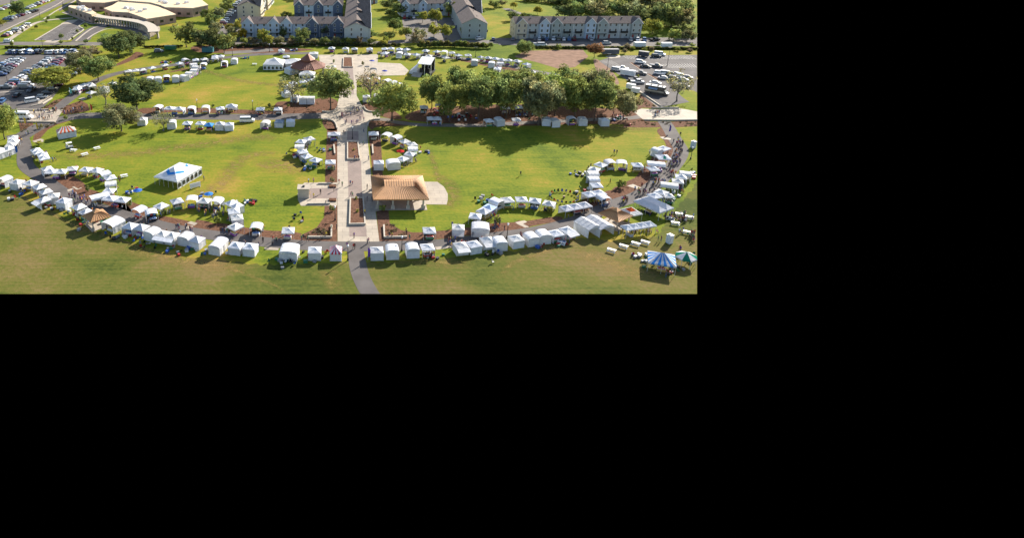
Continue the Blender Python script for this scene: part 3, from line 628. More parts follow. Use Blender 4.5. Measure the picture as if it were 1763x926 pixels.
def tent(px, py, kind='P', rz=0.0, walls='', label='', group=None, col=None, n=None, w=None, d=None, e=None, p=None, roofmesh=None, awn=False, cat='tent', name='canopy_tent', wallmat='tentw', nlegs=None):
    base = kind[0]; n = n or (int(kind[1]) if len(kind) > 1 and kind[1].isdigit() else 1)
    w = w or 3.05 * n; d = d or 3.05; e = e or 2.0; p = (2.0 + .95 if p else 2.7) if base == 'P' else 2.62
    e *= random.uniform(.95, 1.06); ev = round(e * 20) / 20; pv = round((p - 2.0 + ev) * 10) / 10
    c = G(px, py, ev + 0.25); loc = (c.x, c.y, 0.0)
    t = thing(name, label, cat, loc, rz, group)
    mk = M['tentc'] if col else M['tentw']
    if roofmesh: rm = roofmesh
    elif base == 'P': rm = tmesh(('P', w, d, ev, pv, n, bool(col)), lambda: roof_peak(w, d, ev, pv, n).mesh('roof', mk))
    elif base == 'A':
        fr = 'f' in walls
        rm = tmesh(('A', w, d, ev, pv, fr, bool(col)), lambda: roof_arch(w, d, ev, pv, front=fr).mesh('roof', mk))
    else: rm = tmesh(('H', w, d, ev, pv, bool(col)), lambda: roof_hip(w, d, ev, pv).mesh('roof', mk))
    O('roof', rm, t, color=col)
    nx = n if base == 'P' else max(1, round(w / 3.6)); lm = leg_mesh(ev - .06)
    for k in range(nx + 1):
        for sy in (-1, 1): O('leg', lm, t, (-w / 2 + .06 + (w - .12) * k / nx, sy * (d / 2 - .06), 0))
    if d > 4.5:
        for k in range(1, max(2, round(d / 3.6))):
            for sx in (-1, 1): O('leg', lm, t, (sx * (w / 2 - .06), -d / 2 + d * k / max(2, round(d / 3.6)), 0))
    h = ev - .1
    if 'b' in walls: O('side_wall', wall_mesh(w - .2, h, wallmat), t, (0, d / 2 - .08, 0))
    if 'f' in walls: O('side_wall', wall_mesh(w - .2, h, wallmat), t, (0, -d / 2 + .08, 0))
    if 'l' in walls: O('side_wall', wall_mesh(d - .2, h, wallmat), t, (-w / 2 + .08, 0, 0), math.pi / 2)
    if 'r' in walls: O('side_wall', wall_mesh(d - .2, h, wallmat), t, (w / 2 - .08, 0, 0), math.pi / 2)
    if awn: O('awning', awning_mesh(w), t, (0, -d / 2 - .02, ev - .02))
    TENTS.append((loc, rz, w, d, walls, label, kind)); return t
SHAPE = {'P': 'peaked', 'A': 'arched', 'H': 'long ridged'}
def chain(fr, items, cluster, anchor, group, face=None, flip=False):
    """a row of tents along a curve: each turns with the row; items (x, y, kind, walls, extras)"""
    P = [G(*fp(fr if len(it[0:1]) and not isinstance(it[0], str) else it[0], it[0] if not isinstance(it[0], str) else it[1], it[1] if not isinstance(it[0], str) else it[2]), 2.4) for it in items]
    for i, it in enumerate(items):
        f = fr
        if isinstance(it[0], str): f, it = it[0], it[1:]
        x, y, kind = it[:3]; walls = it[3] if len(it) > 3 else ''; ex = dict(it[4]) if len(it) > 4 else {}
        if 'rz' in ex: rz = R(ex.pop('rz'))
        else:
            a, b = P[max(i - 1, 0)], P[min(i + 1, len(P) - 1)]
            if (P[i] - a).length > 14: a = P[i]
            if (b - P[i]).length > 14: b = P[i]
            dd = b - a; rz = math.atan2(dd.y, dd.x) if dd.length > .1 else 0
            if flip: rz += math.pi
            rz += random.uniform(-.06, .06)
        px, py = fp(f, x, y)
        cn = ex.pop('cn', 'white'); sh = SHAPE[kind[0]]
        if len(kind) > 1: sh = {'2': 'double-peaked', '3': 'triple-peaked', '4': 'four-peaked'}[kind[1]]
        st = 'walled ' if len(walls) >= 3 else ''
        lb = f"{cn} {st}{sh} tent, {ordn(i)} from {anchor} in the {cluster}"
        if len(lb.split()) > 16: lb = f"{cn} {st}tent, {ordn(i)} from {anchor} in the {cluster}"
        if len(lb.split()) > 16: lb = f"{cn} tent {ordn(i)} from {anchor}, {cluster}"
        tent(px, py, kind, rz, walls, lb, group, **ex)
BL, DB = (.10, .33, .72), (.25, .32, .42)
chain('U', [(200, 632, 'P2', 'b'), (190, 700, 'P2', ''), (70, 805, 'P2', 'b'), (-60, 790, 'P2', '')], 'row at the west gate', 'the plaza', 'tents at the west gate')
chain('A', [('U', 590, 825, 'P2', 'l', {'w': 5.0, 'd': 3.0}), ('U', 690, 905, 'P2', ''), (625, 70, 'P', 'fl'), (745, 105, 'P2', ''), (955, 68, 'P', ''), (1140, 78, 'P', 'b'), (1285, 88, 'P', ''), (1385, 138, 'A', ''), (1463, 188, 'P', ''),
            (1470, 275, 'A', 'b'), (1450, 360, 'P', ''), (1320, 440, 'A', '', {'w': 3.0, 'd': 5.0}), ('B', 385, 82, 'P2', '', {'w': 7.2})], 'western crescent', 'the west gate', 'tents of the western crescent')
chain('A', [(65, 205, 'A', 'lr'), (225, 245, 'P', 'flr'), (405, 258, 'P', 'b', {'w': 3.4}), (525, 308, 'P', 'l'), (605, 372, 'P', 'lb'), (705, 428, 'P', 'r'), (575, 482, 'P', 'fl', {'awn': True}), (845, 492, 'P', 'flr'), (1050, 575, 'P', ''), (1140, 640, 'P', ''),
            ('B', 345, 390, 'A', 'lrb', {'w': 4.2, 'd': 4.2}), ('B', 570, 440, 'P', 'lrb', {'p': 3.8}), ('B', 720, 460, 'P', 'lb', {'p': 3.8}), ('B', 865, 515, 'A', 'flr'), ('B', 1065, 555, 'P2', 'flrb', {'awn': True, 'w': 5.4}),
            ('B', 1310, 580, 'A', 'flr'), ('B', 1455, 620, 'P', 'flr', {'p': 3.7}), ('C', 975, 485, 'A', 'flrb', {'d': 4.6}), ('C', 1127, 500, 'P', 'flrb'), ('C', 1250, 510, 'P', 'flrb')],
      'outer row by the tan shelter', 'the west gate', 'tents of the western outer row')
chain('C', [(300, 195, 'A', ''), (400, 225, 'A', 'l'), (485, 163, 'P', ''), (620, 122, 'P', ''), (745, 108, 'A', 'r'), (855, 118, 'P', 'r'), (963, 122, 'A', 'b'), (1110, 150, 'P2', 'r', {'w': 5.0}), (1110, 208, 'P', 'r'), (1135, 262, 'P', 'r'), (1122, 340, 'P', ''), (1300, 345, 'A', 'b', {'rz': -4})],
      'south-western crescent', 'the tan shelter', 'tents of the south-western crescent')
chain('D', [(230, 372, 'P', '', {'rz': 0}), (240, 535, 'A', 'flr', {'rz': -6, 'w': 4.3, 'd': 4.0}), (457, 540, 'P', 'flrb', {'rz': 0})], 'row by the red striped tent', 'the stone pad', 'tents west of the entry path')
chain('D', [(990, 540, 'P', 'flrb', {'rz': 2}), (1122, 532, 'A', 'flr', {'rz': 3}), (1295, 522, 'A', 'flr', {'rz': 5}), (1425, 515, 'P', '', {'rz': 6}), (1440, 372, 'P', '', {'rz': 0})], 'row east of the entry path', 'the entry path', 'tents east of the entry path')
chain('E', [(310, 582, 'P', 'flrb', {'awn': True}), (440, 570, 'P', 'flrb'), (575, 530, 'P', 'flr', {'awn': True, 'p': 3.7}), (698, 540, 'A', 'flr'), (862, 512, 'P', 'flrb'), (1012, 495, 'A', 'flr'), (1132, 470, 'A', 'flr'), (1258, 460, 'P', 'lr'), (1372, 430, 'P', 'lrb', {'awn': True})],
      'outer row below the drum circle', 'the entry path', 'tents of the south-eastern outer row')
chain('E', [(285, 402, 'P', 'fl', {'rz': -8}), (505, 400, 'A', 'fl', {'w': 4.4, 'd': 3.6, 'rz': -8}), (455, 290, 'P', 'r'), (540, 240, 'P', 'r'), (595, 205, 'P', 'r', {'col': (.55, .66, .85), 'cn': 'pale blue'}), (665, 148, 'A', 'lr'), (775, 130, 'P', ''), (915, 125, 'P', ''), (1050, 138, 'P', ''), (1190, 165, 'P', 'r')],
      'south-eastern crescent', 'the path', 'tents of the south-eastern crescent')
chain('F', [(240, 775, 'P3', 'b', {'rz': 20, 'w': 8.5}), (425, 645, 'P2', 'b', {'rz': 18}), (515, 690, 'A', '', {'rz': 18}), (445, 562, 'P', 'l', {'rz': 0}), (415, 505, 'A', 'lr', {'rz': 90}), (410, 452, 'A', 'lr', {'rz': 90}), (425, 405, 'P', 'l'), (490, 360, 'P', ''), (585, 340, 'A', 'b'), (700, 345, 'A', 'r'),
            (855, 362, 'P', 'r', {'rz': -5}), (1012, 400, 'P', ''), (1040, 355, 'A', '', {'w': 3.0, 'd': 5.0, 'rz': 75}), ('H', 955, 315, 'P', '', {'w': 3.6}), ('H', 845, 345, 'A', 'flr', {'rz': 30, 'w': 2.6, 'd': 2.6})],
      'eastern crescent', 'the drum circle', 'tents of the eastern crescent')
chain('F', [(1330, 452, 'A', 'fr', {'rz': 70}), (1290, 478, 'P', 'r', {'rz': -20}), (1258, 522, 'P', 'r', {'rz': -20}), (1172, 568, 'A', '', {'rz': 70, 'd': 4.6}), (1095, 632, 'P', ''), (1030, 668, 'P', ''), (1165, 668, 'P', '', {'w': 2.6, 'd': 2.6})],
      'outer row at the path bend', 'the east plaza', 'tents of the eastern outer row')
chain('I', [(463, 240, 'P', 'b', {'rz': 0, 'w': 4.2}), (255, 280, 'P', ''), (190, 303, 'P', 'l'), (175, 352, 'A', 'l', {'rz': 90}), (200, 388, 'P', 'l'), (235, 428, 'P', 'l'), (310, 458, 'P', ''), (433, 475, 'P', 'r', {'rz': 0})],
      'ring west of the promenade', 'the crossing', 'tents of the ring west of the promenade')
chain('I', [(795, 237, 'P', '', {'rz': 0, 'w': 3.4}), (905, 252, 'A', ''), (987, 272, 'A', 'l'), (1055, 302, 'P', ''), (1118, 328, 'P', 'r'), (1125, 370, 'A', 'b', {'rz': 90}), (1100, 408, 'P', 'r'), (1040, 448, 'P', ''), (960, 478, 'A', 'flr', {'rz': 12, 'w': 4.0}), (838, 478, 'P', 'flrb', {'rz': 0})],
      'ring east of the promenade', 'the crossing', 'tents of the ring east of the promenade')
chain('O', [(400, 258, 'A', 'b'), (620, 275, 'P2', 'r', {'w': 7.5}), (842, 278, 'A', 'r'), (1030, 268, 'A', 'r'), (1228, 275, 'P', ''), (1375, 245, 'P', 'b', {'p': 3.9, 'w': 4.2}), ('P', 525, 822, 'P', '', {'rz': 0}), ('P', 760, 822, 'P', 'r', {'rz': 0})],
      'row north of the vendor road', 'the dark oak', 'tents north of the vendor road')
chain('O', [(190, 415, 'P', 'flrb', {'rz': 0}), (580, 460, 'A', 'flr', {'rz': 8}), (790, 470, 'P', ''), (965, 470, 'P', ''), (1080, 490, 'P', '', {'col': BL, 'cn': 'bright blue', 'w': 2.8}), (1220, 480, 'P', 'flrb', {'p': 3.6}), (1345, 485, 'P', 'flrb'),
            ('J', 310, 820, 'A', 'lb', {'rz': -10}), ('J', 440, 805, 'P', 'flr', {'col': DB, 'cn': 'slate grey', 'rz': -5}), ('J', 545, 798, 'P', 'flrb', {'rz': 0})],
      'row south of the vendor road', 'the dark oak', 'tents south of the vendor road')
chain('N', [(600, 575, 'A', 'fb'), (708, 575, 'A', 'f'), (820, 558, 'A', ''), (940, 558, 'A', 'flr'), (1055, 548, 'A', 'flr'), (1125, 508, 'A', 'lr'), (1190, 472, 'A', 'lr'), (1212, 428, 'A', 'lr', {'rz': 80}), (1180, 392, 'A', 'lr')],
      'arched crescent', 'the dark oak', 'arched tents of the north-western crescent')
chain('N', [(360, 472, 'P2', ''), (500, 458, 'P', 'r'), (630, 432, 'P', ''), (800, 397, 'P', ''), (995, 372, 'P', 'r'), (1075, 332, 'A', 'b'), (1210, 328, 'P', ''), (1325, 318, 'P', 'r'), (1465, 292, 'P2', 'b'), (1310, 390, 'A', 'l', {'rz': 0}), ('P', 178, 172, 'A', 'flr', {'rz': 0}), ('P', 45, 210, 'A', 'lr', {'rz': 0}), ('P', 0, 125, 'P', '', {'rz': 0})],
      'row behind the arched crescent', 'the west lot', 'tents behind the north-western crescent')
chain('M', [(1020, 710, 'P', ''), (1080, 668, 'P2', 'l'), (1200, 655, 'P2', 'b'), (1210, 758, 'P', ''), (1380, 692, 'P', 'flr'), (1500, 635, 'P', '')], 'row between the oaks', 'the west lot', 'tents between the oaks')
chain('P', [(905, 530, 'A', 'flr', {'rz': 60}), (870, 600, 'P', 'fl', {'rz': 30}), (990, 655, 'P', 'flrb', {'rz': -20}), (1145, 680, 'A', 'flrb', {'rz': 90, 'w': 3.2, 'd': 6.0}), (960, 478, 'P', ''), (1090, 460, 'P', ''), (1205, 440, 'P', '')],
      'ring behind the maple', 'the bare tree', 'tents behind the maple')
chain('P', [(1235, 85, 'P', 'flr', {'rz': 0, 'w': 4.2, 'd': 4.2}), (870, 130, 'P', '', {'rz': 0}), (805, 45, 'P', 'b', {'rz': 0})], 'row behind the gazebo', 'the gazebo', 'tents behind the gazebo')
chain('S', [(85, 95, 'P', ''), (270, 100, 'P', 'r'), (390, 105, 'P', 'r'), (590, 105, 'P', 'br'), (790, 105, 'P', ''), (875, 100, 'P', 'r'), (985, 110, 'P', ''), (1080, 112, 'P', 'r'), (795, 160, 'P', 'f', {'w': 4.0}), (985, 165, 'A', 'fl'), (1090, 178, 'P', ''), (1210, 180, 'P', 'r'), (1335, 130, 'P', ''), (1375, 200, 'P', 'flr'), (1485, 140, 'P', ''),
            ('K', 680, 160, 'A', 'r'), ('K', 752, 165, 'P', ''), ('K', 698, 210, 'P', ''), ('K', 815, 188, 'P', ''), ('K', 905, 188, 'P', 'r')], 'row by the roadside hedge', 'the gazebo', 'tents of the north row')
chain('K', [(965, 242, 'A', 'flr', {'rz': -8}), (1022, 205, 'P', '', {'w': 2.5, 'd': 2.5}), (1093, 212, 'P', ''), (1160, 220, 'P', ''), (1222, 230, 'P', 'l'), (1285, 235, 'P', ''), (1365, 242, 'P', '', {'w': 4.0}), (1455, 270, 'P', 'b'), (1125, 262, 'A', 'flr'), (1205, 266, 'A', 'l'), (1180, 312, 'P', 'fl', {'w': 4.2}), ('L', 90, 345, 'P', ''), ('L', 300, 365, 'P', ''), ('L', 130, 395, 'P', '')],
      'row by the bare earth', 'the mobile stage', 'tents of the north-eastern row')
chain('S', [(550, 505, 'A', ''), (680, 503, 'A', ''), (820, 530, 'A', 'b'), (900, 552, 'A', 'b'), (970, 578, 'A', 'b'), (550, 735, 'P', 'flrb', {'rz': 0}), (700, 725, 'A', 'f', {'rz': 5}), (640, 385, 'A', '', {'col': (.12, .13, .15), 'cn': 'dark grey', 'rz': 0})],
      'ring beside the mobile stage', 'the north plaza', 'tents beside the mobile stage')
chain('V', [(265, 470, 'P', '', {'rz': 0}), (500, 455, 'A', '', {'rz': 0}), (420, 640, 'P2', 'r', {'rz': 0, 'w': 5.0}), (1250, 672, 'P', ''), (1410, 662, 'A', 'flr'), (1500, 475, 'P', ''), (1700, 470, 'P', ''), ('W', 70, 650, 'P', ''), ('W', 465, 652, 'A', 'fl'), ('W', 580, 665, 'A', 'f'), ('W', 800, 640, 'A', 'l'), ('W', 945, 648, 'A', 'flr'), ('W', 1230, 650, 'P', 'flr')],
      'row under the long trees', 'the crossing', 'tents under the long tree row')

# special tents
def hip_tent(fr, x, y, w, d, e, p, rz, label, stripes=0, mk2=None, walls='', group=None, windows=None, name='frame_tent', wallmat='tentw', wh=None):
    px, py = fp(fr, x, y); c = G(px, py, e + .3); t = thing(name, label, 'tent', (c.x, c.y, 0), R(rz), group)
    O('roof', roof_hip(w, d, e, p, stripes).mesh('roof', [M['tentw'], M[mk2]] if mk2 else M['tentw']), t)
    lm = leg_mesh(e - .1)
    nx, ny = max(1, round(w / 3)), max(1, round(d / 3))
    for k in range(nx + 1):
        for sy in (-1, 1): O('leg', lm, t, (-w / 2 + .08 + (w - .16) * k / nx, sy * (d / 2 - .08), 0))
    for k in range(1, ny):
        for sx in (-1, 1): O('leg', lm, t, (sx * (w / 2 - .08), -d / 2 + d * k / ny, 0))
    h = e - .15
    for ch, L, loc, a in (('f', w, (0, -d / 2 + .12, 0), 0), ('b', w, (0, d / 2 - .12, 0), 0), ('l', d, (-w / 2 + .12, 0, 0), math.pi / 2), ('r', d, (w / 2 - .12, 0, 0), -math.pi / 2)):
        if ch in walls:
            wo_ = O('side_wall', wall_mesh(L - .3, h, wallmat), t, loc, a)
            if windows and ch in windows:
                n = windows[ch]; ww = L / n * .55
                wm = tmesh(('twin', round(ww, 2)), lambda: MB().prism([(-ww / 2, 0), (ww / 2, 0), (ww / 2, .9)] + [(ww / 2 * math.cos(q * math.pi / 6), .9 + .35 * math.sin(q * math.pi / 6)) for q in range(1, 6)] + [(-ww / 2, .9)], 0, .03).mesh('window', M['glass']))
                for k in range(n):
                    o = O('window', wm, wo_, (-L / 2 + L * (k + .5) / n, -.045 if ch in 'fr' else -.045, .55)); o.rotation_euler = (math.pi / 2, 0, 0)
    return t
# the big white marquee with the blue print on its roof
def marquee():
    A, B, C, D_ = [G(*fp('T', *q), 2.6) for q in ((190, 335), (505, 405), (832, 205), (525, 150))]
    cen = (A + B + C + D_) / 4; ax = (B - A).normalized(); w = ((B - A).length + (C - D_).length) / 2; d = ((D_ - A).length + (C - B).length) / 2
    rz = math.atan2(ax.y, ax.x)
    t = thing('frame_tent', 'large white marquee with a blue angular band printed on its roof', 'tent', (cen.x, cen.y, 0), rz)
    e, p = 2.5, 4.7
    if w > d: mb = roof_hip(w, d, e, p)
    else:
        mb = roof_hip(d, w, e, p); mb.v = [(-y, x, z) for x, y, z in mb.v]
    O('roof', mb.mesh('roof', M['tentw']), t)
    # printed band: two legs of a chevron round the near corner of the ridge, lying just over the canvas
    rx = abs(w - d) / 2
    def rp(x, y):                                # height of the roof skin above (x, y)
        if w > d: f = min((w / 2 - abs(x)) / (d / 2), (d / 2 - abs(y)) / (d / 2), 1)
        else: f = min((w / 2 - abs(x)) / (w / 2), (d / 2 - abs(y)) / (w / 2), 1)
        sag = 0.06 * (p - e) * (1 - abs(2 * f - 1))
        return (x, y, e + (p - e) * f - sag + .03)
    rot = Matrix.Rotation(-rz, 3, 'Z')
    def onroof(q):                               # where the roof skin shows at this spot of the photograph
        z = 3.5
        for _ in range(25):
            l = rot @ (G(*fp('T', *q), z) - Vector((cen.x, cen.y, z))); z = z * .5 + rp(l.x, l.y)[2] * .5
        return Vector(rp(l.x, l.y))
    def printed(lo, hi, n=12):                    # a band between two edges, following the canvas
        mb = MB(); pt = lambda a, t: (a[0][0] + (a[1][0] - a[0][0]) * t, a[0][1] + (a[1][1] - a[0][1]) * t)
        for k in range(n):
            for j in range(3):
                q = [onroof(tuple(pt(lo, tt)[i] + (pt(hi, tt)[i] - pt(lo, tt)[i]) * jj for i in (0, 1))) for tt, jj in ((k / n, j / 3), ((k + 1) / n, j / 3), ((k + 1) / n, (j + 1) / 3), (k / n, (j + 1) / 3))]
                mb.quad(*q)
        O('printed_band', mb.mesh('printed_band', M['tblue']), t)
    printed(((378, 322), (352, 266)), ((408, 284), (388, 232)), 6); printed(((379, 322), (600, 284)), ((409, 285), (585, 262)), 14); printed(((612, 205), (655, 205)), ((610, 168), (636, 166)), 4)
    lm = leg_mesh(e - .1)
    for k in range(6):
        for sy in (-1, 1): O('leg', lm, t, (-w / 2 + .1 + (w - .2) * k / 5, sy * (d / 2 - .1), 0))
    for k in range(1, 5):
        for sx in (-1, 1): O('leg', lm, t, (sx * (w / 2 - .1), -d / 2 + d * k / 5, 0))
    wl = O('side_wall', wall_mesh(d - .3, e - .15), t, (w / 2 - .12, 0, 0), math.pi / 2)
    ww = d / 6 * .6
    wm = MB().prism([(-ww / 2, 0), (ww / 2, 0), (ww / 2, .9)] + [(ww / 2 * math.cos(q * math.pi / 6), .9 + .45 * math.sin(q * math.pi / 6)) for q in range(1, 6)] + [(-ww / 2, .9)], 0, .03).mesh('window', M['glass'])
    for k in range(6):
        o = O('window', wm, wl, (-d / 2 + d * (k + .5) / 6, -.09, .5)); o.rotation_euler = (math.pi / 2, 0, 0)
marquee()
def tent_corners(fr, A, B, C, D_, z):
    A, B, C, D_ = [G(*fp(fr, *q), z) for q in (A, B, C, D_)]
    cen = (A + B + C + D_) / 4; ax = (B - A) + (C - D_)
    return cen, ((B - A).length + (C - D_).length) / 2, ((D_ - A).length + (C - B).length) / 2, math.atan2(ax.y, ax.x)
def special(fr, corners, e, p, label, stripes=0, mk2=None, walls='', windows=None, name='frame_tent', group=None, wh=None):
    cen, w, d, rz = tent_corners(fr, *corners, e)
    pxy = None
    t = thing(name, label, 'tent', (cen.x, cen.y, 0), rz, group)
    if w >= d: mb = roof_hip(w, d, e, p, stripes)
    else: mb = roof_hip(d, w, e, p, stripes); mb.v = [(-y, x, z) for x, y, z in mb.v]
    O('roof', mb.mesh('roof', [M['tentw'], M[mk2]] if mk2 else M['tentw']), t)
    lm = leg_mesh(e - .1); nx, ny = max(1, round(w / 3)), max(1, round(d / 3))
    for k in range(nx + 1):
        for sy in (-1, 1): O('leg', lm, t, (-w / 2 + .08 + (w - .16) * k / nx, sy * (d / 2 - .08), 0))
    for k in range(1, ny):
        for sx in (-1, 1): O('leg', lm, t, (sx * (w / 2 - .08), -d / 2 + d * k / ny, 0))
    for ch, L, loc, a in (('f', w, (0, -d / 2 + .12, 0), 0), ('b', w, (0, d / 2 - .12, 0), math.pi), ('l', d, (-w / 2 + .12, 0, 0), -math.pi / 2), ('r', d, (w / 2 - .12, 0, 0), math.pi / 2)):
        if ch in walls:
            wl = O('side_wall', wall_mesh(L - .3, e - .15), t, loc, a)
            if windows and ch in windows:
                n = windows[ch]; ww = L / n * .5
                wm = tmesh(('twin', round(ww, 1)), lambda: MB().prism([(-ww / 2, 0), (ww / 2, 0), (ww / 2, .8)] + [(ww / 2 * math.cos(q * math.pi / 6), .8 + .4 * math.sin(q * math.pi / 6)) for q in range(1, 6)] + [(-ww / 2, .8)], 0, .03).mesh('window', M['glass']))
                for k in range(n):
                    o = O('window', wm, wl, (-L / 2 + L * (k + .5) / n, -.09, .5)); o.rotation_euler = (math.pi / 2, 0, 0)
    TENTS.append(((cen.x, cen.y, 0), rz, w, d, walls, label, 'H')); return t
special('U', ((905, 555), (1208, 508), (1196, 452), (900, 500)), 2.3, 3.7, 'orange and white striped tent with white walls on the west lawn', 9, 'torange', 'flrb')
special('D', ((585, 578), (693, 578), (690, 520), (586, 520)), 2.2, 3.3, 'small red and white striped tent beside the entry path', 9, 'tred', 'flr')
special('R', ((330, 665), (790, 735), (755, 545), (325, 470)), 2.4, 3.9, 'blue and white striped frame tent standing alone on the mown field', 9, 'tblue')
special('P', ((570, 245), (845, 250), (845, 180), (600, 175)), 2.5, 4.6, 'white hipped tent with arched windows beside the gazebo', 0, None, 'flrb', {'f': 5})
special('P', ((848, 235), (1060, 228), (1110, 165), (850, 180)), 2.4, 3.8, 'long white tent joining hipped tent and gazebo', 0, None, 'flb')
special('P', ((900, 320), (1040, 300), (970, 260), (860, 290)), 2.3, 3.6, 'white gabled tent with walls at the gazebo corner', 0, None, 'flrb')
special('P', ((1040, 375), (1250, 385), (1250, 335), (1060, 335)), 2.3, 3.4, 'white walled tent with windows below the gazebo', 0, None, 'flrb', {'f': 4})
def multi_ridge():                                 # wide white tent, two long bays with peaked far bays
    for (cs, n, lb) in (((('F'), (820, 728), (1075, 850), (1220, 795), (950, 680)), 2, 'wide white frame tent with two ridges by the eastern bend'),
                        ((('G'), (640, 345), (705, 400), (975, 325), (905, 285)), 4, 'long four-peaked white tent crowded with diners near the picnic tables')):
        cen, w, d, rz = tent_corners(cs[0], *cs[1:], 2.4)
        t = thing('frame_tent', lb, 'tent', (cen.x, cen.y, 0), rz)
        if n == 2:
            mb = MB()
            for k in (0, 1):
                h = roof_hip(w, d / 2, 2.4, 3.3) if w > d / 2 else roof_hip(d / 2, w, 2.4, 3.3)
                o = len(mb.v); mb.v += [(x, y + (k - .5) * d / 2, z) for x, y, z in h.v]; mb.f += [tuple(o + i for i in f) for f in h.f]; mb.m += h.m
            O('roof', mb.mesh('roof', M['tentw']), t)
            O('side_wall', wall_mesh(d * .5, 1.2), t, (-w / 2 + .1, 0, 1.0), math.pi / 2)
        else:
            mb = roof_peak(d, w, 2.4, 3.1, 4); mb.v = [(-y, x, z) for x, y, z in mb.v]
            O('roof', mb.mesh('roof', M['tentw']), t)
        lm = leg_mesh(2.35)
        for k in range(5):
            for j in range(3): O('leg', lm, t, (-w / 2 + .1 + (w - .2) * j / 2, -d / 2 + .1 + (d - .2) * k / 4, 0))
        TENTS.append(((cen.x, cen.y, 0), rz, w, d, '', lb, 'H'))
multi_ridge()
def barn_tents():                                  # two side-by-side gable marquees of the eastern path
    for k, (cs, lb) in enumerate(((((210, 290), (362, 380), (405, 345), (245, 255)), 'white gable tent with walls beside the tan shelter, path side'), (((300, 265), (455, 370), (550, 350), (345, 238)), 'white gable tent with walls beside the tan shelter, lawn side'))):
        cen, w, d, rz = tent_corners('G', *cs, 2.4)
        d = max(d, 4.5); t = thing('gable_tent', lb, 'tent', (cen.x, cen.y, 0), rz)
        mb = MB(); e, p = 2.3, 3.15
        for j in range(4):
            x0, x1 = -w / 2 + w * j / 4, -w / 2 + w * (j + 1) / 4
            mb.quad((x0, -d / 2, e), (x1, -d / 2, e), (x1, 0, p), (x0, 0, p)); mb.quad((x1, d / 2, e), (x0, d / 2, e), (x0, 0, p), (x1, 0, p))
        mb.quad((-w / 2, -d / 2, e), (-w / 2, 0, p), (-w / 2, d / 2, e)); mb.quad((w / 2, -d / 2, e), (w / 2, d / 2, e), (w / 2, 0, p))
        for y in (-d / 2, d / 2): mb.quad((-w / 2, y, e - .3), (w / 2, y, e - .3), (w / 2, y, e), (-w / 2, y, e))
        O('roof', mb.mesh('roof', M['tentw']), t)
        O('side_wall', wall_mesh(w - .2, 2.1), t, (0, -d / 2 + .06, 0)); 
        if k: O('side_wall', wall_mesh(w - .2, 2.1), t, (0, d / 2 - .06, 0))
        for j in range(5):
            for sy in (-1, 1): O('leg', leg_mesh(2.25), t, (-w / 2 + .1 + (w - .2) * j / 4, sy * (d / 2 - .06), 0))
        rb = MB()
        for j in range(5):
            x = -w / 2 + w * j / 4; rb.tube((x, -d / 2, e + .03), (x, 0, p + .03), .03, n=4).tube((x, 0, p + .03), (x, d / 2, e + .03), .03, n=4)
        O('roof_rib', rb.mesh('roof_rib', M['pole']), t)
barn_tents()
def green_tent():
    c = G(*fp('R', 985, 545), 2.4); t = thing('canopy_tent', 'green and white octagonal parasol tent on the mown field', 'tent', (c.x - .6, c.y, 0))
    mb = MB(); r = 2.4
    for k in range(8):
        a, b = k * math.pi / 4, (k + 1) * math.pi / 4
        mb.quad((r * math.cos(a), r * math.sin(a), 2.1), (r * math.cos(b), r * math.sin(b), 2.1), (0, 0, 3.2), mi=k % 2)
        mb.quad((r * math.cos(a), r * math.sin(a), 1.85), (r * math.cos(b), r * math.sin(b), 1.85), (r * math.cos(b), r * math.sin(b), 2.1), (r * math.cos(a), r * math.sin(a), 2.1), mi=k % 2)
    O('roof', mb.mesh('roof', [M['tentw'], M['tgreen']]), t)
    for k in range(8): O('leg', leg_mesh(2.1), t, ((r - .05) * math.cos(k * math.pi / 4), (r - .05) * math.sin(k * math.pi / 4), 0))
green_tent()
def red_peak():
    c = G(*fp('G', 728, 195), 2.3); t = thing('canopy_tent', 'white tent with a red pyramid crown beside the tan shelter', 'tent', (c.x, c.y, 0), R(20))
    mb = roof_peak(4.2, 4.2, 2.2, 3.5); mb.m = [1 if len(f) == 3 else 0 for f in mb.f]
    O('roof', mb.mesh('roof', [M['tentw'], M['torange']]), t)
    for sx in (-1, 1):
        for sy in (-1, 1): O('leg', leg_mesh(2.15), t, (sx * 2, sy * 2, 0))
    c = G(*fp('H', 945, 455), 2.4); t = thing('canopy_tent', 'white square tent with a green pine tree printed on its roof', 'tent', (c.x, c.y, 0), R(-3))
    O('roof', roof_peak(3.8, 3.8, 2.15, 3.0).mesh('roof', M['tentw']), t)
    pr = MB()                                     # pine printed on the near roof slope
    def sl(x, y):
        f = 1 - max(abs(x), abs(y)) / 1.9; zz = 2.15 + .85 * (f / .52 * .44 if f < .52 else .44 + (f - .52) / .48 * .56); return (x, y, zz + .03)
    for (yt, yb, hw) in ((-.45, -.9, .38), (-.75, -1.25, .52), (-1.05, -1.65, .66)): pr.quad(sl(-hw, yb), sl(hw, yb), sl(0.0, yt))
    pr.quad(sl(-.09, -1.85), sl(.09, -1.85), sl(.09, -1.6), sl(-.09, -1.6))
    O('printed_tree', pr.mesh('printed_tree', M['tgreen']), t)
    for sx in (-1, 1):
        for sy in (-1, 1): O('leg', leg_mesh(2.1), t, (sx * 1.84, sy * 1.84, 0))
red_peak()
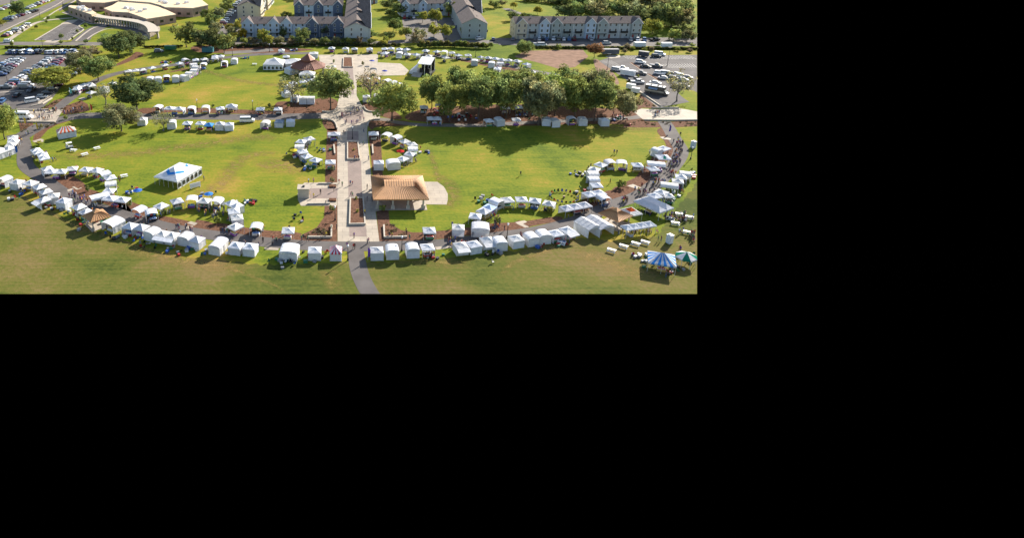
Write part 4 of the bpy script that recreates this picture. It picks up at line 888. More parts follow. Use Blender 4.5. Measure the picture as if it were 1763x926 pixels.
# ================================================================ BUILDINGS AND BUILT THINGS
def kbox(key, *a, m='trim'):
    return tmesh(key, lambda: MB().box(*a).mesh(key[0], M[m]))
def townhouse(name, A, B, depth, eave, label, bays, fr='p', storeys=3, ridge=2.5, side_win=True, flip=False, colors=None, ends=('siding', 'siding')):
    """a row of townhouses between ground pixels A and B (front wall line); bays: (t0, t1, colour, has gable)"""
    a, b = G(*fp(fr, *A)), G(*fp(fr, *B)); d = b - a; L = d.length; rz = math.atan2(d.y, d.x)
    t = thing(name, label, 'building', (a.x, a.y, 0), rz)
    D = depth; base = bays[0][2]
    sh = eave / storeys
    # main block, cut at the bays so that each house keeps its own siding colour
    for (t0, t1, colr, gab) in bays:
        x0, x1 = t0 * L, t1 * L
        w = O('wall', MB().box(x0 + .002, x1 - .002, 0, D, 0, eave).mesh('wall', M['siding']), t, color=colr)
    # main roof
    rm = MB(); ov = .5; rs = eave + ridge
    rm.quad((-ov, -ov, eave - .15), (L + ov, -ov, eave - .15), (L + ov, D / 2, rs), (-ov, D / 2, rs)); rm.quad((L + ov, D + ov, eave - .15), (-ov, D + ov, eave - .15), (-ov, D / 2, rs), (L + ov, D / 2, rs))
    rm.quad((-ov, -ov, eave - .3), (L + ov, -ov, eave - .3), (L + ov, -ov, eave - .15), (-ov, -ov, eave - .15))
    rf = O('roof', rm.mesh('roof', M['shingle']), t)
    gm = MB().quad((0, 0, eave), (0, D, eave), (0, D / 2, rs - .25)).quad((L, D, eave), (L, 0, eave), (L, D / 2, rs - .25)).mesh('gable', M['siding'])
    O('gable', gm, t, color=bays[0][2])
    wf = tmesh(('window_frame', 1), lambda: MB().box(-.55, .55, -.06, .0, 0, 1.6).mesh('window', M['trim']))
    wp = tmesh(('window_pane', 1), lambda: MB().box(-.44, -.03, -.085, -.062, .1, 1.5).box(.03, .44, -.085, -.062, .1, 1.5).mesh('pane', M['glass']))
    dm = tmesh(('door', 1), lambda: MB().box(-.5, .5, -.06, 0, 0, 2.1).mesh('door', M['objpaint']))
    for i, (t0, t1, colr, gab) in enumerate(bays):
        x0, x1 = t0 * L, t1 * L; xm = (x0 + x1) / 2; bw = x1 - x0; y = 0.0
        if gab:                                    # projecting front bay under its own gable
            bx0, bx1 = x0 + .4, x1 - .4; y = -1.1; gz = eave + (bx1 - bx0) / 2 * .98
            mb = MB().box(bx0, bx1, y, .05, 0, eave - .05)
            mb.quad((bx0, y, eave - .05), (bx1, y, eave - .05), (xm, y, gz))
            O('bay', mb.mesh('bay', M['siding']), t, color=colr)
            r = MB(); e2 = eave - .3; hw = (bx1 - bx0) / 2 + .4; yb = D / 2 * min(1, (gz - eave) / ridge) + .4
            r.quad((xm - hw, y - .35, e2), (xm, y - .35, gz + .12), (xm, yb, gz + .12), (xm - hw, .4, e2)); r.quad((xm, y - .35, gz + .12), (xm + hw, y - .35, e2), (xm + hw, .4, e2), (xm, yb, gz + .12))
            O('bay_roof', r.mesh('bay_roof', M['shingle']), t)
            tr = MB()
            for s in (-1, 1): tr.tube((xm + s * hw, y - .37, e2 + .02), (xm, y - .37, gz + .13), .17, n=4)
            O('fascia', tr.mesh('fascia', M['trim']), t)
            O('porch_roof', MB().box(bx0 + .3, bx1 - .3, y - 1.0, y - .02, 2.6, 2.75).mesh('porch_roof', M['black']), t)
        else:
            O('balcony', tmesh(('balc', round(bw, 1)), lambda: MB().box(-bw * .3, bw * .3, -1.1, -.01, -.12, 0).box(-bw * .3, bw * .3, -1.1, -1.04, 0, 1.0).box(-bw * .3, -bw * .3 + .06, -1.04, -.01, 0, 1.0).box(bw * .3 - .06, bw * .3, -1.04, -.01, 0, 1.0).mesh('balcony', M['black'])), t, (xm, 0, sh + .3))
            O('downpipe', tmesh(('dpipe', round(eave, 1)), lambda: MB().box(-.07, .07, -.14, -.01, 0, eave - .3).mesh('downpipe', M['trim'])), t, (x0 + .25, 0, 0))
        O('roof_vent', tmesh(('rfvent',), lambda: MB().box(-.25, .25, -.25, .25, 0, .9).mesh('roof_vent', M['black'])), rf, (xm + random.uniform(-1, 1), D * .36, eave + ridge * .55))
        nw = max(1, int(bw / 3.0))
        for f in range(storeys):
            for k in range(nw):
                x = x0 + bw * (k + .5) / nw
                if f == 0 and k == 0: O('door', dm, t, (x, y - .001, 0.02), color=random.choice(((.25, .05, .04), (.06, .08, .1), (.3, .28, .25)))); continue
                w = O('window', wf, t, (x, y - .001, f * sh + .9)); O('pane', wp, w)
    if side_win:
        for f in range(storeys):
            for k in (.3, .7):
                for (x, rr) in ((-.001, -math.pi / 2), (L + .001, math.pi / 2)):
                    w = O('window', wf, t, (x, D * k, f * sh + .9), rr); O('pane', wp, w)
    return t
LB, NV, BG, GR, SG = (.44, .51, .59), (.10, .125, .185), (.54, .46, .34), (.41, .43, .42), (.33, .36, .34)
def bays(n, cols, gab): return [(i / n, (i + 1) / n, cols[i % len(cols)], gab[i % len(gab)]) for i in range(n)]
townhouse('townhouse', (417, 65), (593, 65), 12, 7.6, 'townhouse row, half pale blue and half navy, facing the park', bays(8, [LB] * 5 + [NV] * 3, [1, 0, 1, 1, 0, 1, 0, 1]))
townhouse('townhouse', (507, 31), (590, 31), 12, 7.8, 'navy townhouse row behind the half blue row', bays(5, [NV, LB], [1, 0, 1, 0, 1]))
townhouse('townhouse', (446, 33), (484, -14), 13, 7.6, 'townhouse row seen end on behind the half blue row', bays(7, [BG, GR], [1, 0, 1]), ridge=2.8)
townhouse('townhouse', (634, 74), (632, 8), 12.5, 7.8, 'grey townhouse row end on beside the promenade axis', bays(8, [GR, SG], [1, 0, 1]), ridge=2.8)
townhouse('townhouse', (690, 29), (779, 27), 12, 7.8, 'pale townhouse row closing the parking court', bays(6, [LB, GR], [1, 0, 1, 0, 0, 1]))
townhouse('townhouse', (837, 67.5), (790, -6), 13, 8.2, 'olive grey townhouse row slanting away behind the round bush', bays(9, [SG], [0, 0, 1]), ridge=3.2)
townhouse('townhouse', (886, 67), (1102, 66), 12, 8.2, 'longest townhouse row, beige gabled end, facing the dirt lot', bays(11, [BG, GR, LB, SG, SG, GR, LB, SG, GR, GR, SG], [1, 0, 1, 1, 0, 0, 1, 1, 0, 0, 1]))
townhouse('townhouse', (608, 8), (650, 6), 12, 7.8, 'small pale townhouse block behind the end-on grey row', bays(3, [LB], [1, 0, 1]))
townhouse('townhouse', (520, -2), (600, -3), 12, 7.8, 'farthest navy townhouse row at the back of the estate', bays(5, [NV, GR], [1, 0, 1]))

# ---- school
def school():
    cen = G(*fp('a', 1300, 120)); t = thing('school_building', 'sprawling brick school with cream flat roofs and a curved colonnade', 'building', (cen.x, cen.y, 0))
    def wing(pts, h, fr='z'):
        w = [(G(*fp(fr, *p), h) - cen) for p in pts]; w = [(v.x, v.y) for v in w]
        wl = O('wall', MB().prism(w, 0, h - .02).mesh('wall', M['brick']), t)
        ww = MB(); n = len(w)
        cx, cy = sum(p[0] for p in w) / n, sum(p[1] for p in w) / n
        big = [(cx + (p[0] - cx) * 1.012, cy + (p[1] - cy) * 1.012) for p in w]
        rf = O('roof', MB().prism(big, h, h + .55, mtop=1).mesh('roof', [M['stone'], M['roofcream']]), t)
        # window bands on walls that face the camera
        wn_ = tmesh(('swin',), lambda: MB().box(-1.1, 1.1, -.05, .05, 0, 1.5).mesh('window', M['glass']))
        for i in range(n):
            a, b = Vector(w[i]), Vector(w[(i + 1) % n]); e = b - a
            if e.length < 8: continue
            nrm = Vector((e.y, -e.x)).normalized()
            if nrm.dot(Vector((cx, cy)) - a) > 0: nrm = -nrm
            if nrm.y > -.2 or b.y + cen.y > 700: continue
            k = int(e.length / 5)
            for j in range(k):
                p = a + e * (j + .5) / k + nrm * .03
                O('window', wn_, wl, (p.x, p.y, 1.4), math.atan2(e.y, e.x))
        for k in range(5):
            u = random.random(); q = Vector((cx, cy)) + (Vector(w[k % n]) - Vector((cx, cy))) * random.uniform(.2, .6)
            O('roof_unit', tmesh(('runit',), lambda: MB().box(-1.2, 1.2, -.9, .9, 0, 1.1).box(-.7, .7, -.5, .5, 1.1, 1.35).mesh('roof_unit', M['plastic'])), rf, (q.x, q.y, h + .55), random.random())
    wing([(466, -4), (500, 19), (640, 23), (742, 6), (742, -30), (466, -30)], 5.0)
    wing([(640, 58), (690, 78), (790, 83), (900, 122), (1078, 95), (1020, 68), (945, 36), (925, 24), (740, 9), (690, 40)], 4.4)
    wing([(925, 22), (985, 38), (1015, 51), (1180, 56), (1275, 37), (1235, 6), (1100, -32), (742, -32), (742, 8)], 5.2)
    wing([(430, 40), (520, 45), (590, 85), (560, 95), (480, 68), (420, 48)], 4.6)
    # curved colonnade
    line = [G(*fp('a', *p), 3.4) - cen for p in ((940, 152), (1010, 172), (1110, 186), (1220, 197), (1340, 212), (1440, 232), (1510, 258), (1545, 295), (1550, 330))]
    w = cat_rom([(v.x, v.y) for v in line], False, 4); Lp, Rp = strip_pts(w, 5.5); mb = MB()
    for i in range(len(w) - 1):
        a, b, c, d = Rp[i], Rp[i + 1], Lp[i + 1], Lp[i]
        mb.quad((*a, 3.7), (*b, 3.7), (*c, 3.7), (*d, 3.7)); mb.quad((*d, 3.3), (*c, 3.3), (*b, 3.3), (*a, 3.3)); mb.quad((*a, 3.3), (*b, 3.3), (*b, 3.7), (*a, 3.7)); mb.quad((*c, 3.3), (*d, 3.3), (*d, 3.7), (*c, 3.7))
    O('canopy', mb.mesh('canopy', M['stone']), t)
    cm = tmesh(('scol',), lambda: MB().box(-.28, .28, -.28, .28, 0, 3.3).box(-.42, .42, -.42, .42, 0, .9).mesh('column', M['stone']))
    for i in range(len(w)):
        for side, q in ((.85, Lp[i]), (.85, Rp[i])):
            p = Vector(w[i]).lerp(Vector(q), side); O('column', cm, t, (p.x, p.y, 0))
    # entrance canopy
    e = [G(*fp('a', *p), 4.2) - cen for p in ((690, 78), (760, 74), (980, 150), (930, 165))]
    O('entrance_canopy', MB().prism([(v.x, v.y) for v in e], 3.9, 4.4).mesh('entrance_canopy', M['roofcream']), t)
    for (x, y) in ((705, 84), (760, 103), (815, 122), (870, 141), (925, 160)):
        p = G(*fp('a', x, y), 4.2) - cen; O('pier', tmesh(('pier',), lambda: MB().box(-.7, .7, -.7, .7, 0, 3.9).mesh('pier', M['brick'])), t, (p.x, p.y, 0))
school()

# ---- pavilion with the tan standing-seam roof
def rib_roof(faces, step, r, m):
    """seams running down each roof face (a, b eave points, c, d top points)"""
    mb = MB()
    for a, b, c, d in faces:
        a, b, c, d = map(Vector, (a, b, c, d)); n = max(2, int((b - a).length / step))
        for k in range(n + 1):
            t = k / n; p, q = a.lerp(b, t), d.lerp(c, t)
            if (q - p).length > .2: mb.tube(p + Vector((0, 0, .03)), q + Vector((0, 0, .03)), r, n=4, cap=False)
    return mb.mesh('seam', m)
def pavilion():
    cen, w, d, rz = tent_corners('I', (785, 795), (1262, 790), (1205, 592), (775, 592), 3.5)
    t = thing('pavilion', 'open park pavilion under a broad tan standing-seam hip roof', 'pavilion', (cen.x, cen.y, 0), rz)
    e, p = 3.4, 5.1; hw, hd = w / 2, d / 2; rx = hw - 3.0
    # hip slopes up to a small vertical gablet at each end of the ridge
    g = 2.2; zg = e + (p - e) * (hd - g) / hd
    A, B, C, D_ = (-hw, -hd, e), (hw, -hd, e), (hw, hd, e), (-hw, hd, e)
    xg = hw - 3.4
    faces = [(A, B, (xg, -g, zg), (-xg, -g, zg)), (C, D_, (-xg, g, zg), (xg, g, zg)), ((-xg, -g, zg), (xg, -g, zg), (xg, 0, p), (-xg, 0, p)), ((xg, g, zg), (-xg, g, zg), (-xg, 0, p), (xg, 0, p)),
             (B, C, (xg, g, zg), (xg, -g, zg)), (D_, A, (-xg, -g, zg), (-xg, g, zg))]
    mb = MB()
    for f in faces: mb.quad(*f)
    for a, b in ((A, B), (B, C), (C, D_), (D_, A)): mb.quad((a[0], a[1], e - .3), (b[0], b[1], e - .3), b, a)
    mb.quad((-hw, -hd, e - .29), (-hw, hd, e - .29), (hw, hd, e - .29), (hw, -hd, e - .29))
    rf = O('roof', mb.mesh('roof', M['metalroof']), t)
    O('seam', rib_roof(faces, .62, .06, M['seam']), rf)
    O('gablet', MB().quad((-xg, -g, zg), (-xg, 0, p), (-xg, g, zg)).quad((xg, g, zg), (xg, 0, p), (xg, -g, zg)).mesh('gablet', M['metalroof_b']), rf)
    cm = MB().box(-.22, .22, -.22, .22, 1.1, e - .3).mesh('shaft', M['stone']); bm_ = MB().box(-.5, .5, -.5, .5, 0, 1.1).box(-.56, .56, -.56, .56, 1.02, 1.14).mesh('plinth', M['stone'])
    for i in range(4):
        for j in (-1, 0, 1):
            if j == 0 and i in (1, 2): continue
            c = O('column', cm, t, (-hw + 1.3 + (w - 2.6) * i / 3, j * (hd - 1.3), 0)); O('plinth', bm_, c)
    O('slab', MB().box(-hw + .3, hw - .3, -hd + .3, hd - .3, .045, .1).mesh('slab', M['kerb']), t)
    for k in range(5):
        c = O('bench', MB().box(-.9, .9, -.25, .25, .42, .48).box(-.7, -.6, -.2, .2, .1, .42).box(.6, .7, -.2, .2, .1, .42).mesh('bench', M['wood']), t, (-hw + 3 + k * 2.4, (-1) ** k * 2.0, 0))
pavilion()
def gazebo():
    cen, w, d, rz = tent_corners('P', (975, 250), (1255, 300), (1365, 255), (1110, 200), 3.4)
    c = G(*fp('P', 1160, 255), 3.2); w = d = 13.5
    t = thing('gazebo', 'octagonal gazebo with a two tier brown metal roof beside white tents', 'gazebo', (c.x, c.y, 0), R(22.5))
    r1, r0 = 8.2, 4.2
    def ring(r, z): return [(r * math.cos(k * math.pi / 4), r * math.sin(k * math.pi / 4), z) for k in range(8)]
    lo, mid, m2 = ring(r1, 3.2), ring(3.0, 5.6), ring(3.4, 6.1); mb = MB(); fa = []
    for k in range(8):
        j = (k + 1) % 8; mb.quad(lo[k], lo[j], mid[j], mid[k]); mb.quad(m2[k], m2[j], (0, 0, 8.6)); fa += [(lo[k], lo[j], mid[j], mid[k])]
        mb.quad((*lo[k][:2], 2.95), (*lo[j][:2], 2.95), lo[j], lo[k]); mb.quad((*mid[k][:2], 5.6), (*mid[j][:2], 5.6), (*mid[j][:2], 6.2), (*mid[k][:2], 6.2))
    rf = O('roof', mb.mesh('roof', M['metalroof_b']), t); O('seam', rib_roof(fa, .8, .04, M['metalroof_b']), rf)
    for k in range(8): O('column', tmesh(('gcol',), lambda: MB().box(-.2, .2, -.2, .2, 0, 3.2).box(-.4, .4, -.4, .4, 0, .9).mesh('column', M['stone'])), t, (7.2 * math.cos(k * math.pi / 4), 7.2 * math.sin(k * math.pi / 4), 0))
gazebo()
def shelter(fr, x, y, w, rz, label):
    c = G(*fp(fr, x, y), 3.0); t = thing('shelter', label, 'shelter', (c.x, c.y, 0), R(rz)); h = w / 2; e, p = 2.7, 4.3
    A, B, C, D_ = (-h, -h, e), (h, -h, e), (h, h, e), (-h, h, e); P = (0, 0, p); fs = [(A, B, P, P), (B, C, P, P), (C, D_, P, P), (D_, A, P, P)]
    mb = MB()
    for a, b, c_, d_ in fs: mb.quad(a, b, c_); mb.quad((*a[:2], e - .2), (*b[:2], e - .2), b, a)
    cu = .9
    for a, b in (((-cu, -cu), (cu, -cu)), ((cu, -cu), (cu, cu)), ((cu, cu), (-cu, cu)), ((-cu, cu), (-cu, -cu))): mb.quad((*a, p - .35), (*b, p - .35), (0, 0, p + .35))
    rf = O('roof', mb.mesh('roof', M['metalroof']), t); O('seam', rib_roof(fs, .6, .05, M['seam']), rf)
    for sx in (-1, 1):
        for sy in (-1, 1): O('post', tmesh(('spost',), lambda: MB().box(-.12, .12, -.12, .12, 0, 2.8).box(-.25, .25, -.25, .25, 0, .7).mesh('post', M['stone'])), t, (sx * (h - .6), sy * (h - .6), 0))
    O('slab', MB().box(-h, h, -h, h, .045, .08).mesh('slab', M['kerb']), t)
shelter('A', 1285, 690, 5.2, 40, 'small tan square shelter between crowded tents at the western crescent')
shelter('G', 580, 215, 6.0, 35, 'small tan square shelter beside the twin gable tents')
def mobile_stage():
    A = G(*fp('S', 1110, 440)); B = G(*fp('S', 1420, 470)); d = B - A; rz = math.atan2(d.y, d.x); L = d.length
    t = thing('mobile_stage', 'mobile concert stage with raised white roof panels on the north lawn', 'stage', (A.x, A.y, 0), rz)
    O('deck', MB().box(0, L, 0, 7, .9, 1.1).mesh('deck', M['black']), t)
    O('skirt', MB().box(.1, L - .1, .1, .15, 0, .9).mesh('skirt', M['black']), t)
    for k in range(3):
        x0, x1 = L * .38 + k * L * .19, L * .38 + (k + 1) * L * .19 - .15
        O('roof_panel', MB().quad((x0, -1.2, 5.2), (x1, -1.2, 5.2), (x1, 6.6, 6.6), (x0, 6.6, 6.6)).quad((x0, -1.2, 5.0), (x0, 6.6, 6.4), (x1, 6.6, 6.4), (x1, -1.2, 5.0)).quad((x0, -1.2, 5.0), (x1, -1.2, 5.0), (x1, -1.2, 5.2), (x0, -1.2, 5.2)).mesh('roof_panel', M['plastic']), t)
    for x in (.4 * L, .68 * L, .95 * L):
        for y in (-.6, 6.2): O('truss_post', MB().box(x - .12, x + .12, y - .12, y + .12, 0, 5.4 if y < 0 else 6.5).mesh('truss_post', M['pole']), t)
    O('back_wall', MB().box(L * .38, L * .95, 6.5, 6.6, 1.1, 6.2).mesh('back_wall', M['black']), t)
    O('side_skirt', MB().quad((0, 0, .9), (L * .36, -.5, 3.4), (L * .36, 6, 4.6), (0, 6, 1.0)).quad((0, 0, 0), (L * .36, -.5, 0), (L * .36, -.5, 3.4), (0, 0, .9)).mesh('side_skirt', M['tentw']), t)
    for x in (.45, .6, .8): O('speaker', MB().box(L * x, L * x + .8, .3, 1.0, 1.1, 2.9).mesh('speaker', M['black']), t)
    O('ramp', MB().quad((L * .2, -4, .05), (L * .6, -4.5, .05), (L * .6, -.05, 1.0), (L * .2, -.05, 1.0)).mesh('ramp', M['kerb']), t)
mobile_stage()
def kiosk():
    c = G(*fp('I', 210, 770)); t = thing('kiosk', 'white box kiosk on the rounded plaza west of the promenade', 'kiosk', (c.x, c.y, .05))
    O('body', MB().box(-1.5, 1.5, -1.4, 1.4, 0, 2.7).mesh('body', M['stone']), t)
    O('roof', MB().box(-1.7, 1.7, -1.6, 1.6, 2.7, 2.88).mesh('roof', M['kerb']), t)
    O('counter', MB().box(1.5, 1.85, -1.0, 1.0, .95, 1.05).mesh('counter', M['wood']), t); O('hatch', MB().box(1.5, 1.53, -1.0, 1.0, 1.05, 2.2).mesh('hatch', M['black']), t)
    O('vent', MB().box(-.3, .3, -.3, .3, 2.88, 3.2).mesh('vent', M['black']), t)
kiosk()
# raised planters and seat walls
def planter(fr, A, B, C, D_, label, h=.55):
    P = [G(*fp(fr, *q), h) for q in (A, B, C, D_)]; cen = sum(P, Vector()) / 4; t = thing('planter', label, 'planter', (cen.x, cen.y, .03))
    q = [(p.x - cen.x, p.y - cen.y) for p in P]; w = .4
    cx = 0
    inner = [(x * (1 - w / max(abs(x), .5) * .9), y * (1 - w / max(abs(y), .5) * .9)) for x, y in q]
    for i in range(4):
        j = (i + 1) % 4; O('wall', MB().prism([q[i], q[j], inner[j], inner[i]], 0, h).mesh('wall', M['stone']), t)
    O('soil', MB().prism(inner, 0, h - .12).mesh('soil', M['mulch']), t)
    return cen, inner, h
PL = [planter('D', (750, 325), (895, 322), (878, 98), (758, 98), 'long stone planter beside the pavilion'), planter('I', (572, 455), (683, 455), (668, 308), (572, 308), 'stone planter between the two tent rings'),
      planter('J', (1035, 300), (1133, 300), (1125, 212), (1040, 212), 'stone planter on the north plaza')]
def seat_wall(fr, pts, label, h=.5, w=.45):
    P = [G(*fp(fr, *q)) for q in pts]; c = P[0]; mb = MB(); ww = [(p.x - c.x, p.y - c.y) for p in P]
    if len(ww) > 3: ww = cat_rom(ww, False, 4)
    Lp, Rp = strip_pts(ww, w)
    for i in range(len(ww) - 1): mb.prism([Rp[i], Rp[i + 1], Lp[i + 1], Lp[i]], 0, h)
    return tag(O('seat_wall', mb.mesh('seat_wall', M['stone']), None, (c.x, c.y, 0)), label, 'wall')
seat_wall('D', [(400, 446), (600, 446), (602, 345)], 'cornered stone seat wall west of the promenade end')
seat_wall('D', [(1250, 444), (1055, 448), (1050, 345)], 'cornered stone seat wall east of the promenade end')
seat_wall('I', [(365, 62), (420, 68), (470, 55), (490, 30)], 'curved stone seat wall under the maple at the crossing')
seat_wall('I', [(712, 20), (730, 50), (770, 65), (845, 65)], 'curved stone seat wall east of the crossing')
seat_wall('I', [(415, 130), (460, 145), (482, 175), (488, 205)], 'curved stone seat wall at the south-west corner of the crossing')
seat_wall('I', [(850, 128), (790, 132), (755, 150), (745, 185)], 'curved stone seat wall at the south-east corner of the crossing')
seat_wall('I', [(462, 345), (470, 420)], 'short stone seat wall beside the ring west of the promenade'); seat_wall('I', [(785, 345), (790, 420)], 'short stone seat wall beside the ring east of the promenade')
seat_wall('U', [(300, 372), (520, 380), (880, 384)], 'straight stone wall along the west plaza'); seat_wall('U', [(250, 190), (640, 190), (780, 182)], 'stone wall between the west plaza and the lot')
seat_wall('U', [(500, 130), (680, 90), (830, 0)], 'sloping stone wall beside the west lot'); seat_wall('Q', [(940, 748), (1300, 748)], 'stone wall between the east plaza and the lot'); seat_wall('Q', [(760, 520), (1080, 740)], 'sloping stone wall beside the east lot'); seat_wall('Q', [(840, 908), (1250, 912), (1540, 908)], 'straight stone wall along the east plaza')
for k, (a, b) in enumerate((((440, 668), (330, 668)), ((430, 835), (240, 838)))): seat_wall('I', [a, b], ['stone bench wall at the north side of the kiosk plaza', 'stone bench wall at the south side of the kiosk plaza'][k], .45, .5)
for k, (x, y) in enumerate(((452, 690), (452, 806))): 
    c = G(*fp('I', x, y)); tag(O('planter_box', MB().box(-1.0, 1.0, -.8, .8, 0, .35).box(-.85, .85, -.65, .65, .35, .4).mesh('planter_box', M['mulch']), None, (c.x, c.y, .04)), ['square mulch planter at the north side of the kiosk plaza', 'square mulch planter at the south side of the kiosk plaza'][k], 'planter')
# lamp posts
def lamp(fr, x, y, ytop, label, group, arm=True):
    px, py = fp(fr, x, y); h = max(3.5, min(height_at(px, py, fp(fr, x, ytop)[1]), 12)); c = G(px, py)
    t = thing('street_lamp', label, 'lamp', (c.x, c.y, 0), 0, group)
    O('post', MB().tube((0, 0, 0), (0, 0, h), .11, .07, 8).tube((0, 0, 0), (0, 0, .6), .22, .2, 8).mesh('post', M['black']), t)
    if arm: O('lamp_head', MB().box(-.9, .9, -.18, .18, h, h + .14).mesh('lamp_head', M['black']), t)
    else: O('lamp_head', MB().tube((0, 0, h), (0, 0, h + .5), .14, .22, 8).tube((0, 0, h + .5), (0, 0, h + .6), .26, .1, 8).mesh('lamp_head', M['plastic']), t)
for i, (fr, x, y, yt, lb) in enumerate((('D', 632, 295, 205, 'path lamp in the mulch bed below the kiosk plaza'), ('D', 1203, 560, 455, 'path lamp between the arched tents east of the entry path'), ('D', 742, 640, 560, 'path lamp beside the red striped tent'),
        ('E', 768, 520, 440, 'path lamp behind the walled tents below the drum circle'), ('P', 428, 855, 765, 'path lamp on the vendor road, near the arched pavilions'), ('P', 1145, 820, 755, 'path lamp beside the maple'), ('O', 925, 300, 225, 'path lamp among the tents north of the vendor road'), ('I', 618, 290, 200, 'path lamp in the middle of the crossing'),
        ('H', 1380, 500, 410, 'path lamp at the bend of the east path'), ('P', 158, 130, 60, 'path lamp by the north-western drive'), ('P', 650, 75, 10, 'path lamp behind the hipped tent'))):
    lamp(fr, x, y, yt, lb, 'lamps along the paths', False)
for fr, x, y, yt, lb in (('Q', 348, 235, 30, 'tall lot lamp at the grass edge of the east lot'), ('Q', 1145, 190, -60, 'tall lot lamp in the middle of the east lot'), ('M', 110, 690, 530, 'tall lot lamp among the cars nearest the west plaza'), ('M', 200, 320, 240, 'tall lot lamp at the far car row'), ('M', 580, 235, 60, 'tall utility pole in the hedge line'), ('M', 722, 320, 130, 'tall lot lamp above the parked cars, hedge side'),
        ('a', 405, 180, 100, 'street lamp on the diagonal street, school side'), ('a', 637, 65, -10, 'street lamp beside the school entrance'), ('K', 972, 210, 120, 'tall lamp behind the north-eastern tents')):
    lamp(fr, x, y, yt, lb, 'tall lamps of the lots and streets')
# ================================================================ TREES AND PLANTS
def crown_mesh(seed, nclump, per, leaf, sparse=False, flat=0.8):
    """leaf faces gathered in clumps through a crown of radius 1 (x, y) and height 0..1 scaled later"""
    rnd = random.Random(seed); V, F, S = [], [], []
    cl = []
    while len(cl) < nclump:
        x, y, z = rnd.uniform(-1, 1), rnd.uniform(-1, 1), rnd.uniform(-1, 1); r = math.sqrt(x * x + y * y + z * z)
        if r > 1 or r < (.35 if not sparse else .25): continue
        if z < -.75: continue
        if rnd.random() > r * r + .1: continue
        k = .80 + .17 * math.sin(3.1 * math.atan2(y, x) + seed) * (1 if not sparse else 1.3) + rnd.uniform(-.08, .1)
        cl.append((x * k, y * k, z * k * (flat + .12 * math.sin(2 * x + seed)), rnd.uniform(.15, .30) * (.8 if sparse else 1)))
    for cx, cy, cz, cr in cl:
        sh = rnd.uniform(.45, 1.35); hue = rnd.uniform(-.12, .16)
        for _ in range(int(per * (cr / .24) ** 2)):
            a, b = rnd.uniform(0, 2 * math.pi), math.acos(rnd.uniform(-1, 1)); q = cr * rnd.uniform(.35, 1) ** .5
            px, py, pz = cx + q * math.sin(b) * math.cos(a), cy + q * math.sin(b) * math.sin(a), cz + q * math.cos(b) * .8
            n = Vector((rnd.gauss(0, 1) + math.sin(b) * math.cos(a), rnd.gauss(0, 1) + math.sin(b) * math.sin(a), rnd.gauss(0, 1) + .8 + math.cos(b))).normalized()
            u = n.orthogonal().normalized(); w = n.cross(u); t = rnd.uniform(0, 6.28); u, w = u * math.cos(t) + w * math.sin(t), w * math.cos(t) - u * math.sin(t)
            l = leaf * rnd.uniform(.6, 1.35); i = len(V); c = Vector((px, py, pz))
            V += [tuple(c - u * l), tuple(c + w * l * .6), tuple(c + u * l), tuple(c - w * l * .6)]; F.append((i, i + 1, i + 2, i + 3))
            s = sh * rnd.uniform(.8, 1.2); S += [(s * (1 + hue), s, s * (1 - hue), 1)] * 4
    me = bpy.data.meshes.new('crown'); me.from_pydata(V, [], F); me.materials.append(M['leaf'])
    ca = me.color_attributes.new('shade', 'FLOAT_COLOR', 'POINT'); ca.data.foreach_set('color', [x for s in S for x in s]); me.update()
    return me
def trunk_mesh(seed, bare=False):
    """unit tree: total height 1, crown radius .5; trunk up to the crown then limbs"""
    rnd = random.Random(seed); mb = MB(); 
    p = Vector((0, 0, 0)); r = .030; segs = []
    for k in range(4):
        q = p + Vector((rnd.uniform(-.02, .02), rnd.uniform(-.02, .02), .1)); mb.tube(p, q, r, r * .86, 7, cap=(k == 0)); p, r = q, r * .86
    mb.tube((0, 0, 0), (0, 0, .035), .046, .03, 7)
    nb = 9 if bare else 6
    for k in range(nb):
        a = 2 * math.pi * k / nb + rnd.uniform(-.3, .3); L = rnd.uniform(.24, .36)
        s = Vector((0, 0, rnd.uniform(.26, .40))); m = s + Vector((math.cos(a) * L * .5, math.sin(a) * L * .5, L * .55)); e = m + Vector((math.cos(a + .3) * L * .6, math.sin(a + .3) * L * .6, L * .45))
        mb.tube(s, m, .015, .009, 5, cap=False); mb.tube(m, e, .009, .004, 4)
        if bare:
            for j in range(3):
                d = Vector((math.cos(a + rnd.uniform(-1, 1)), math.sin(a + rnd.uniform(-1, 1)), rnd.uniform(.3, 1))) * .14; mb.tube(m.lerp(e, j / 3), m.lerp(e, j / 3) + d, .005, .002, 3, cap=False)
    mb.tube(p, p + Vector((0, 0, .3)), .017, .006, 5)
    return mb.mesh('trunk', M['bark2' if bare else 'bark'])
CROWN = [crown_mesh(s, 95, 75, .052) for s in (1, 2, 3, 4, 5)]; SPARSE = [crown_mesh(s, 55, 34, .045, True) for s in (11, 12)]
FAR = [crown_mesh(s, 60, 34, .085) for s in (21, 22, 23)]
TRK = [trunk_mesh(s) for s in (1, 2, 3)]; TRKB = [trunk_mesh(s, True) for s in (7, 8)]
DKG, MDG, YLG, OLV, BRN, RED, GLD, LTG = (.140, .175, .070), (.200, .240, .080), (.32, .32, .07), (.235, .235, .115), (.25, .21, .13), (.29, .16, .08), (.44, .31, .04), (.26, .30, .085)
TCNT = [0]
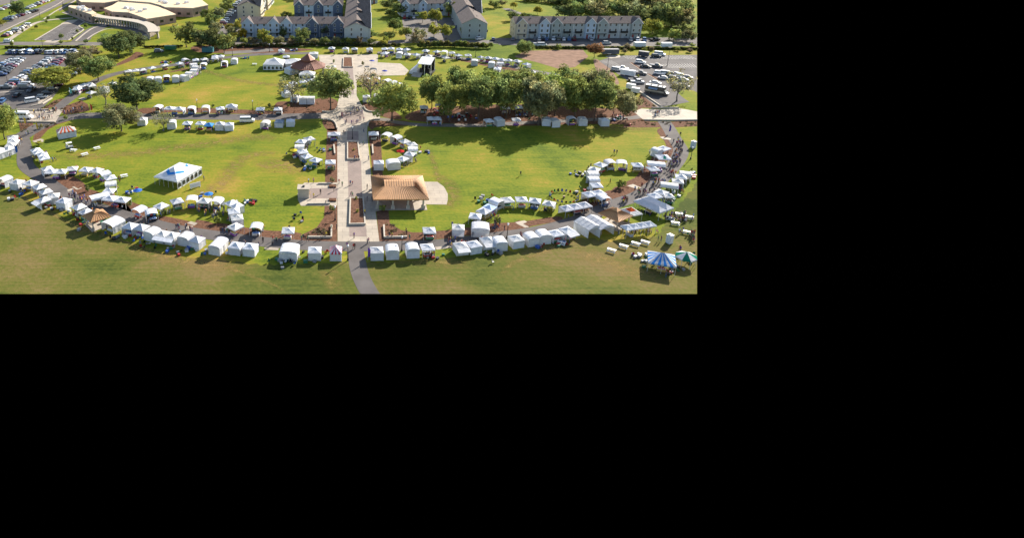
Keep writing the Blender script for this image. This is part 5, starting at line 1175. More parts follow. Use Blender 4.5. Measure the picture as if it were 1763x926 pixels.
def tree(fr, x, y, wz, top, tint, label, group=None, kind='d', name='tree', low=.22):
    """trunk foot at (x, y) of zoom frame, crown width wz and top row in the same frame"""
    px, py = fp(fr, x, y); s = FR[fr][2]; px = min(px, 1199.0 - wz / s * .74); c = G(px, py); W = wz / s / ppm(py); H = max(2.0, height_at(px, py, fp(fr, x, top)[1]) - W * .06)
    TCNT[0] += 1; k = TCNT[0]
    t = thing(name, label, 'tree', (c.x, c.y, 0), random.uniform(0, 6.28), group)
    cm = {'d': CROWN, 's': SPARSE, 'f': FAR}[kind]; zc = H * (low + 1) / 2; hz = H * (1 - low) / 2 / .8
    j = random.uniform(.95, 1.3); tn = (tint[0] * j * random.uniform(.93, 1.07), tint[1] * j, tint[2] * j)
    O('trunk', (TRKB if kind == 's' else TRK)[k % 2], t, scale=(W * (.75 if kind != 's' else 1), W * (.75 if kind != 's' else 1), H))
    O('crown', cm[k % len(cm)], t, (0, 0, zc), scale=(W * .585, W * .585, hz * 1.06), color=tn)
    return t
# trees of the park
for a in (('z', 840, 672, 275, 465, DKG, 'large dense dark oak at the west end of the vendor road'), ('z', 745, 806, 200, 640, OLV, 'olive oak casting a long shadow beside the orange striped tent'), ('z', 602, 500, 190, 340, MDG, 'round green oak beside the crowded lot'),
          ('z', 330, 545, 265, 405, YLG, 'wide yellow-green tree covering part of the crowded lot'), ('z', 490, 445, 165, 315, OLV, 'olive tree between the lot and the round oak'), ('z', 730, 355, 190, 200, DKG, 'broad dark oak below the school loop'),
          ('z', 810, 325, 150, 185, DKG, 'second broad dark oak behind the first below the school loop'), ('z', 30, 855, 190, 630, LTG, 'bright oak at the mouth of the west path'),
          ('J', 920, 705, 370, 300, MDG, 'tall green maple standing at the crossing'), ('K', 190, 805, 390, 450, LTG, 'bright green maple east of the crossing, first of the tree row')):
    tree(*a)
for a in (('z', 1002, 803, 140, 680, OLV, 'thin leafed young oak beside the vendor road tents'), ('z', 650, 638, 130, 500, OLV, 'nearly bare tree among the tents by the west lot'), ('J', 570, 635, 330, 340, OLV, 'thin spreading tree over the ring behind the maple'), ('J', 1290, 628, 290, 310, BRN, 'nearly leafless brown tree by the north promenade'), ('L', 1600, 625, 250, 320, OLV, 'thin leafed tree at the edge of the east lot')):
    tree(*a, kind='s')
rowt = [('K', 560, 700, 250, 380, MDG), ('K', 730, 815, 270, 440, LTG), ('K', 830, 690, 310, 300, MDG), ('K', 1000, 800, 320, 370, MDG), ('K', 1120, 660, 300, 340, LTG), ('K', 1260, 780, 310, 370, MDG), ('K', 1390, 640, 300, 320, MDG), ('K', 1560, 840, 360, 400, OLV), ('L', 120, 640, 260, 335, LTG),
        ('L', 300, 760, 290, 380, LTG), ('L', 400, 600, 260, 300, MDG), ('L', 480, 790, 290, 380, LTG), ('L', 560, 620, 250, 320, OLV), ('L', 665, 815, 290, 390, MDG), ('L', 690, 640, 240, 330, OLV), ('L', 780, 710, 200, 420, LTG), ('L', 940, 800, 240, 520, OLV), ('L', 150, 850, 290, 420, OLV)]
for i, a in enumerate(rowt): tree(*a, f'leafy tree, {ordn(i)} from the crossing along the long tree row', 'trees of the long row')
# trees beyond the street: estate, drive and wood
est = [('e', 780, 430, 150, 275, MDG), ('e', 370, 440, 120, 285, YLG), ('e', 425, 470, 110, 350, YLG), ('e', 580, 400, 80, 270, DKG), ('e', 250, 430, 90, 370, OLV), ('e', 540, 460, 110, 370, OLV), ('e', 120, 330, 90, 190, YLG), ('e', 60, 400, 110, 260, OLV), ('e', 165, 400, 100, 290, GLD), ('e', 1425, 410, 215, 285, MDG), ('e', 1345, 150, 95, 45, DKG),
       ('e', 1110, 460, 90, 370, OLV), ('e', 990, 380, 80, 250, DKG), ('e', 1690, 330, 110, 190, MDG), ('e', 1660, 180, 100, 90, MDG), ('e', 285, 95, 120, -10, YLG), ('e', 600, 200, 100, 110, MDG), ('e', 830, 150, 110, 65, MDG), ('e', 1010, 150, 80, 80, DKG), ('e', 1230, 70, 80, -20, MDG), ('e', 1730, 120, 110, 30, DKG),
       ('f', 175, 170, 155, 20, MDG), ('f', 395, 235, 115, 105, YLG), ('f', 525, 240, 135, 90, YLG), ('f', 690, 175, 150, 15, MDG), ('f', 810, 120, 120, -10, MDG), ('f', 890, 250, 120, 130, MDG), ('f', 855, 375, 165, 250, LTG), ('f', 230, 400, 130, 265, LTG), ('f', 370, 420, 150, 285, OLV), ('f', 510, 390, 130, 230, YLG), ('f', 635, 395, 130, 240, YLG),
       ('f', 130, 320, 125, 185, MDG), ('f', 1310, 210, 110, 110, DKG), ('f', 1425, 210, 110, 125, MDG), ('f', 1120, 85, 120, 5, MDG), ('f', 1200, 70, 90, 0, OLV), ('f', 1315, 95, 65, 15, YLG), ('f', 1560, 150, 80, 60, YLG), ('f', 340, 470, 140, 330, BRN)]
est += [('e', 60 + 118 * k + random.randint(-25, 25), 455 + random.randint(-12, 18), random.randint(60, 100), 375 + random.randint(-25, 20), random.choice((OLV, YLG, MDG, LTG, BRN))) for k in range(14)] + [('f', random.randint(0, 700), random.randint(15, 60), random.randint(90, 140), random.randint(-70, -30), random.choice((DKG, MDG, OLV))) for k in range(6)] + [('e', 230, 60, 110, -40, OLV), ('e', 40, 330, 100, 230, YLG), ('e', 200, 250, 80, 170, OLV), ('e', 1260, 330, 90, 260, LTG), ('e', 1300, 440, 90, 380, YLG), ('e', 890, 450, 90, 390, YLG), ('e', 650, 470, 90, 390, BRN), ('e', 1200, 440, 70, 380, LTG), ('e', 1590, 460, 90, 400, YLG), ('f', 40, 90, 140, 0, DKG), ('f', 60, 420, 110, 310, MDG), ('f', 980, 150, 90, 70, MDG), ('f', 600, 60, 130, -30, OLV), ('f', 330, 60, 120, -40, MDG), ('f', 960, 300, 80, 230, DKG)]
for i, a in enumerate(est): tree(*a, f'{"yellow" if a[5] in (YLG, GLD) else "green"} estate tree, {ordn(i)} from the drive along the townhouses', 'trees of the townhouse estate', kind='f')
drv = [('z', 1145, 292, 165, 130, MDG), ('z', 1290, 322, 165, 165, DKG), ('z', 1375, 330, 130, 200, MDG), ('z', 1240, 300, 100, 190, OLV), ('z', 1300, 180, 90, 80, MDG), ('z', 1345, 130, 80, 45, OLV), ('z', 1385, 80, 80, 5, MDG), ('z', 1265, 130, 70, 50, MDG), ('z', 1320, 220, 90, 130, OLV), ('z', 1400, 50, 70, -20, MDG), ('Y', 640, 740, 200, 560, YLG), ('Y', 420, 860, 180, 640, MDG), ('Y', 520, 830, 160, 660, DKG)]
for i, a in enumerate(drv): tree(*a, f'roadside tree, {ordn(i)} along the drive from the school lawn', 'trees between school and drive', kind='f')
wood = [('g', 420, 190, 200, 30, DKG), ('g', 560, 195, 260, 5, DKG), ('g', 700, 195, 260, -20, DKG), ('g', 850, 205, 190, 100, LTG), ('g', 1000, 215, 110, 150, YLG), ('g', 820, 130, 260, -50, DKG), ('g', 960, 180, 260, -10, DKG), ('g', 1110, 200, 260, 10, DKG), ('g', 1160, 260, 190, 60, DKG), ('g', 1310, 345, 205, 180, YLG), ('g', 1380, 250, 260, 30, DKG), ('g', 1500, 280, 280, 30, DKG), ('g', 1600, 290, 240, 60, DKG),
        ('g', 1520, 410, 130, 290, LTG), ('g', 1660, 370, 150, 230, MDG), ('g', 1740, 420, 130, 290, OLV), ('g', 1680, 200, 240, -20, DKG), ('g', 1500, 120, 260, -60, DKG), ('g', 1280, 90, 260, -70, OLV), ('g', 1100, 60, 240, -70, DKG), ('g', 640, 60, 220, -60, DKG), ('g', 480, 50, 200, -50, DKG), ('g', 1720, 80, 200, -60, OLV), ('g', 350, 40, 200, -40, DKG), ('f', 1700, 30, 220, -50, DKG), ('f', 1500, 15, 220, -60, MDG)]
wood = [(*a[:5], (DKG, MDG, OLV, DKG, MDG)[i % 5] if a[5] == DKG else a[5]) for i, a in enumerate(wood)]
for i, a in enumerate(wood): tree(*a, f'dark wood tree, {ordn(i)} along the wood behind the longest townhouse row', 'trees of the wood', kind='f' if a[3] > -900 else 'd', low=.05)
tree('f', 1425, 545, 165, 400, MDG, 'round dark bush tree at the end of the street hedge', low=.03); tree('g', 720, 590, 150, 425, RED, 'reddish autumn tree between bare earth and east lot', kind='d')
tree('X', 330, 330, 290, 10, DKG, 'dark oak among the parked cars of the overflow lot', kind='f'); tree('z', 555, 345, 130, 280, BRN, 'brown bare shrub tree at the lot hedge', kind='f', low=.05)
tree('z', 15, 160, 60, 120, YLG, 'small yellow tree at the bend of the diagonal street', kind='f')
for i, (x, y, w, tp) in enumerate(((490, 205, 36, 160), (470, 240, 30, 200), (372, 295, 36, 250), (232, 335, 26, 290), (872, 288, 42, 235), (980, 240, 36, 205), (620, 398, 50, 340), (620, 450, 40, 412), (872, 448, 46, 395), (785, 335, 30, 300), (125, 480, 36, 410), (735, 418, 20, 370))):
    tree('a', x, y, w, tp, MDG, f'small young tree, {ordn(i)} in the verges of the school lot', 'young trees round the school lot', kind='f', low=.15)
for i, (fr, x, y, w, tp) in enumerate((('g', 1055, 505, 70, 440), ('g', 360, 500, 60, 445), ('g', 855, 520, 45, 475), ('g', 1025, 545, 50, 490), ('g', 1110, 510, 45, 470), ('g', 1230, 525, 45, 480), ('g', 1305, 515, 45, 478), ('g', 1380, 470, 70, 430), ('g', 1565, 520, 50, 478), ('g', 1690, 535, 60, 490), ('g', 1735, 480, 60, 440), ('f', 1085, 490, 60, 425))):
    tree(fr, x, y, w, tp, LTG if i % 3 else BRN, f'young street tree, {ordn(i)} along the hedge of the townhouse street', 'young trees along the street', kind='f', low=.12)
# bushes: small leafy plants in the beds
BUSH = crown_mesh(31, 22, 30, .14)
def bush(fr, x, y, r, tint, label, group, h=None):
    c = G(*fp(fr, x, y)); t = thing('shrub', label, 'shrub', (c.x, c.y, 0), random.uniform(0, 6), group)
    h = h or r * 1.2
    O('stem', tmesh(('stem',), lambda: MB().tube((0, 0, 0), (0, 0, 1), .03, .02, 5).mesh('stem', M['bark'])), t, scale=(1, 1, h * .5)); O('foliage', BUSH, t, (0, 0, h * .55), scale=(r, r, h * .6), color=tint)
for i, (fr, x, y, r, h, tn, lb) in enumerate((('D', 605, 215, .9, 1.8, MDG, 'leafy shrub in the mulch below the kiosk plaza'), ('D', 1035, 215, 1.2, 2.0, LTG, 'pale shrub at the pavilion corner'), ('D', 815, 125, .5, 1.3, YLG, 'small shrub at the north end of the long planter'), ('D', 825, 235, .5, 1.3, YLG, 'small shrub at the south end of the long planter'),
        ('I', 448, 565, .8, 2.2, OLV, 'shrub in the mulch above the kiosk plaza, tent side'), ('I', 448, 650, .8, 1.8, OLV, 'shrub in the mulch above the kiosk plaza, plaza side'), ('I', 630, 395, .4, 1.2, YLG, 'small shrub in the planter between the rings'), ('F', 690, 600, 1.6, 2.6, LTG, 'green bush inside the eastern crescent'), ('F', 400, 745, 1.2, 2.2, YLG, 'yellow bush below the double-peaked tent'),
        ('A', 1170, 380, .8, 1.8, MDG, 'small bush inside the western crescent'), ('A', 815, 190, 1.0, 2.2, YLG, 'yellow bush at the western crescent path'), ('C', 518, 255, .9, 2.2, LTG, 'bush at the mouth of the south-western crescent'), ('C', 970, 320, 1.1, 2.0, LTG, 'bush inside the south-western crescent'), ('E', 675, 380, 1.2, 2.2, LTG, 'bush inside the south-eastern crescent'), ('E', 1200, 270, 1.2, 2.2, YLG, 'yellow bush below the last tent of the south-eastern crescent'),
        ('U', 620, 750, 1.3, 1.8, YLG, 'yellow bush beside the west path pad'), ('U', 1055, 330, 1.0, 1.8, LTG, 'bush beside the west plaza'), ('U', 655, 480, 1.0, 1.8, OLV, 'bush above the west path'), ('O', 1135, 275, .7, 1.6, MDG, 'small dark conifer shrub north of the vendor road'), ('P', 643, 810, .8, 1.8, DKG, 'dark shrub between the open tents north of the vendor road'), ('P', 900, 810, .7, 1.4, LTG, 'light shrub near the maple'), ('C', 210, 175, .8, 1.8, MDG, 'shrub near the tan shelter'),
        ('S', 115, 300, .7, 1.9, MDG, 'small shrub on the north plaza, gazebo side'), ('S', 500, 330, .8, 2.2, OLV, 'small tree-like shrub on the north plaza, stage side'), ('S', 120, 200, .6, 1.8, MDG, 'small shrub behind the north plaza planter'), ('S', 475, 190, .7, 1.8, LTG, 'small shrub behind the north plaza tents'), ('Q', 755, 345, .7, 1.6, LTG, 'light shrub between the parked cars of the east lot'))):
    bush(fr, x, y, r, tn, lb, None, h)
# ornamental grasses in rows in the mulch banks
TUFT = crown_mesh(41, 9, 22, .2)
def tufts(fr, pts, n, label, r=.42, tint=BRN, w=6):
    P = [fp(fr, *p) for p in pts]; done = 0
    xs, ys = [p[0] for p in P], [p[1] for p in P]
    def inside(x, y):
        c = False; j = len(P) - 1
        for i in range(len(P)):
            if (P[i][1] > y) != (P[j][1] > y) and x < (P[j][0] - P[i][0]) * (y - P[i][1]) / (P[j][1] - P[i][1]) + P[i][0]: c = not c
            j = i
        return c
    while done < n:
        x, y = random.uniform(min(xs), max(xs)), random.uniform(min(ys), max(ys))
        if not inside(x, y): continue
        c = G(x, y); q = r * random.uniform(.7, 1.3); o = O('grass_tuft', TUFT, None, (c.x, c.y, q * .5), random.uniform(0, 6), (q, q, q * .8), random.choice((tint, OLV, (.13, .10, .05))))
        tag(o, label, 'plant', label.replace('ornamental grass tuft', 'tufts')); done += 1
tufts('D', [(370, 425), (560, 320), (585, 330), (585, 430), (390, 438)], 26, 'brown ornamental grass tuft behind the western seat wall'); tufts('D', [(1070, 330), (1110, 330), (1240, 390), (1230, 436), (1070, 436)], 18, 'brown ornamental grass tuft behind the eastern seat wall')
tufts('Q', [(790, 580), (1010, 730), (830, 725), (770, 640)], 22, 'brown ornamental grass tuft on the bank beside the east lot'); tufts('Q', [(620, 885), (800, 895), (850, 930), (1230, 930), (1230, 975), (650, 975)], 26, 'brown ornamental grass tuft below the east plaza'); tufts('Q', [(1320, 925), (1530, 920), (1530, 975), (1330, 985)], 12, 'brown ornamental grass tuft across the walk below the east plaza')
tufts('U', [(660, 150), (860, 40), (1000, 10), (900, 100), (740, 170)], 24, 'brown ornamental grass tuft on the bank above the west plaza'); tufts('U', [(920, 170), (1120, 95), (1280, 40), (1390, 100), (1230, 220), (1060, 250)], 24, 'brown ornamental grass tuft on the bank north of the west path'); tufts('U', [(690, 410), (890, 390), (1060, 310), (900, 415), (740, 480)], 22, 'brown ornamental grass tuft above the orange striped tent'); tufts('U', [(310, 400), (510, 395), (540, 460), (340, 540)], 14, 'brown ornamental grass tuft at the mouth of the west path')
tufts('p', [(482, 178), (520, 178), (560, 171), (575, 177), (550, 193), (485, 193)], 22, 'brown ornamental grass tuft under the maple'); tufts('p', [(628, 180), (650, 177), (684, 200), (644, 196)], 14, 'brown ornamental grass tuft under the bright maple'); tufts('p', [(557, 209), (572, 208), (579, 215), (578, 222), (565, 222)], 8, 'brown ornamental grass tuft at the south-west crossing corner'); tufts('p', [(635, 213), (650, 209), (690, 211), (650, 218)], 10, 'brown ornamental grass tuft at the south-east crossing corner')
# hedges: clipped rows, each shrub its own
HG = crown_mesh(51, 26, 34, .16)
def hedge(fr, pts, n, r, h, tint, label, group, jit=.15):
    w = [G(*fp(fr, *p)) for p in pts]; L = [0]
    for i in range(1, len(w)): L.append(L[-1] + (w[i] - w[i - 1]).length)
    for k in range(n):
        s = L[-1] * (k + .5) / n; i = max(j for j in range(len(w) - 1) if L[j] <= s); t = (s - L[i]) / (L[i + 1] - L[i]); c = w[i].lerp(w[i + 1], t); q = r * random.uniform(1 - jit, 1 + jit); hh = h * random.uniform(1 - jit, 1 + jit)
        o = O('hedge_shrub', HG, None, (c.x, c.y, hh * .5), random.uniform(0, 6), (q, q, hh * .58), tuple(x * random.uniform(.85, 1.15) for x in tint)); tag(o, label, 'shrub', group)
hedge('X', [(95, 862), (700, 868), (1420, 862)], 46, 1.0, 1.4, (.05, .06, .03), 'clipped dark shrub in the hedge of the west lot', 'hedge of the west lot')
hedge('z', [(880, 296), (1000, 294), (1120, 292)], 18, 1.0, 1.4, (.05, .06, .03), 'clipped dark shrub in the hedge below the school lawn', 'hedge below the school lawn')
hedge('g', [(95, 492), (600, 497), (800, 497), (1250, 502), (1763, 506)], 70, 1.4, 1.4, (.07, .09, .035), 'clipped dark shrub in the hedge along the townhouse street', 'hedge of the townhouse street')
hedge('f', [(360, 490), (520, 480), (700, 480), (860, 490), (1040, 495)], 44, 1.6, 3.2, (.19, .205, .07), 'tall pale shrub in the screen behind the north tents', 'tall screen behind the north tents', .3)
hedge('e', [(40, 480), (400, 478), (800, 472), (1200, 468), (1500, 470), (1763, 470)], 60, 1.5, 1.9, (.13, .145, .06), 'bushy shrub in the verge below the western townhouses', 'verge below the western townhouses', .4)
hedge('g', [(120, 382), (560, 380), (1190, 385)], 36, 1.0, 1.1, (.07, .09, .03), 'low foundation shrub along the longest townhouse row', 'foundation planting of the longest row', .3)
hedge('Y', [(30, 800), (300, 830), (620, 850)], 14, 1.8, 2.4, (.12, .13, .055), 'shrub under the roadside trees by the drive', 'shrubs by the drive', .4)
# ================================================================ VEHICLES
def loft(mb, secs, mi=0):
    """rings of equal length -> skin, closed at both ends"""
    n = len(secs[0]); b = len(mb.v)
    for s in secs: mb.v += [tuple(p) for p in s]
    for i in range(len(secs) - 1):
        for k in range(n):
            j = (k + 1) % n; mb.f.append((b + i * n + k, b + i * n + j, b + (i + 1) * n + j, b + (i + 1) * n + k)); mb.m.append(mi)
    mb.f.append(tuple(b + k for k in range(n))[::-1]); mb.m.append(mi)
    o = b + (len(secs) - 1) * n; mb.f.append(tuple(o + k for k in range(n))); mb.m.append(mi)
def car_meshes(kind):
    L, W = {'sedan': (4.7, 1.82), 'suv': (4.75, 1.92), 'pickup': (5.7, 2.0), 'van': (5.3, 2.0), 'hatch': (4.2, 1.78)}[kind]; h = L / 2
    belt = {'sedan': .92, 'suv': 1.05, 'pickup': 1.12, 'van': 1.15, 'hatch': .95}[kind]
    # lower body: bumper, bonnet, belt, boot
    prof = {'sedan': [(-h, .78), (-h + .35, .92), (-h + 1.0, .95), (0, belt), (h - 1.35, .9), (h - .4, .8), (h, .62)], 'hatch': [(-h, .8), (-h + .2, .95), (-.6, belt), (.4, belt), (h - 1.0, .9), (h - .35, .8), (h, .62)],
            'suv': [(-h, .95), (-h + .2, 1.05), (-.6, belt), (.4, belt), (h - 1.25, 1.02), (h - .3, .95), (h, .72)], 'pickup': [(-h, 1.08), (-h + .1, 1.1), (-.6, belt), (.4, belt), (h - 1.5, 1.1), (h - .25, 1.04), (h, .8)],
            'van': [(-h, 1.1), (-h + .1, 1.15), (-.6, belt), (.6, belt), (h - 1.0, 1.1), (h - .3, .95), (h, .72)]}[kind]
    body = MB(); secs = []
    for x, z in prof:
        w = W / 2 * (0.90 if abs(x) > h - .1 else .97 if abs(x) > h - .6 else 1)
        secs.append([(x, -w, .28), (x, w, .28), (x, w * 1.0, z * .6), (x, w * .95, z), (x, -w * .95, z), (x, -w, z * .6)])
    loft(body, secs)
    cab = {'sedan': (-1.75, -1.0, .55, 1.35, 1.42), 'hatch': (-1.95, -1.5, .4, 1.2, 1.47), 'suv': (-2.25, -1.9, .45, 1.2, 1.72), 'pickup': (-.75, -.55, .75, 1.5, 1.82), 'van': (-2.55, -2.45, 1.1, 1.75, 1.95)}[kind]
    x0, x1, x2, x3, top = cab; w0, w1 = W / 2 * .93, W / 2 * .76
    def cabin(mb, z0, z1, dx, mi=0):
        f = lambda z: (z - belt) / (top - belt)
        lo, hi = f(z0), f(z1)
        def ring(t):
            a, b_, w = x0 + (x1 - x0) * t - dx, x3 + (x2 - x3) * t + dx, w0 + (w1 - w0) * t + dx; return a, b_, w
        A, B = ring(lo), ring(hi)
        loft(mb, [[(A[0], -A[2], z0), (A[1], -A[2], z0), (A[1], A[2], z0), (A[0], A[2], z0)], [(B[0], -B[2], z1), (B[1], -B[2], z1), (B[1], B[2], z1), (B[0], B[2], z1)]], mi)
    cabin(body, belt - .05, top, 0)
    if kind == 'pickup': body.box(-h + .15, -.8, -W / 2 * .85, W / 2 * .85, 1.09, 1.11)
    # roof with rounded edge
    body.box(x1 + .05, x2 - .05, -w1 * .93, w1 * .93, top, top + .04)
    glass = MB(); cabin(glass, belt + .06, top - .12, .012)
    bm_ = body.mesh('body', M['carpaint']); return bm_, glass.mesh('windows', M['glass']), L, W, h
WHEEL = MB().tube((0, -.11, 0), (0, .11, 0), .33, n=12).tube((0, -.12, 0), (0, .12, 0), .19, n=8).mesh('wheel', M['tyre'])
RIM = MB().tube((0, -.125, 0), (0, .125, 0), .18, n=8).mesh('rim', M['pole'])
HL = MB().box(-.03, .03, -.2, .2, -.07, .07).mesh('headlight', M['lamp']); TL = MB().box(-.03, .03, -.18, .18, -.09, .09).mesh('tail_light', M['tail'])
CARM = {k: car_meshes(k) for k in ('sedan', 'suv', 'pickup', 'van', 'hatch')}
CCOL = [('white', (.72, .72, .72)), ('silver', (.42, .43, .45)), ('grey', (.16, .165, .18)), ('black', (.02, .02, .024)), ('white', (.75, .75, .74)), ('white', (.7, .7, .7)), ('dark blue', (.03, .06, .17)), ('silver', (.5, .5, .5)), ('maroon', (.16, .02, .04)), ('silver', (.45, .46, .47)), ('blue', (.06, .14, .3)), ('grey', (.1, .1, .11)), ('black', (.025, .025, .025)), ('beige', (.42, .36, .27))]
CATN = {'sedan': 'sedan', 'suv': 'SUV', 'pickup': 'pickup truck', 'van': 'van', 'hatch': 'hatchback'}
def car(c, rz, where, group=None, kind=None, col=None, full=False):
    kind = kind or random.choice(('sedan', 'suv', 'suv', 'sedan', 'hatch', 'pickup', 'suv', 'van')); cn, cc = col or random.choice(CCOL)
    bm_, gl, L, W, h = CARM[kind]
    t = thing('parked_car', f'{cn} {CATN[kind]} {where}', 'car', (c.x, c.y, .03), rz, group)
    O('body', bm_, t, color=cc); O('windows', gl, t)
    for sx in (-1, 1):
        for sy in (-1, 1):
            w = O('wheel', WHEEL, t, (sx * L * .3, sy * (W / 2 - .11), .33))
            if full: O('rim', RIM, w)
    for sy in (-1, 1):
        O('headlight', HL, t, (h - .03, sy * W * .32, .68)); O('tail_light', TL, t, (-h + .03, sy * W * .36, .78))
    return t
def car_row(fr, a, b, n, heading, row, start, group, skip=()):
    """n cars spaced from pixel a to pixel b, noses turned heading degrees from the row's direction"""
    A, B = G(*fp(fr, *a)), G(*fp(fr, *b)); d = B - A; base = math.atan2(d.y, d.x)
    for i in range(n):
        if i in skip: continue
        c = A.lerp(B, i / max(n - 1, 1)); car(c, base + R(heading) + R(random.choice((0, 0, 180))) + random.uniform(-.04, .04), f'{ordn(i)} from {start}, {row}', group)
car_row('M', (135, 250), (550, 248), 13, 80, 'row below the clipped hedge', 'the open end', 'cars below the clipped hedge')
car_row('M', (635, 248), (1010, 245), 12, 80, 'hedge row near the brown shrub', 'the utility pole', 'cars near the brown shrub')
car_row('M', (275, 340), (20, 545), 9, 88, 'row across the wide aisle', 'the kerb tip', 'cars across the wide aisle')
car_row('M', (165, 338), (-150, 540), 10, 88, 'back row across the wide aisle', 'the kerb tip', 'cars of the back row across the aisle')
car_row('M', (820, 335), (330, 715), 16, 88, 'row beside the wide yellow-green tree', 'the far kerb', 'cars beside the yellow-green tree')
car_row('M', (660, 335), (90, 712), 16, 88, 'middle row facing the wide aisle', 'the far kerb', 'cars facing the wide aisle')
car_row('M', (1070, 440), (560, 840), 9, 88, 'row along the sloping wall', 'the round oak', 'cars along the sloping wall', ())
car_row('M', (420, 750), (30, 900), 3, 20, 'shaded corner by the west plaza', 'the yellow-green tree', 'cars in the shaded corner')
car_row('X', (90, 650), (480, 470), 8, 78, 'line along the diagonal street', 'the school street', 'cars along the diagonal street')
car_row('X', (110, 360), (620, 210), 9, 75, 'line under the overflow lot oak', 'the verge', 'cars under the overflow lot oak')
car_row('X', (490, 160), (860, 15), 9, 75, 'upper line of the overflow lot', 'the dark oak', 'cars in the upper overflow line')
car_row('X', (20, 185), (160, 120), 4, 75, 'end line of the overflow lot', 'the field', 'cars in the end line of the overflow lot')
car_row('Y', (400, 500), (500, 370), 4, -85, 'drive west of the townhouses', 'the street', 'cars by the drive, near end')
car_row('Y', (540, 295), (610, 225), 3, -85, 'middle of the drive', 'the street', 'cars by the middle of the drive')
car_row('Y', (650, 150), (800, 15), 6, -85, 'far part of the drive', 'the red car', 'cars by the far part of the drive')
car(G(*fp('Y', 935, 300)), R(185), 'parked beside the end-on townhouses', None, 'suv', ('bright red', (.5, .05, .03)), True); car(G(*fp('Y', 960, 235)), R(185), 'parked behind the bright red SUV', None, 'van', ('light blue', (.15, .3, .5)), True)
car_row('g', (125, 408), (240, 410), 4, 80, 'court before the beige house end', 'the slanting row', 'cars before the beige house end'); car_row('g', (310, 408), (520, 412), 5, 80, 'court before the longest row', 'the beige end', 'cars before the longest row'); car_row('g', (1090, 415), (1230, 418), 3, 80, 'court at the end of the longest row', 'the middle doors', 'cars at the end of the longest row')
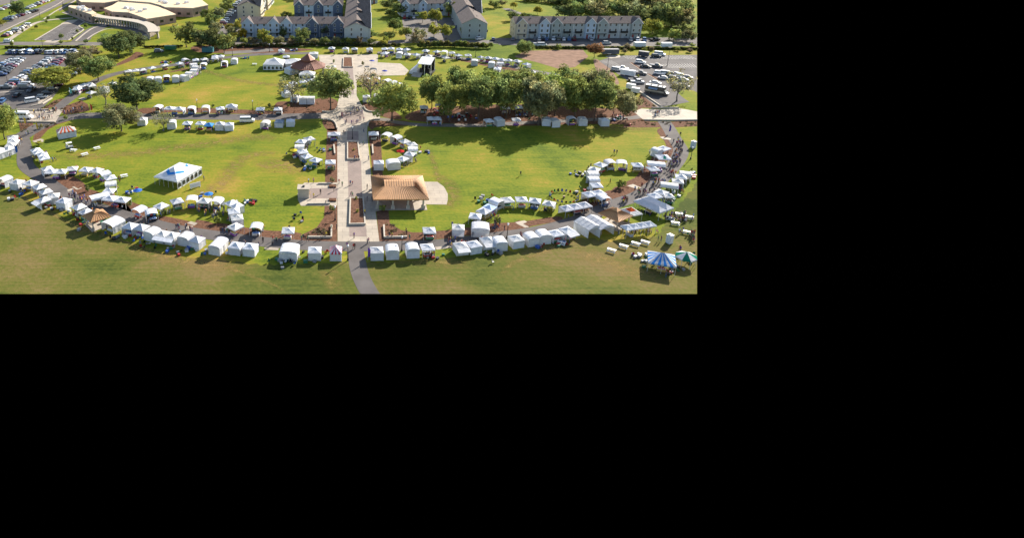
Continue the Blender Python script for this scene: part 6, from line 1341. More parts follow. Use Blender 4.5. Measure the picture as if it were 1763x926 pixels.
for fr, x, y, hd, kd, cl, w in (('g', 690, 410, 80, 'suv', ('silver', (.45, .46, .48)), 'alone before the middle of the longest row'), ('g', 850, 450, 0, 'suv', ('silver', (.5, .5, .5)), 'driving on the townhouse street'), ('g', 1335, 415, 20, 'pickup', ('black', (.02, .02, .02)), 'in the shade at the end of the street'), ('g', 195, 470, 0, 'van', ('white', (.7, .7, .7)), 'partly hidden by the street hedge'), ('g', 125, 465, 0, 'sedan', ('white', (.7, .7, .7)), 'half hidden behind the hedge beside the round bush'),
        ('f', 495, 405, 0, 'sedan', ('grey', (.16, .16, .18)), 'under the young trees of the court'), ('f', 735, 215, 15, 'suv', ('white', (.7, .7, .7)), 'in the court, house side'), ('f', 760, 255, 15, 'sedan', ('silver', (.45, .46, .48)), 'in the court, middle of three'), ('f', 770, 290, 15, 'suv', ('dark blue', (.03, .06, .15)), 'in the court, street side'), ('f', 215, 190, 85, 'suv', ('red', (.32, .03, .03)), 'at the court head, first of three'), ('f', 262, 190, 85, 'suv', ('black', (.02, .02, .02)), 'at the court head, second of three'), ('f', 308, 188, 85, 'sedan', ('white', (.7, .7, .7)), 'at the court head, third of three'), ('f', 870, 385, 10, 'sedan', ('silver', (.4, .4, .4)), 'at the street corner below the slanting row'), ('f', 975, 405, 30, 'suv', ('white', (.7, .7, .7)), 'by the corner of the slanting row'), ('f', 1110, 410, 80, 'sedan', ('dark blue', (.03, .05, .12)), 'in the shade of the slanting row end'), ('f', 1310, 408, 80, 'suv', ('grey', (.2, .2, .22)), 'between the slanting and the longest row'),
        ('Q', 470, 250, -28, 'suv', ('silver', (.45, .46, .48)), 'beside the white box trailer'), ('Q', 545, 235, -28, 'pickup', ('white', (.7, .7, .7)), 'hitched to the white box trailer'), ('Q', 790, 150, -28, 'suv', ('white', (.72, .72, .72)), 'by the mulch island of the east lot'), ('Q', 860, 205, -28, 'sedan', ('black', (.02, .02, .02)), 'by the mulch island of the east lot'), ('Q', 1000, 200, -28, 'pickup', ('dark grey', (.08, .085, .1)), 'alone on the open stalls of the east lot'), ('Q', 785, 295, -35, 'pickup', ('grey', (.12, .12, .13)), 'by the light shrub of the east lot'), ('Q', 1040, 300, -28, 'suv', ('white', (.72, .72, .72)), 'at the head of the full row of the east lot'), ('Q', 1130, 305, -28, 'van', ('white', (.72, .72, .72)), 'second in the full row of the east lot'), ('Q', 1200, 315, -28, 'suv', ('black', (.02, .02, .02)), 'third in the full row of the east lot'), ('Q', 1270, 310, -28, 'sedan', ('silver', (.4, .4, .42)), 'fourth in the full row of the east lot'), ('Q', 1100, 360, -28, 'sedan', ('silver', (.45, .46, .48)), 'facing the full row of the east lot'), ('Q', 1330, 335, -28, 'suv', ('white', (.7, .7, .7)), 'fifth in the full row of the east lot'), ('Q', 1410, 350, -28, 'sedan', ('grey', (.15, .15, .16)), 'sixth in the full row of the east lot'), ('Q', 1230, 365, -28, 'suv', ('dark blue', (.03, .05, .12)), 'in the facing row of the east lot'), ('Q', 1350, 380, -28, 'sedan', ('silver', (.4, .4, .42)), 'behind the thin tree of the east lot'),
        ('Q', 750, 415, -8, 'pickup', ('silver', (.5, .51, .53)), 'with long bed near the grass edge of the east lot'), ('Q', 720, 385, -8, 'pickup', ('black', (.02, .02, .02)), 'behind the silver long-bed pickup'), ('Q', 985, 425, -28, 'sedan', ('white', (.72, .72, .72)), 'behind the motorhome'), ('Q', 1275, 470, -20, 'sedan', ('black', (.02, .02, .02)), 'at the grass island of the east lot'), ('Q', 1370, 475, -20, 'suv', ('grey', (.2, .2, .21)), 'under the thin tree by the grass island'), ('Q', 1470, 490, -20, 'sedan', ('silver', (.4, .4, .42)), 'last by the grass island'), ('Q', 1000, 70, -15, 'suv', ('black', (.02, .02, .02)), 'along the north kerb of the east lot'), ('Q', 1045, 45, -28, 'van', ('white', (.72, .72, .72)), 'on the north kerb beside the black SUV'), ('M', 430, 895, 35, 'van', ('white', (.72, .72, .72)), 'beside the sloping wall of the west lot'), ('a', 85, 432, 5, 'suv', ('white', (.7, .7, .7)), 'on the school street'), ('a', 1445, 290, -25, 'sedan', ('silver', (.45, .46, .48)), 'stopped below the school colonnade'), ('z', 975, 322, 10, 'suv', ('dark grey', (.1, .1, .11)), 'in the oak shade below the school lawn'), ('J', 140, 818, 4, 'van', ('white', (.72, .72, .72)), 'parked on the vendor road')):
    car(G(*fp(fr, x, y)), R(hd), w, None, kd, cl, True)
def wheels(t, xs, y, r=.36):
    for x in xs:
        for s in (-1, 1): O('wheel', WHEEL, t, (x, s * y, .36))
def box_vehicle(fr, x, y, rz, L, W, H, label, cat, name, nose=0, stripe=None, windows=0, colr=(.72, .72, .72)):
    c = G(*fp(fr, x, y)); t = thing(name, label, cat, (c.x, c.y, .03), R(rz)); h = L / 2
    mb = MB(); loft(mb, [[(-h, -W / 2, .45), (-h, W / 2, .45), (-h, W / 2, H - .1), (-h, W / 2 - .12, H), (-h, -W / 2 + .12, H), (-h, -W / 2, H - .1)], [(h - nose, -W / 2, .45), (h - nose, W / 2, .45), (h - nose, W / 2, H - .1), (h - nose, W / 2 - .12, H), (h - nose, -W / 2 + .12, H), (h - nose, -W / 2, H - .1)]])
    O('body', mb.mesh('body', M['objpaint']), t, color=colr)
    if nose:
        m2 = MB(); loft(m2, [[(h - nose, -W / 2 * .94, .4), (h - nose, W / 2 * .94, .4), (h - nose, W / 2 * .9, 2.1), (h - nose, -W / 2 * .9, 2.1)], [(h - nose * .55, -W / 2 * .9, .4), (h - nose * .55, W / 2 * .9, .4), (h - nose * .55, W / 2 * .85, 1.25), (h - nose * .55, -W / 2 * .85, 1.25)], [(h, -W / 2 * .8, .4), (h, W / 2 * .8, .4), (h, W / 2 * .75, 1.0), (h, -W / 2 * .75, 1.0)]])
        O('cab', m2.mesh('cab', M['objpaint']), t, color=colr)
        O('windscreen', MB().quad((h - nose + .05, -W / 2 * .85, 2.08), (h - nose * .55 - .04, -W / 2 * .8, 1.32), (h - nose * .55 - .04, W / 2 * .8, 1.32), (h - nose + .05, W / 2 * .85, 2.08)).mesh('windscreen', M['glass']), t)
        for s in (-1, 1): O('headlight', HL, t, (h, s * W * .28, .8))
    if stripe: 
        for s in (-1, 1): O('stripe', MB().box(-h * .95, h - nose - .1, s * (W / 2 + .005) - .008, s * (W / 2 + .005) + .008, 1.0, 1.6).mesh('stripe', M['objpaint']), t, color=stripe)
    for k in range(windows):
        for s in (-1, 1): O('window', tmesh(('vwin', L), lambda: MB().box(-.5, .5, -.02, .02, 0, .6).mesh('window', M['glass'])), t, (-h + (L - nose) * (k + .5) / windows, s * (W / 2 + .02), 1.65))
    wheels(t, (-h * .45, h * .62) if nose else (-.4, .4), W / 2 - .12)
    return t
def motorhome():
    t = box_vehicle('Q', 1005, 555, -38, 9.0, 2.5, 3.3, 'dark motorhome with tan stripe and white roof parked in the east lot', 'motorhome', 'motorhome', 1.5, (.45, .40, .32), 4, (.09, .085, .08))
    O('roof', MB().box(-4.45, 2.9, -1.2, 1.2, 3.3, 3.38).mesh('roof', M['plastic']), t)
    for x in (-2.5, .2, 1.8): O('roof_vent', tmesh(('rvent',), lambda: MB().box(-.35, .35, -.35, .35, 0, .28).mesh('roof_vent', M['black'])), t, (x, random.uniform(-.4, .4), 3.38))
    O('awning', MB().quad((-3, -1.27, 2.7), (.5, -1.27, 2.7), (.5, -2.6, 2.3), (-3, -2.6, 2.3)).mesh('awning', M['tentc']), t, color=(.3, .4, .5))
motorhome()
box_vehicle('Q', 620, 315, -38, 6.0, 2.3, 2.7, 'white box trailer hitched to a pickup in the east lot', 'trailer', 'box_trailer'); box_vehicle('Q', 830, 62, -35, 4.6, 2.1, 2.6, 'dark box trailer with white roof on the north kerb of the east lot', 'trailer', 'box_trailer', colr=(.06, .06, .07))
box_vehicle('g', 1178, 482, 0, 5.6, 2.4, 2.7, 'white box trailer on the street beside the young trees', 'trailer', 'box_trailer'); box_vehicle('g', 1450, 484, 0, 5.0, 2.4, 2.5, 'white box trailer on the street near the tall lot lamp', 'trailer', 'box_trailer')
box_vehicle('U', 390, 320, -4, 6.4, 2.2, 2.7, 'white shuttle van standing in the west plaza crowd', 'van', 'shuttle_van', 1.6, None, 4); box_vehicle('Q', 660, 495, -38, 3.4, 1.9, 2.3, 'small white utility trailer at the grass edge of the east lot', 'trailer', 'box_trailer'); box_vehicle('Q', 720, 545, -38, 3.0, 1.9, 2.2, 'small white ticket trailer by the east plaza walk', 'trailer', 'box_trailer')
box_vehicle('N', 1375, 240, -4, 5.5, 2.4, 2.7, 'teal shipping container behind the north-western tents', 'container', 'container', colr=(.05, .16, .19)); box_vehicle('g', 880, 555, 0, 8, 2.5, 2.8, 'long grey roll-off container beside the bare earth', 'container', 'container', colr=(.10, .105, .115)); box_vehicle('N', 880, 205, -4, 5.8, 2.4, 2.2, 'green utility trailer in the oak shade', 'trailer', 'box_trailer', colr=(.03, .16, .07))
# golf carts by the vendor tents
def golf_cart(fr, x, y, rz, label):
    c = G(*fp(fr, x, y)); t = thing('golf_cart', label, 'golf cart', (c.x, c.y, 0), R(rz))
    O('body', MB().box(-1.1, 1.1, -.6, .6, .3, .75).box(-1.0, -.3, -.55, .55, .75, 1.15).mesh('body', M['objpaint']), t, color=(.5, .5, .5)); O('roof', MB().box(-.9, .9, -.62, .62, 1.85, 1.92).mesh('roof', M['plastic']), t)
    for sx in (-1, 1):
        for sy in (-1, 1):
            O('post', tmesh(('gpost',), lambda: MB().box(-.03, .03, -.03, .03, .7, 1.85).mesh('post', M['black'])), t, (sx * .8, sy * .55, 0)); O('wheel', tmesh(('gwheel',), lambda: MB().tube((0, -.08, 0), (0, .08, 0), .23, n=10).mesh('wheel', M['tyre'])), t, (sx * .75, sy * .52, .23))
golf_cart('U', 1110, 790, 30, 'white roofed golf cart on the west lawn in the oak shadow'); golf_cart('H', 1470, 545, 80, 'white roofed golf cart at the edge of the east path')
SHIRTS = [('white', (.65, .65, .65)), ('navy', (.03, .045, .11)), ('black', (.018, .018, .02)), ('red', (.40, .03, .03)), ('grey', (.22, .22, .23)), ('light blue', (.25, .38, .6)), ('purple', (.16, .06, .26)), ('green', (.05, .2, .09)), ('pink', (.6, .25, .3)), ('orange', (.6, .2, .04)), ('yellow', (.62, .47, .06)), ('dark blue', (.05, .09, .26)), ('maroon', (.18, .025, .04)), ('black', (.02, .02, .024)), ('charcoal', (.06, .06, .065)), ('black', (.02, .02, .022)), ('navy', (.025, .035, .08)), ('charcoal', (.05, .05, .055))]
ACT = {'stand': 'standing', 'walk': 'walking', 'stride': 'striding', 'hold': 'holding something', 'talk': 'talking', 'sit': 'seated', 'bend': 'leaning forward'}
NP = [0]; LATER = []
def person(c, rz, where, pose=None, shirt=None, scale=None):
    pose = pose or random.choice(('stand', 'walk', 'walk', 'stride', 'hold', 'talk', 'stand')); sn, sc = shirt or random.choice(SHIRTS)
    sc_ = scale or (random.uniform(.92, 1.06) if random.random() > .1 else random.uniform(.6, .75))
    if NP[0] >= 296: LATER.append((c, rz, pose, sc_, sn)); return
    NP[0] += 1
    o = O('person', PM[pose], None, (c.x, c.y, .035), rz, (sc_, sc_, sc_), sc); tag(o, f'person in {sn} top {ACT[pose]} {where}', 'person', f'people {where}')
def P1(fr, x, y, where, pose=None, rz=None): person(G(*fp(fr, x, y)), random.uniform(0, 6.28) if rz is None else R(rz), where, pose)
def crowd(fr, pts, n, where, poses=None, flow=None, clump=.6):
    P = [fp(fr, *p) for p in pts]; xs, ys = [p[0] for p in P], [p[1] for p in P]; k = 0; g = 0; last = None
    while k < n and g < n * 60:
        g += 1
        if last is not None and random.random() < clump: x, y = last[0] + random.gauss(0, 5), last[1] + random.gauss(0, 2.2)
        else: x, y = random.uniform(min(xs), max(xs)), random.uniform(min(ys), max(ys))
        c = False; j = len(P) - 1
        for i in range(len(P)):
            if (P[i][1] > y) != (P[j][1] > y) and x < (P[j][0] - P[i][0]) * (y - P[i][1]) / (P[j][1] - P[i][1]) + P[i][0]: c = not c
            j = i
        if not c: continue
        last = (x, y); rz = random.uniform(0, 6.28) if flow is None else R(flow + random.choice((0, 180))) + random.gauss(0, .4)
        person(G(x, y), rz, where, random.choice(poses) if poses else None); k += 1
# single figures the photograph shows apart
for x, y in ((505, 668), (532, 690), (600, 680), (618, 672), (463, 730), (395, 835), (350, 755), (292, 785), (250, 660), (290, 660)): P1('I', x, y, 'on the plaza between kiosk and pavilion')
for x, y in ((740, 715), (742, 810), (782, 812), (605, 775), (620, 780)): P1('I', x, y, 'in the pavilion shade beside the long planter')
for x, y in ((712, 238), (545, 252), (556, 255), (636, 465), (650, 470), (672, 465), (708, 345), (752, 470)): P1('I', x, y, 'on the promenade between the tent rings')
for x, y in ((795, 450), (918, 490), (908, 500), (800, 540), (735, 530), (885, 250), (790, 545)): P1('D', x, y, 'on the path at the promenade end')
for x, y in ((240, 385), (252, 400), (100, 475), (130, 485), (15, 490), (95, 510), (360, 460), (375, 470), (395, 480), (345, 470), (520, 445), (555, 440), (600, 380), (645, 375)): P1('D', x, y, 'by the tents and seat wall west of the promenade')
for x, y in ((1240, 410), (1245, 425), (1270, 465), (1460, 420), (1475, 440), (1440, 600), (1455, 620), (1120, 445), (1095, 440)): P1('D', x, y, 'by the tents and seat wall east of the promenade')
P1('p', 896, 303, 'alone on the east lawn', 'walk'); P1('z', 1102, 530, 'alone on the north lawn', 'stand'); P1('H', 155, 420, 'on the lawn above the eastern crescent', 'walk'); P1('H', 200, 420, 'on the lawn above the eastern crescent', 'walk'); P1('H', 95, 890, 'inside the eastern crescent', 'walk')
for x, y in ((490, 330), (535, 335), (830, 490), (840, 500)): P1('R', x, y, 'on the mown field by the striped tent', 'walk')
for x, y in ((860, 395), (770, 480)): P1('T', x, y, 'on the west lawn below the marquee', 'walk')
crowd('F', [(1180, 60), (1290, 60), (1330, 200), (1290, 330), (1240, 470), (1140, 560), (1010, 650), (880, 700), (760, 760), (640, 790), (700, 700), (960, 550), (1120, 440), (1200, 320), (1210, 180)], 105, 'on the curved path at the east lawn', None, 50)
crowd('G', [(590, 380), (990, 350), (990, 400), (720, 450), (600, 430)], 30, 'dining under the four-peaked tent', ('sit', 'sit', 'stand')); crowd('G', [(1060, 270), (1180, 220), (1389, 230), (1380, 320), (1200, 300), (1080, 310)], 34, 'at the tables on the east field', ('sit', 'sit', 'talk')); crowd('G', [(1210, 380), (1380, 420), (1389, 520), (1280, 530), (1200, 420)], 18, 'at the food tables by the green tent', ('sit', 'stand'))
crowd('G', [(100, 210), (330, 150), (340, 190), (110, 250)], 16, 'under the triple-peaked tent by the path', ('sit', 'stand', 'talk'))
crowd('U', [(530, 210), (960, 190), (900, 360), (560, 370)], 34, 'in the crowd on the west plaza'); crowd('U', [(980, 190), (1330, 150), (1330, 240), (1000, 300)], 14, 'on the vendor road by the west plaza', None, 10)
crowd('U', [(330, 400), (560, 390), (540, 560), (380, 640), (330, 760), (250, 850), (120, 860), (250, 700), (350, 560)], 26, 'on the west path below the plaza', None, 60)
crowd('I', [(520, 60), (700, 40), (720, 110), (740, 200), (560, 200), (500, 130)], 32, 'on the crossing of the promenade'); crowd('T', [(740, 780), (1120, 770), (1140, 870), (960, 905), (800, 880)], 34, 'in the crescent near the marquee', ('stand', 'talk', 'hold'))
crowd('E', [(600, 400), (760, 370), (760, 450), (640, 480), (180, 560), (160, 590), (600, 440)], 30, 'on the path by the south-eastern crescent', None, 20); crowd('A', [(740, 380), (1000, 420), (1260, 560), (1200, 600), (980, 500), (700, 340)], 26, 'on the path by the western crescent', None, -30)
crowd('C', [(360, 330), (640, 360), (930, 410), (930, 430), (640, 385), (380, 350)], 14, 'on the path by the south-western crescent', None, -15); crowd('C', [(1000, 380), (1120, 380), (1110, 420), (1000, 420)], 9, 'under the tent beside the south-western path', ('stand', 'talk', 'hold'))
crowd('Q', [(1030, 765), (1100, 765), (1080, 820), (900, 880), (1020, 890), (980, 840)], 8, 'on the east plaza'); crowd('Q', [(420, 830), (560, 870), (560, 920), (400, 920)], 14, 'under the trees by the east plaza', ('sit', 'stand', 'talk'))
# round every open tent: shoppers and stall holders (kept for last: the smallest figures)
for (loc, rz, w, d, walls, lb, kind) in TENTS:
    for k in range(random.choice((1, 2, 2, 3, 4, 5))):
        a = rz - math.pi / 2; q = Vector((loc[0], loc[1], 0)) + Matrix.Rotation(rz, 3, 'Z') @ Vector((random.uniform(-w / 2, w / 2), random.choice((-1, 1)) * random.uniform(d * .25, d * .5 + 1.6) if 'f' not in walls else d / 2 + random.uniform(.5, 2), 0))
        person(q, random.uniform(0, 6.28), 'by the market tents', random.choice(('stand', 'talk', 'hold', 'bend', 'sit')))
def rest_of_crowd():
    SC = {}
    for n, c in SHIRTS: SC.setdefault(n, mat('crowd_shirt_' + n.replace(' ', '_'), c, .9, .1, 4))
    names = list(SC); mats = [M['skin'], M['pants'], M['hair'], M['shoe']] + [SC[n] for n in names]; V, F, MI = [], [], []
    cache = {k: ([v.co.copy() for v in m.vertices], [tuple(p.vertices) for p in m.polygons], [p.material_index for p in m.polygons]) for k, m in PM.items()}
    for c, rz, pose, s, sn in LATER:
        vs_, fs, ms = cache[pose]; o = len(V); ca, sa = math.cos(rz) * s, math.sin(rz) * s; k = 4 + names.index(sn); mm = {0: 0, 1: k, 2: 1, 3: 2, 4: 3}
        V += [(c.x + v.x * ca - v.y * sa, c.y + v.x * sa + v.y * ca, .035 + v.z * s) for v in vs_]; F += [tuple(o + i for i in f) for f in fs]; MI += [mm[i] for i in ms]
    me = bpy.data.meshes.new('crowd'); me.from_pydata(V, [], F); me.polygons.foreach_set('material_index', MI)
    for m in mats: me.materials.append(m)
    o = O('crowd', me); tag(o, 'scattered visitors and stall holders among the farther market tents', 'crowd', None, 'stuff')
rest_of_crowd()

# ================================================================ SMALL THINGS
TBL = MB().box(-.92, .92, -.38, .38, .70, .74).mesh('table_top', M['plastic']); TLEG = MB().box(-.03, .03, -.3, .3, 0, .7).mesh('leg', M['pole'])
CLOTH = MB().box(-.94, .94, -.40, .40, .12, .70).mesh('table_cloth', M['tentc'])
def table(c, rz, label, group, cloth=None):
    t = thing('folding_table', label, 'table', (c.x, c.y, .03), rz, group); O('table_top', TBL, t)
    for s in (-1, 1): O('leg', TLEG, t, (s * .75, 0, 0))
    if cloth: O('table_cloth', CLOTH, t, color=cloth)
GOODS = [MB().box(-.7, -.2, -.25, .25, .0, .22).box(-.1, .35, -.2, .2, 0, .35).box(.45, .8, -.25, .2, 0, .18).mesh('wares', M['objpaint'])]
RACKP = MB().box(-1.2, 1.2, -.03, .03, .15, 2.0).mesh('panel', M['black']); PIC = MB().box(-.28, .28, -.05, -.032, 0, .5).mesh('picture', M['objpaint'])
def rack(c, rz, label, group):
    t = thing('display_rack', label, 'display', (c.x, c.y, .03), rz, group); O('panel', RACKP, t); 
    for s in (-1, 1): O('foot', tmesh(('rfoot',), lambda: MB().box(-.03, .03, -.3, .3, 0, .15).mesh('foot', M['black'])), t, (s * 1.0, 0, 0))
    for k in range(3): O('picture', PIC, t, (-.75 + .75 * k, 0, random.uniform(.9, 1.2)), color=random.choice(((.5, .3, .1), (.1, .25, .45), (.4, .05, .06), (.55, .5, .4), (.1, .3, .12), (.6, .45, .1))))
WCOL = [(.5, .1, .08), (.1, .2, .45), (.55, .5, .4), (.05, .05, .06), (.5, .35, .1), (.12, .3, .15), (.3, .1, .35), (.6, .6, .6)]
nr = 0
for i, (loc, rz, w, d, walls, lb, kind) in enumerate(TENTS):
    c = Vector((loc[0], loc[1], 0)); rot = Matrix.Rotation(rz, 3, 'Z'); short = ' '.join(lb.split(',')[-1].split()[:6]) if ',' in lb else lb
    tl = lb.split(', ')[-1]
    if 'f' not in walls or 'b' not in walls:
        q = c + rot @ Vector((random.uniform(-.2, .2), -d * .28 if 'f' not in walls else d * .28, 0))
        nm = f'folding table with cloth under the tent {tl}'; nm = nm if len(nm.split()) <= 16 else ' '.join(nm.replace('with cloth ', '').split()[:16])
        table(q, rz + random.uniform(-.1, .1), nm, 'folding tables in the tents', random.choice(WCOL))
        g = tag(O('wares', GOODS[0], None, (q.x, q.y, .77), rz, None, random.choice(WCOL)), nm.replace('folding table with cloth', 'boxed wares').replace('folding table', 'boxed wares'), 'wares', 'wares on the folding tables')
    if i % 2 == 0:
        q = c + rot @ Vector((0, d * .12, 0)); nm = f'black display rack with pictures inside the tent {tl}'
        rack(q, rz, ' '.join(nm.split()[:16]), 'display racks in the tents')
# storage bins, folded chairs and bags behind the stalls
CHAIR = (MB().box(-.25, .25, -.25, .25, .40, .44).mesh('seat', M['tentc']), MB().box(-.25, -.21, -.25, .25, .44, .95).mesh('backrest', M['tentc']), MB().box(-.02, .02, -.02, .02, 0, .42).mesh('leg', M['black']))
def chair(c, rz, label, group, col):
    t = thing('camp_chair', label, 'chair', (c.x, c.y, .02), rz, group); O('seat', CHAIR[0], t, color=col); O('backrest', CHAIR[1], t, color=col)
    for sx in (-1, 1):
        for sy in (-1, 1): O('leg', CHAIR[2], t, (sx * .22, sy * .22, 0))
BINM = MB().box(-.35, .35, -.25, .25, 0, .4).box(-.37, .37, -.27, .27, .4, .45).mesh('storage_bin', M['objpaint'])
CN = [('blue', (.04, .1, .35)), ('black', (.02, .02, .02)), ('green', (.03, .15, .08)), ('red', (.35, .03, .03)), ('grey', (.25, .25, .26)), ('white', (.6, .6, .6))]
def clutter(fr, x, y, n, where, spread=1.6):
    n = int(n * 1.4)
    c0 = G(*fp(fr, x, y))
    for k in range(n):
        c = c0 + Vector((random.gauss(0, spread), random.gauss(0, spread * .8), 0)); cn, cc = random.choice(CN)
        if random.random() < .45: chair(c, random.uniform(0, 6.28), f'{cn} camp chair {where}', f'camp chairs {where}', cc)
        else: tag(O('storage_bin', BINM, None, (c.x, c.y, .02), random.uniform(0, 3), (random.uniform(.8, 1.4),) * 3, cc), f'{cn} storage bin {where}', 'bin', f'storage bins {where}')
for fr, x, y, n, w in (('A', 250, 380, 6, 'behind the awning tent of the western row'), ('A', 260, 460, 6, 'on the field behind the western row'), ('A', 980, 700, 7, 'beside the tan shelter tents'), ('A', 1150, 790, 14, 'on the field below the tan shelter'), ('A', 760, 610, 5, 'behind the walled western tent'), ('B', 410, 600, 8, 'behind the peaked pair of the western row'), ('B', 700, 620, 8, 'behind the long awning tent'), ('B', 840, 715, 7, 'heaped on the field edge'), ('B', 1180, 800, 6, 'on the field behind the arched tent'), ('B', 1410, 780, 6, 'behind the last crescent tents'), ('C', 960, 560, 5, 'behind the deep arched tent'),
        ('C', 1230, 140, 10, 'on the lawn behind the south-western crescent'), ('D', 240, 640, 12, 'behind the big arched tent'), ('D', 440, 600, 8, 'behind the small walled tent'), ('D', 1440, 600, 9, 'behind the open tent east of the entry'), ('D', 310, 300, 5, 'on the west lawn near the lone tent'), ('E', 540, 150, 10, 'on the lawn behind the south-eastern crescent'), ('E', 620, 680, 8, 'behind the awning tents by the drum circle'), ('E', 1080, 590, 7, 'behind the arched pair by the drum circle'), ('E', 1300, 570, 6, 'behind the peaked pair by the gable tents'), ('F', 300, 470, 9, 'on the lawn behind the eastern crescent'), ('F', 290, 640, 6, 'on the lawn beside the double-peaked tent'),
        ('F', 1130, 700, 9, 'beside the wide frame tent'), ('F', 1410, 470, 6, 'behind the outer tents at the bend'), ('I', 250, 535, 9, 'below the ring west of the promenade'), ('I', 120, 430, 8, 'behind the ring west of the promenade'), ('I', 380, 390, 5, 'inside the ring west of the promenade'), ('I', 1180, 400, 6, 'behind the ring east of the promenade'), ('R', 290, 600, 6, 'at the west side of the blue striped tent'), ('R', 390, 690, 8, 'under the blue striped tent'), ('R', 690, 780, 8, 'at the east corner of the blue striped tent'), ('R', 1040, 620, 9, 'under the green tent'), ('T', 880, 590, 3, 'behind the crescent by the marquee'), ('y', 1270, 820, 8, 'on the lawn beside the western crescent'), ('N', 280, 510, 6, 'by the back row near the dark oak'), ('N', 820, 380, 8, 'behind the arched crescent'), ('P', 350, 160, 8, 'along the path beside the north lawn'), ('P', 970, 60, 10, 'behind the hipped tent'), ('V', 850, 640, 22, 'under the long tree row'), ('V', 480, 560, 14, 'behind the double tent under the trees'), ('W', 1400, 660, 16, 'beneath the last tree of the row'), ('W', 200, 600, 14, 'in the shade under the row of trees')):
    clutter(fr, x, y, n, w, 2.6 if n > 12 else 1.5)
# drum circle of chairs
c0 = G(*fp('F', 120, 700))
for k in range(22):
    a = 2 * math.pi * k / 22; c = c0 + Vector((3.7 * math.cos(a), 3.7 * math.sin(a), 0)); cn, cc = CN[k % 5]
    chair(c, a + math.pi, f'{cn} camp chair in the drum circle on the lawn', 'chairs of the drum circle', cc)
    if k % 2 == 0: person(c + Vector((.1 * math.cos(a), .1 * math.sin(a), 0)), a + math.pi, 'in the drum circle', 'sit')
tag(O('drum', MB().tube((0, 0, 0), (0, 0, .6), .25, .34, 12).tube((0, 0, .6), (0, 0, .64), .36, .36, 12).mesh('drum', M['wood']), None, (c0.x, c0.y, 0)), 'wooden drum in the middle of the drum circle', 'drum')
# picnic tables
def picnic(fr, x, y, rz, label, mk='plastic'):
    c = G(*fp(fr, x, y)); t = thing('picnic_table', label, 'picnic table', (c.x, c.y, 0), R(rz)); m = M[mk]
    for k in range(4): O('plank', tmesh(('plank', mk), lambda: MB().box(-1.0, 1.0, -.09, .09, .72, .76).mesh('plank', m)), t, (0, -.3 + .2 * k, 0))
    for s in (-1, 1): O('bench', tmesh(('pbench', mk), lambda: MB().box(-1.0, 1.0, -.14, .14, .42, .46).mesh('bench', m)), t, (0, s * .72, 0))
    for s in (-1, 1): O('frame', tmesh(('pframe', mk), lambda: MB().box(-.04, .04, -.85, .85, .36, .42).box(-.04, .04, -.5, -.42, 0, .72).box(-.04, .04, .42, .5, 0, .72).mesh('frame', m)), t, (s * .75, 0, 0))
for fr, x, y, rz, lb in (('G', 535, 600, -35, 'empty white picnic table farthest from the four-peaked tent'), ('G', 655, 560, -35, 'empty white picnic table, second from the field corner'), ('G', 775, 535, -35, 'white picnic table with diners below the four-peaked tent'), ('G', 870, 520, -35, 'crowded white picnic table below the four-peaked tent'), ('G', 40, 520, -30, 'white picnic table beside the outer peaked tents'), ('E', 1310, 585, -30, 'white picnic table behind the outer row end'), ('y', 690, 440, -10, 'dark picnic table on the west lawn, shadow edge'), ('y', 795, 478, 40, 'picnic table on the west lawn, middle one'), ('y', 910, 420, 40, 'picnic table on the west lawn nearest the olive oak'), ('G', 1290, 420, -30, 'long white food table by the green tent'), ('G', 1120, 280, -20, 'white table among the seated diners, tent side'), ('G', 1210, 240, -20, 'white table among the seated diners, middle'), ('G', 1310, 270, -20, 'white table among the seated diners, field edge'), ('G', 1170, 330, -20, 'white table below the seated diners'), ('P', 450, 250, 0, 'white table under a cover on the north lawn'), ('y', 1165, 680, 30, 'white table beside the western crescent')):
    picnic(fr, x, y, rz, lb)
for k in range(4): P1('G', 775 + k * 35, 530 - (k % 2) * 14, 'at the picnic tables', 'sit')
def toilet(fr, x, y, label, colr):
    c = G(*fp(fr, x, y)); t = thing('portable_toilet', label, 'portable toilet', (c.x, c.y, 0), R(25)); O('cabin', MB().box(-.6, .6, -.6, .6, .05, 2.2).mesh('cabin', M['objpaint']), t, color=colr)
    O('roof', MB().box(-.64, .64, -.64, .64, 2.2, 2.28).box(-.4, .4, -.4, .4, 2.28, 2.42).mesh('roof', M['plastic']), t); O('door', MB().box(-.4, .4, -.64, -.6, .12, 2.0).mesh('door', M['plastic']), t)
toilet('R', 665, 355, 'pale cabin standing alone on the field behind the blue striped tent', (.55, .62, .66)); toilet('H', 1415, 320, 'pale cabin in the tree shade by the east path', (.5, .58, .62))
def feather_flag(fr, x, y, col, label):
    c = G(*fp(fr, x, y)); t = thing('feather_flag', label, 'flag', (c.x, c.y, 0), R(random.uniform(-30, 30))); O('pole', MB().tube((0, 0, 0), (0, 0, 3.6), .03, .02, 5).mesh('pole', M['pole']), t)
    O('banner', MB().quad((.03, 0, .8), (.7, .03, 1.0), (.75, .05, 2.6), (.03, 0, 3.5)).quad((.03, -.004, .8), (.03, -.004, 3.5), (.75, .046, 2.6), (.7, .026, 1.0)).mesh('banner', M['tentc']), t, color=col)
for fr, x, y, cl, lb in (('U', 590, 520, (.75, .55, .05), 'yellow feather flag beside the west path'), ('U', 395, 430, (.75, .55, .05), 'yellow feather flag at the west plaza wall'), ('U', 255, 900, (.05, .15, .5), 'blue feather flag at the west gate tents'), ('M', 935, 810, (.2, .6, .55), 'teal feather flag on the north-western path'), ('U', 1450, 220, (.6, .08, .05), 'red feather flag on the vendor road'), ('D', 912, 640, (.25, .1, .5), 'purple feather flag beside the entry path'), ('H', 1025, 100, (.15, .1, .4), 'violet feather flag by the east path head')): feather_flag(fr, x, y, cl, lb)
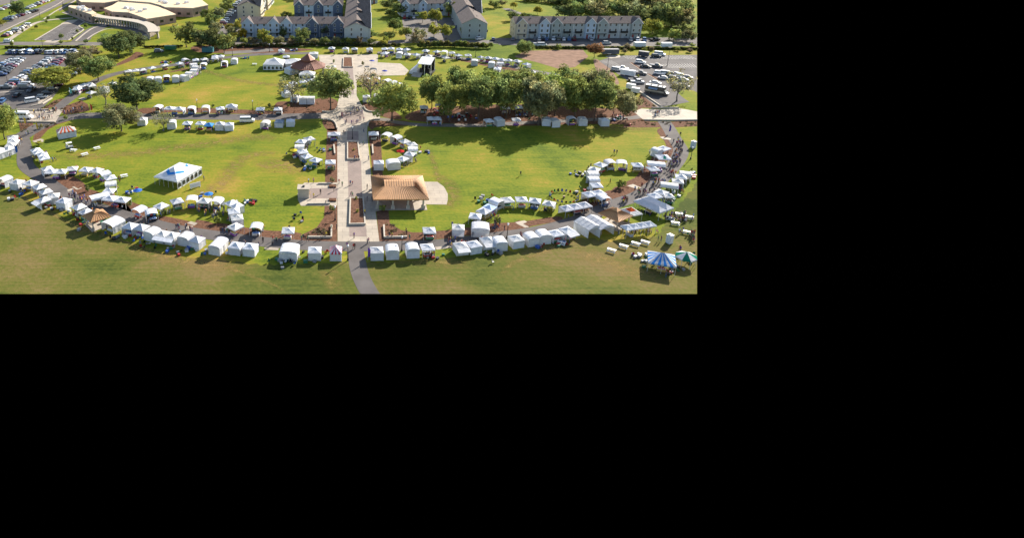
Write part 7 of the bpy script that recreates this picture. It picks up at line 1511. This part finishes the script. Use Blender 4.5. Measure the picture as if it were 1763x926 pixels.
def umbrella(fr, x, y, col, label, r=1.3):
    c = G(*fp(fr, x, y), 2.0); t = thing('parasol', label, 'parasol', (c.x, c.y, 0)); O('pole', MB().tube((0, 0, 0), (0, 0, 2.4), .03, n=6).mesh('pole', M['pole']), t)
    mb = MB()
    for k in range(8):
        a, b = k * math.pi / 4, (k + 1) * math.pi / 4; mb.quad((r * math.cos(a), r * math.sin(a), 2.0), (r * math.cos(b), r * math.sin(b), 2.0), (0, 0, 2.5))
    O('canopy', mb.mesh('canopy', M['tentc']), t, color=col)
for fr, x, y, cl, lb in (('I', 125, 385, (.7, .55, .05), 'yellow parasol behind the ring west of the promenade'), ('S', 620, 270, (.10, .12, .4), 'violet parasol on the north plaza'), ('S', 790, 405, (.10, .12, .4), 'violet parasol on the stage forecourt'), ('T', 918, 570, (.05, .2, .55), 'blue parasol behind the crescent by the marquee'), ('y', 1290, 805, (.05, .15, .5), 'blue parasol beside the western crescent'), ('I', 1020, 392, (.5, .04, .04), 'red parasol inside the ring east of the promenade'), ('R', 1060, 310, (.4, .6, .75), 'pale blue parasol at the food tables'), ('S', 110, 345, (.7, .7, .7), 'white parasol on the north plaza by the gazebo')): umbrella(fr, x, y, cl, lb)
# inflatable or boxed display on the west lawn
c = G(*fp('T', 745, 490)); tag(O('banner_board', MB().box(-1.6, 1.6, -.05, .05, .2, 1.6).box(-1.4, -1.3, -.3, .3, 0, .2).box(1.3, 1.4, -.3, .3, 0, .2).mesh('banner_board', M['plastic']), None, (c.x, c.y, 0), R(35)), 'white banner board on the lawn below the marquee', 'board')

# nothing stands beyond the eastern limit of the grounds
def prune():
    for o in [x for x in COL.objects if x.parent is None and x.type in ('MESH', 'EMPTY') and x.get('kind') is None]:
        l = o.location; dep = l.y * CT - (l.z - CAM_H) * ST
        px = PCX + FPX * l.x / dep
        rad = {'parked_car': 2.4, 'box_trailer': 2.5, 'picnic_table': 1.2, 'canopy_tent': 2.3, 'parasol': 1.4, 'street_lamp': .9}.get(o.name.split('.')[0], .4)
        if px + rad * FPX / dep > 1200.5:
            for c in o.children_recursive: bpy.data.objects.remove(c)
            bpy.data.objects.remove(o)
prune()
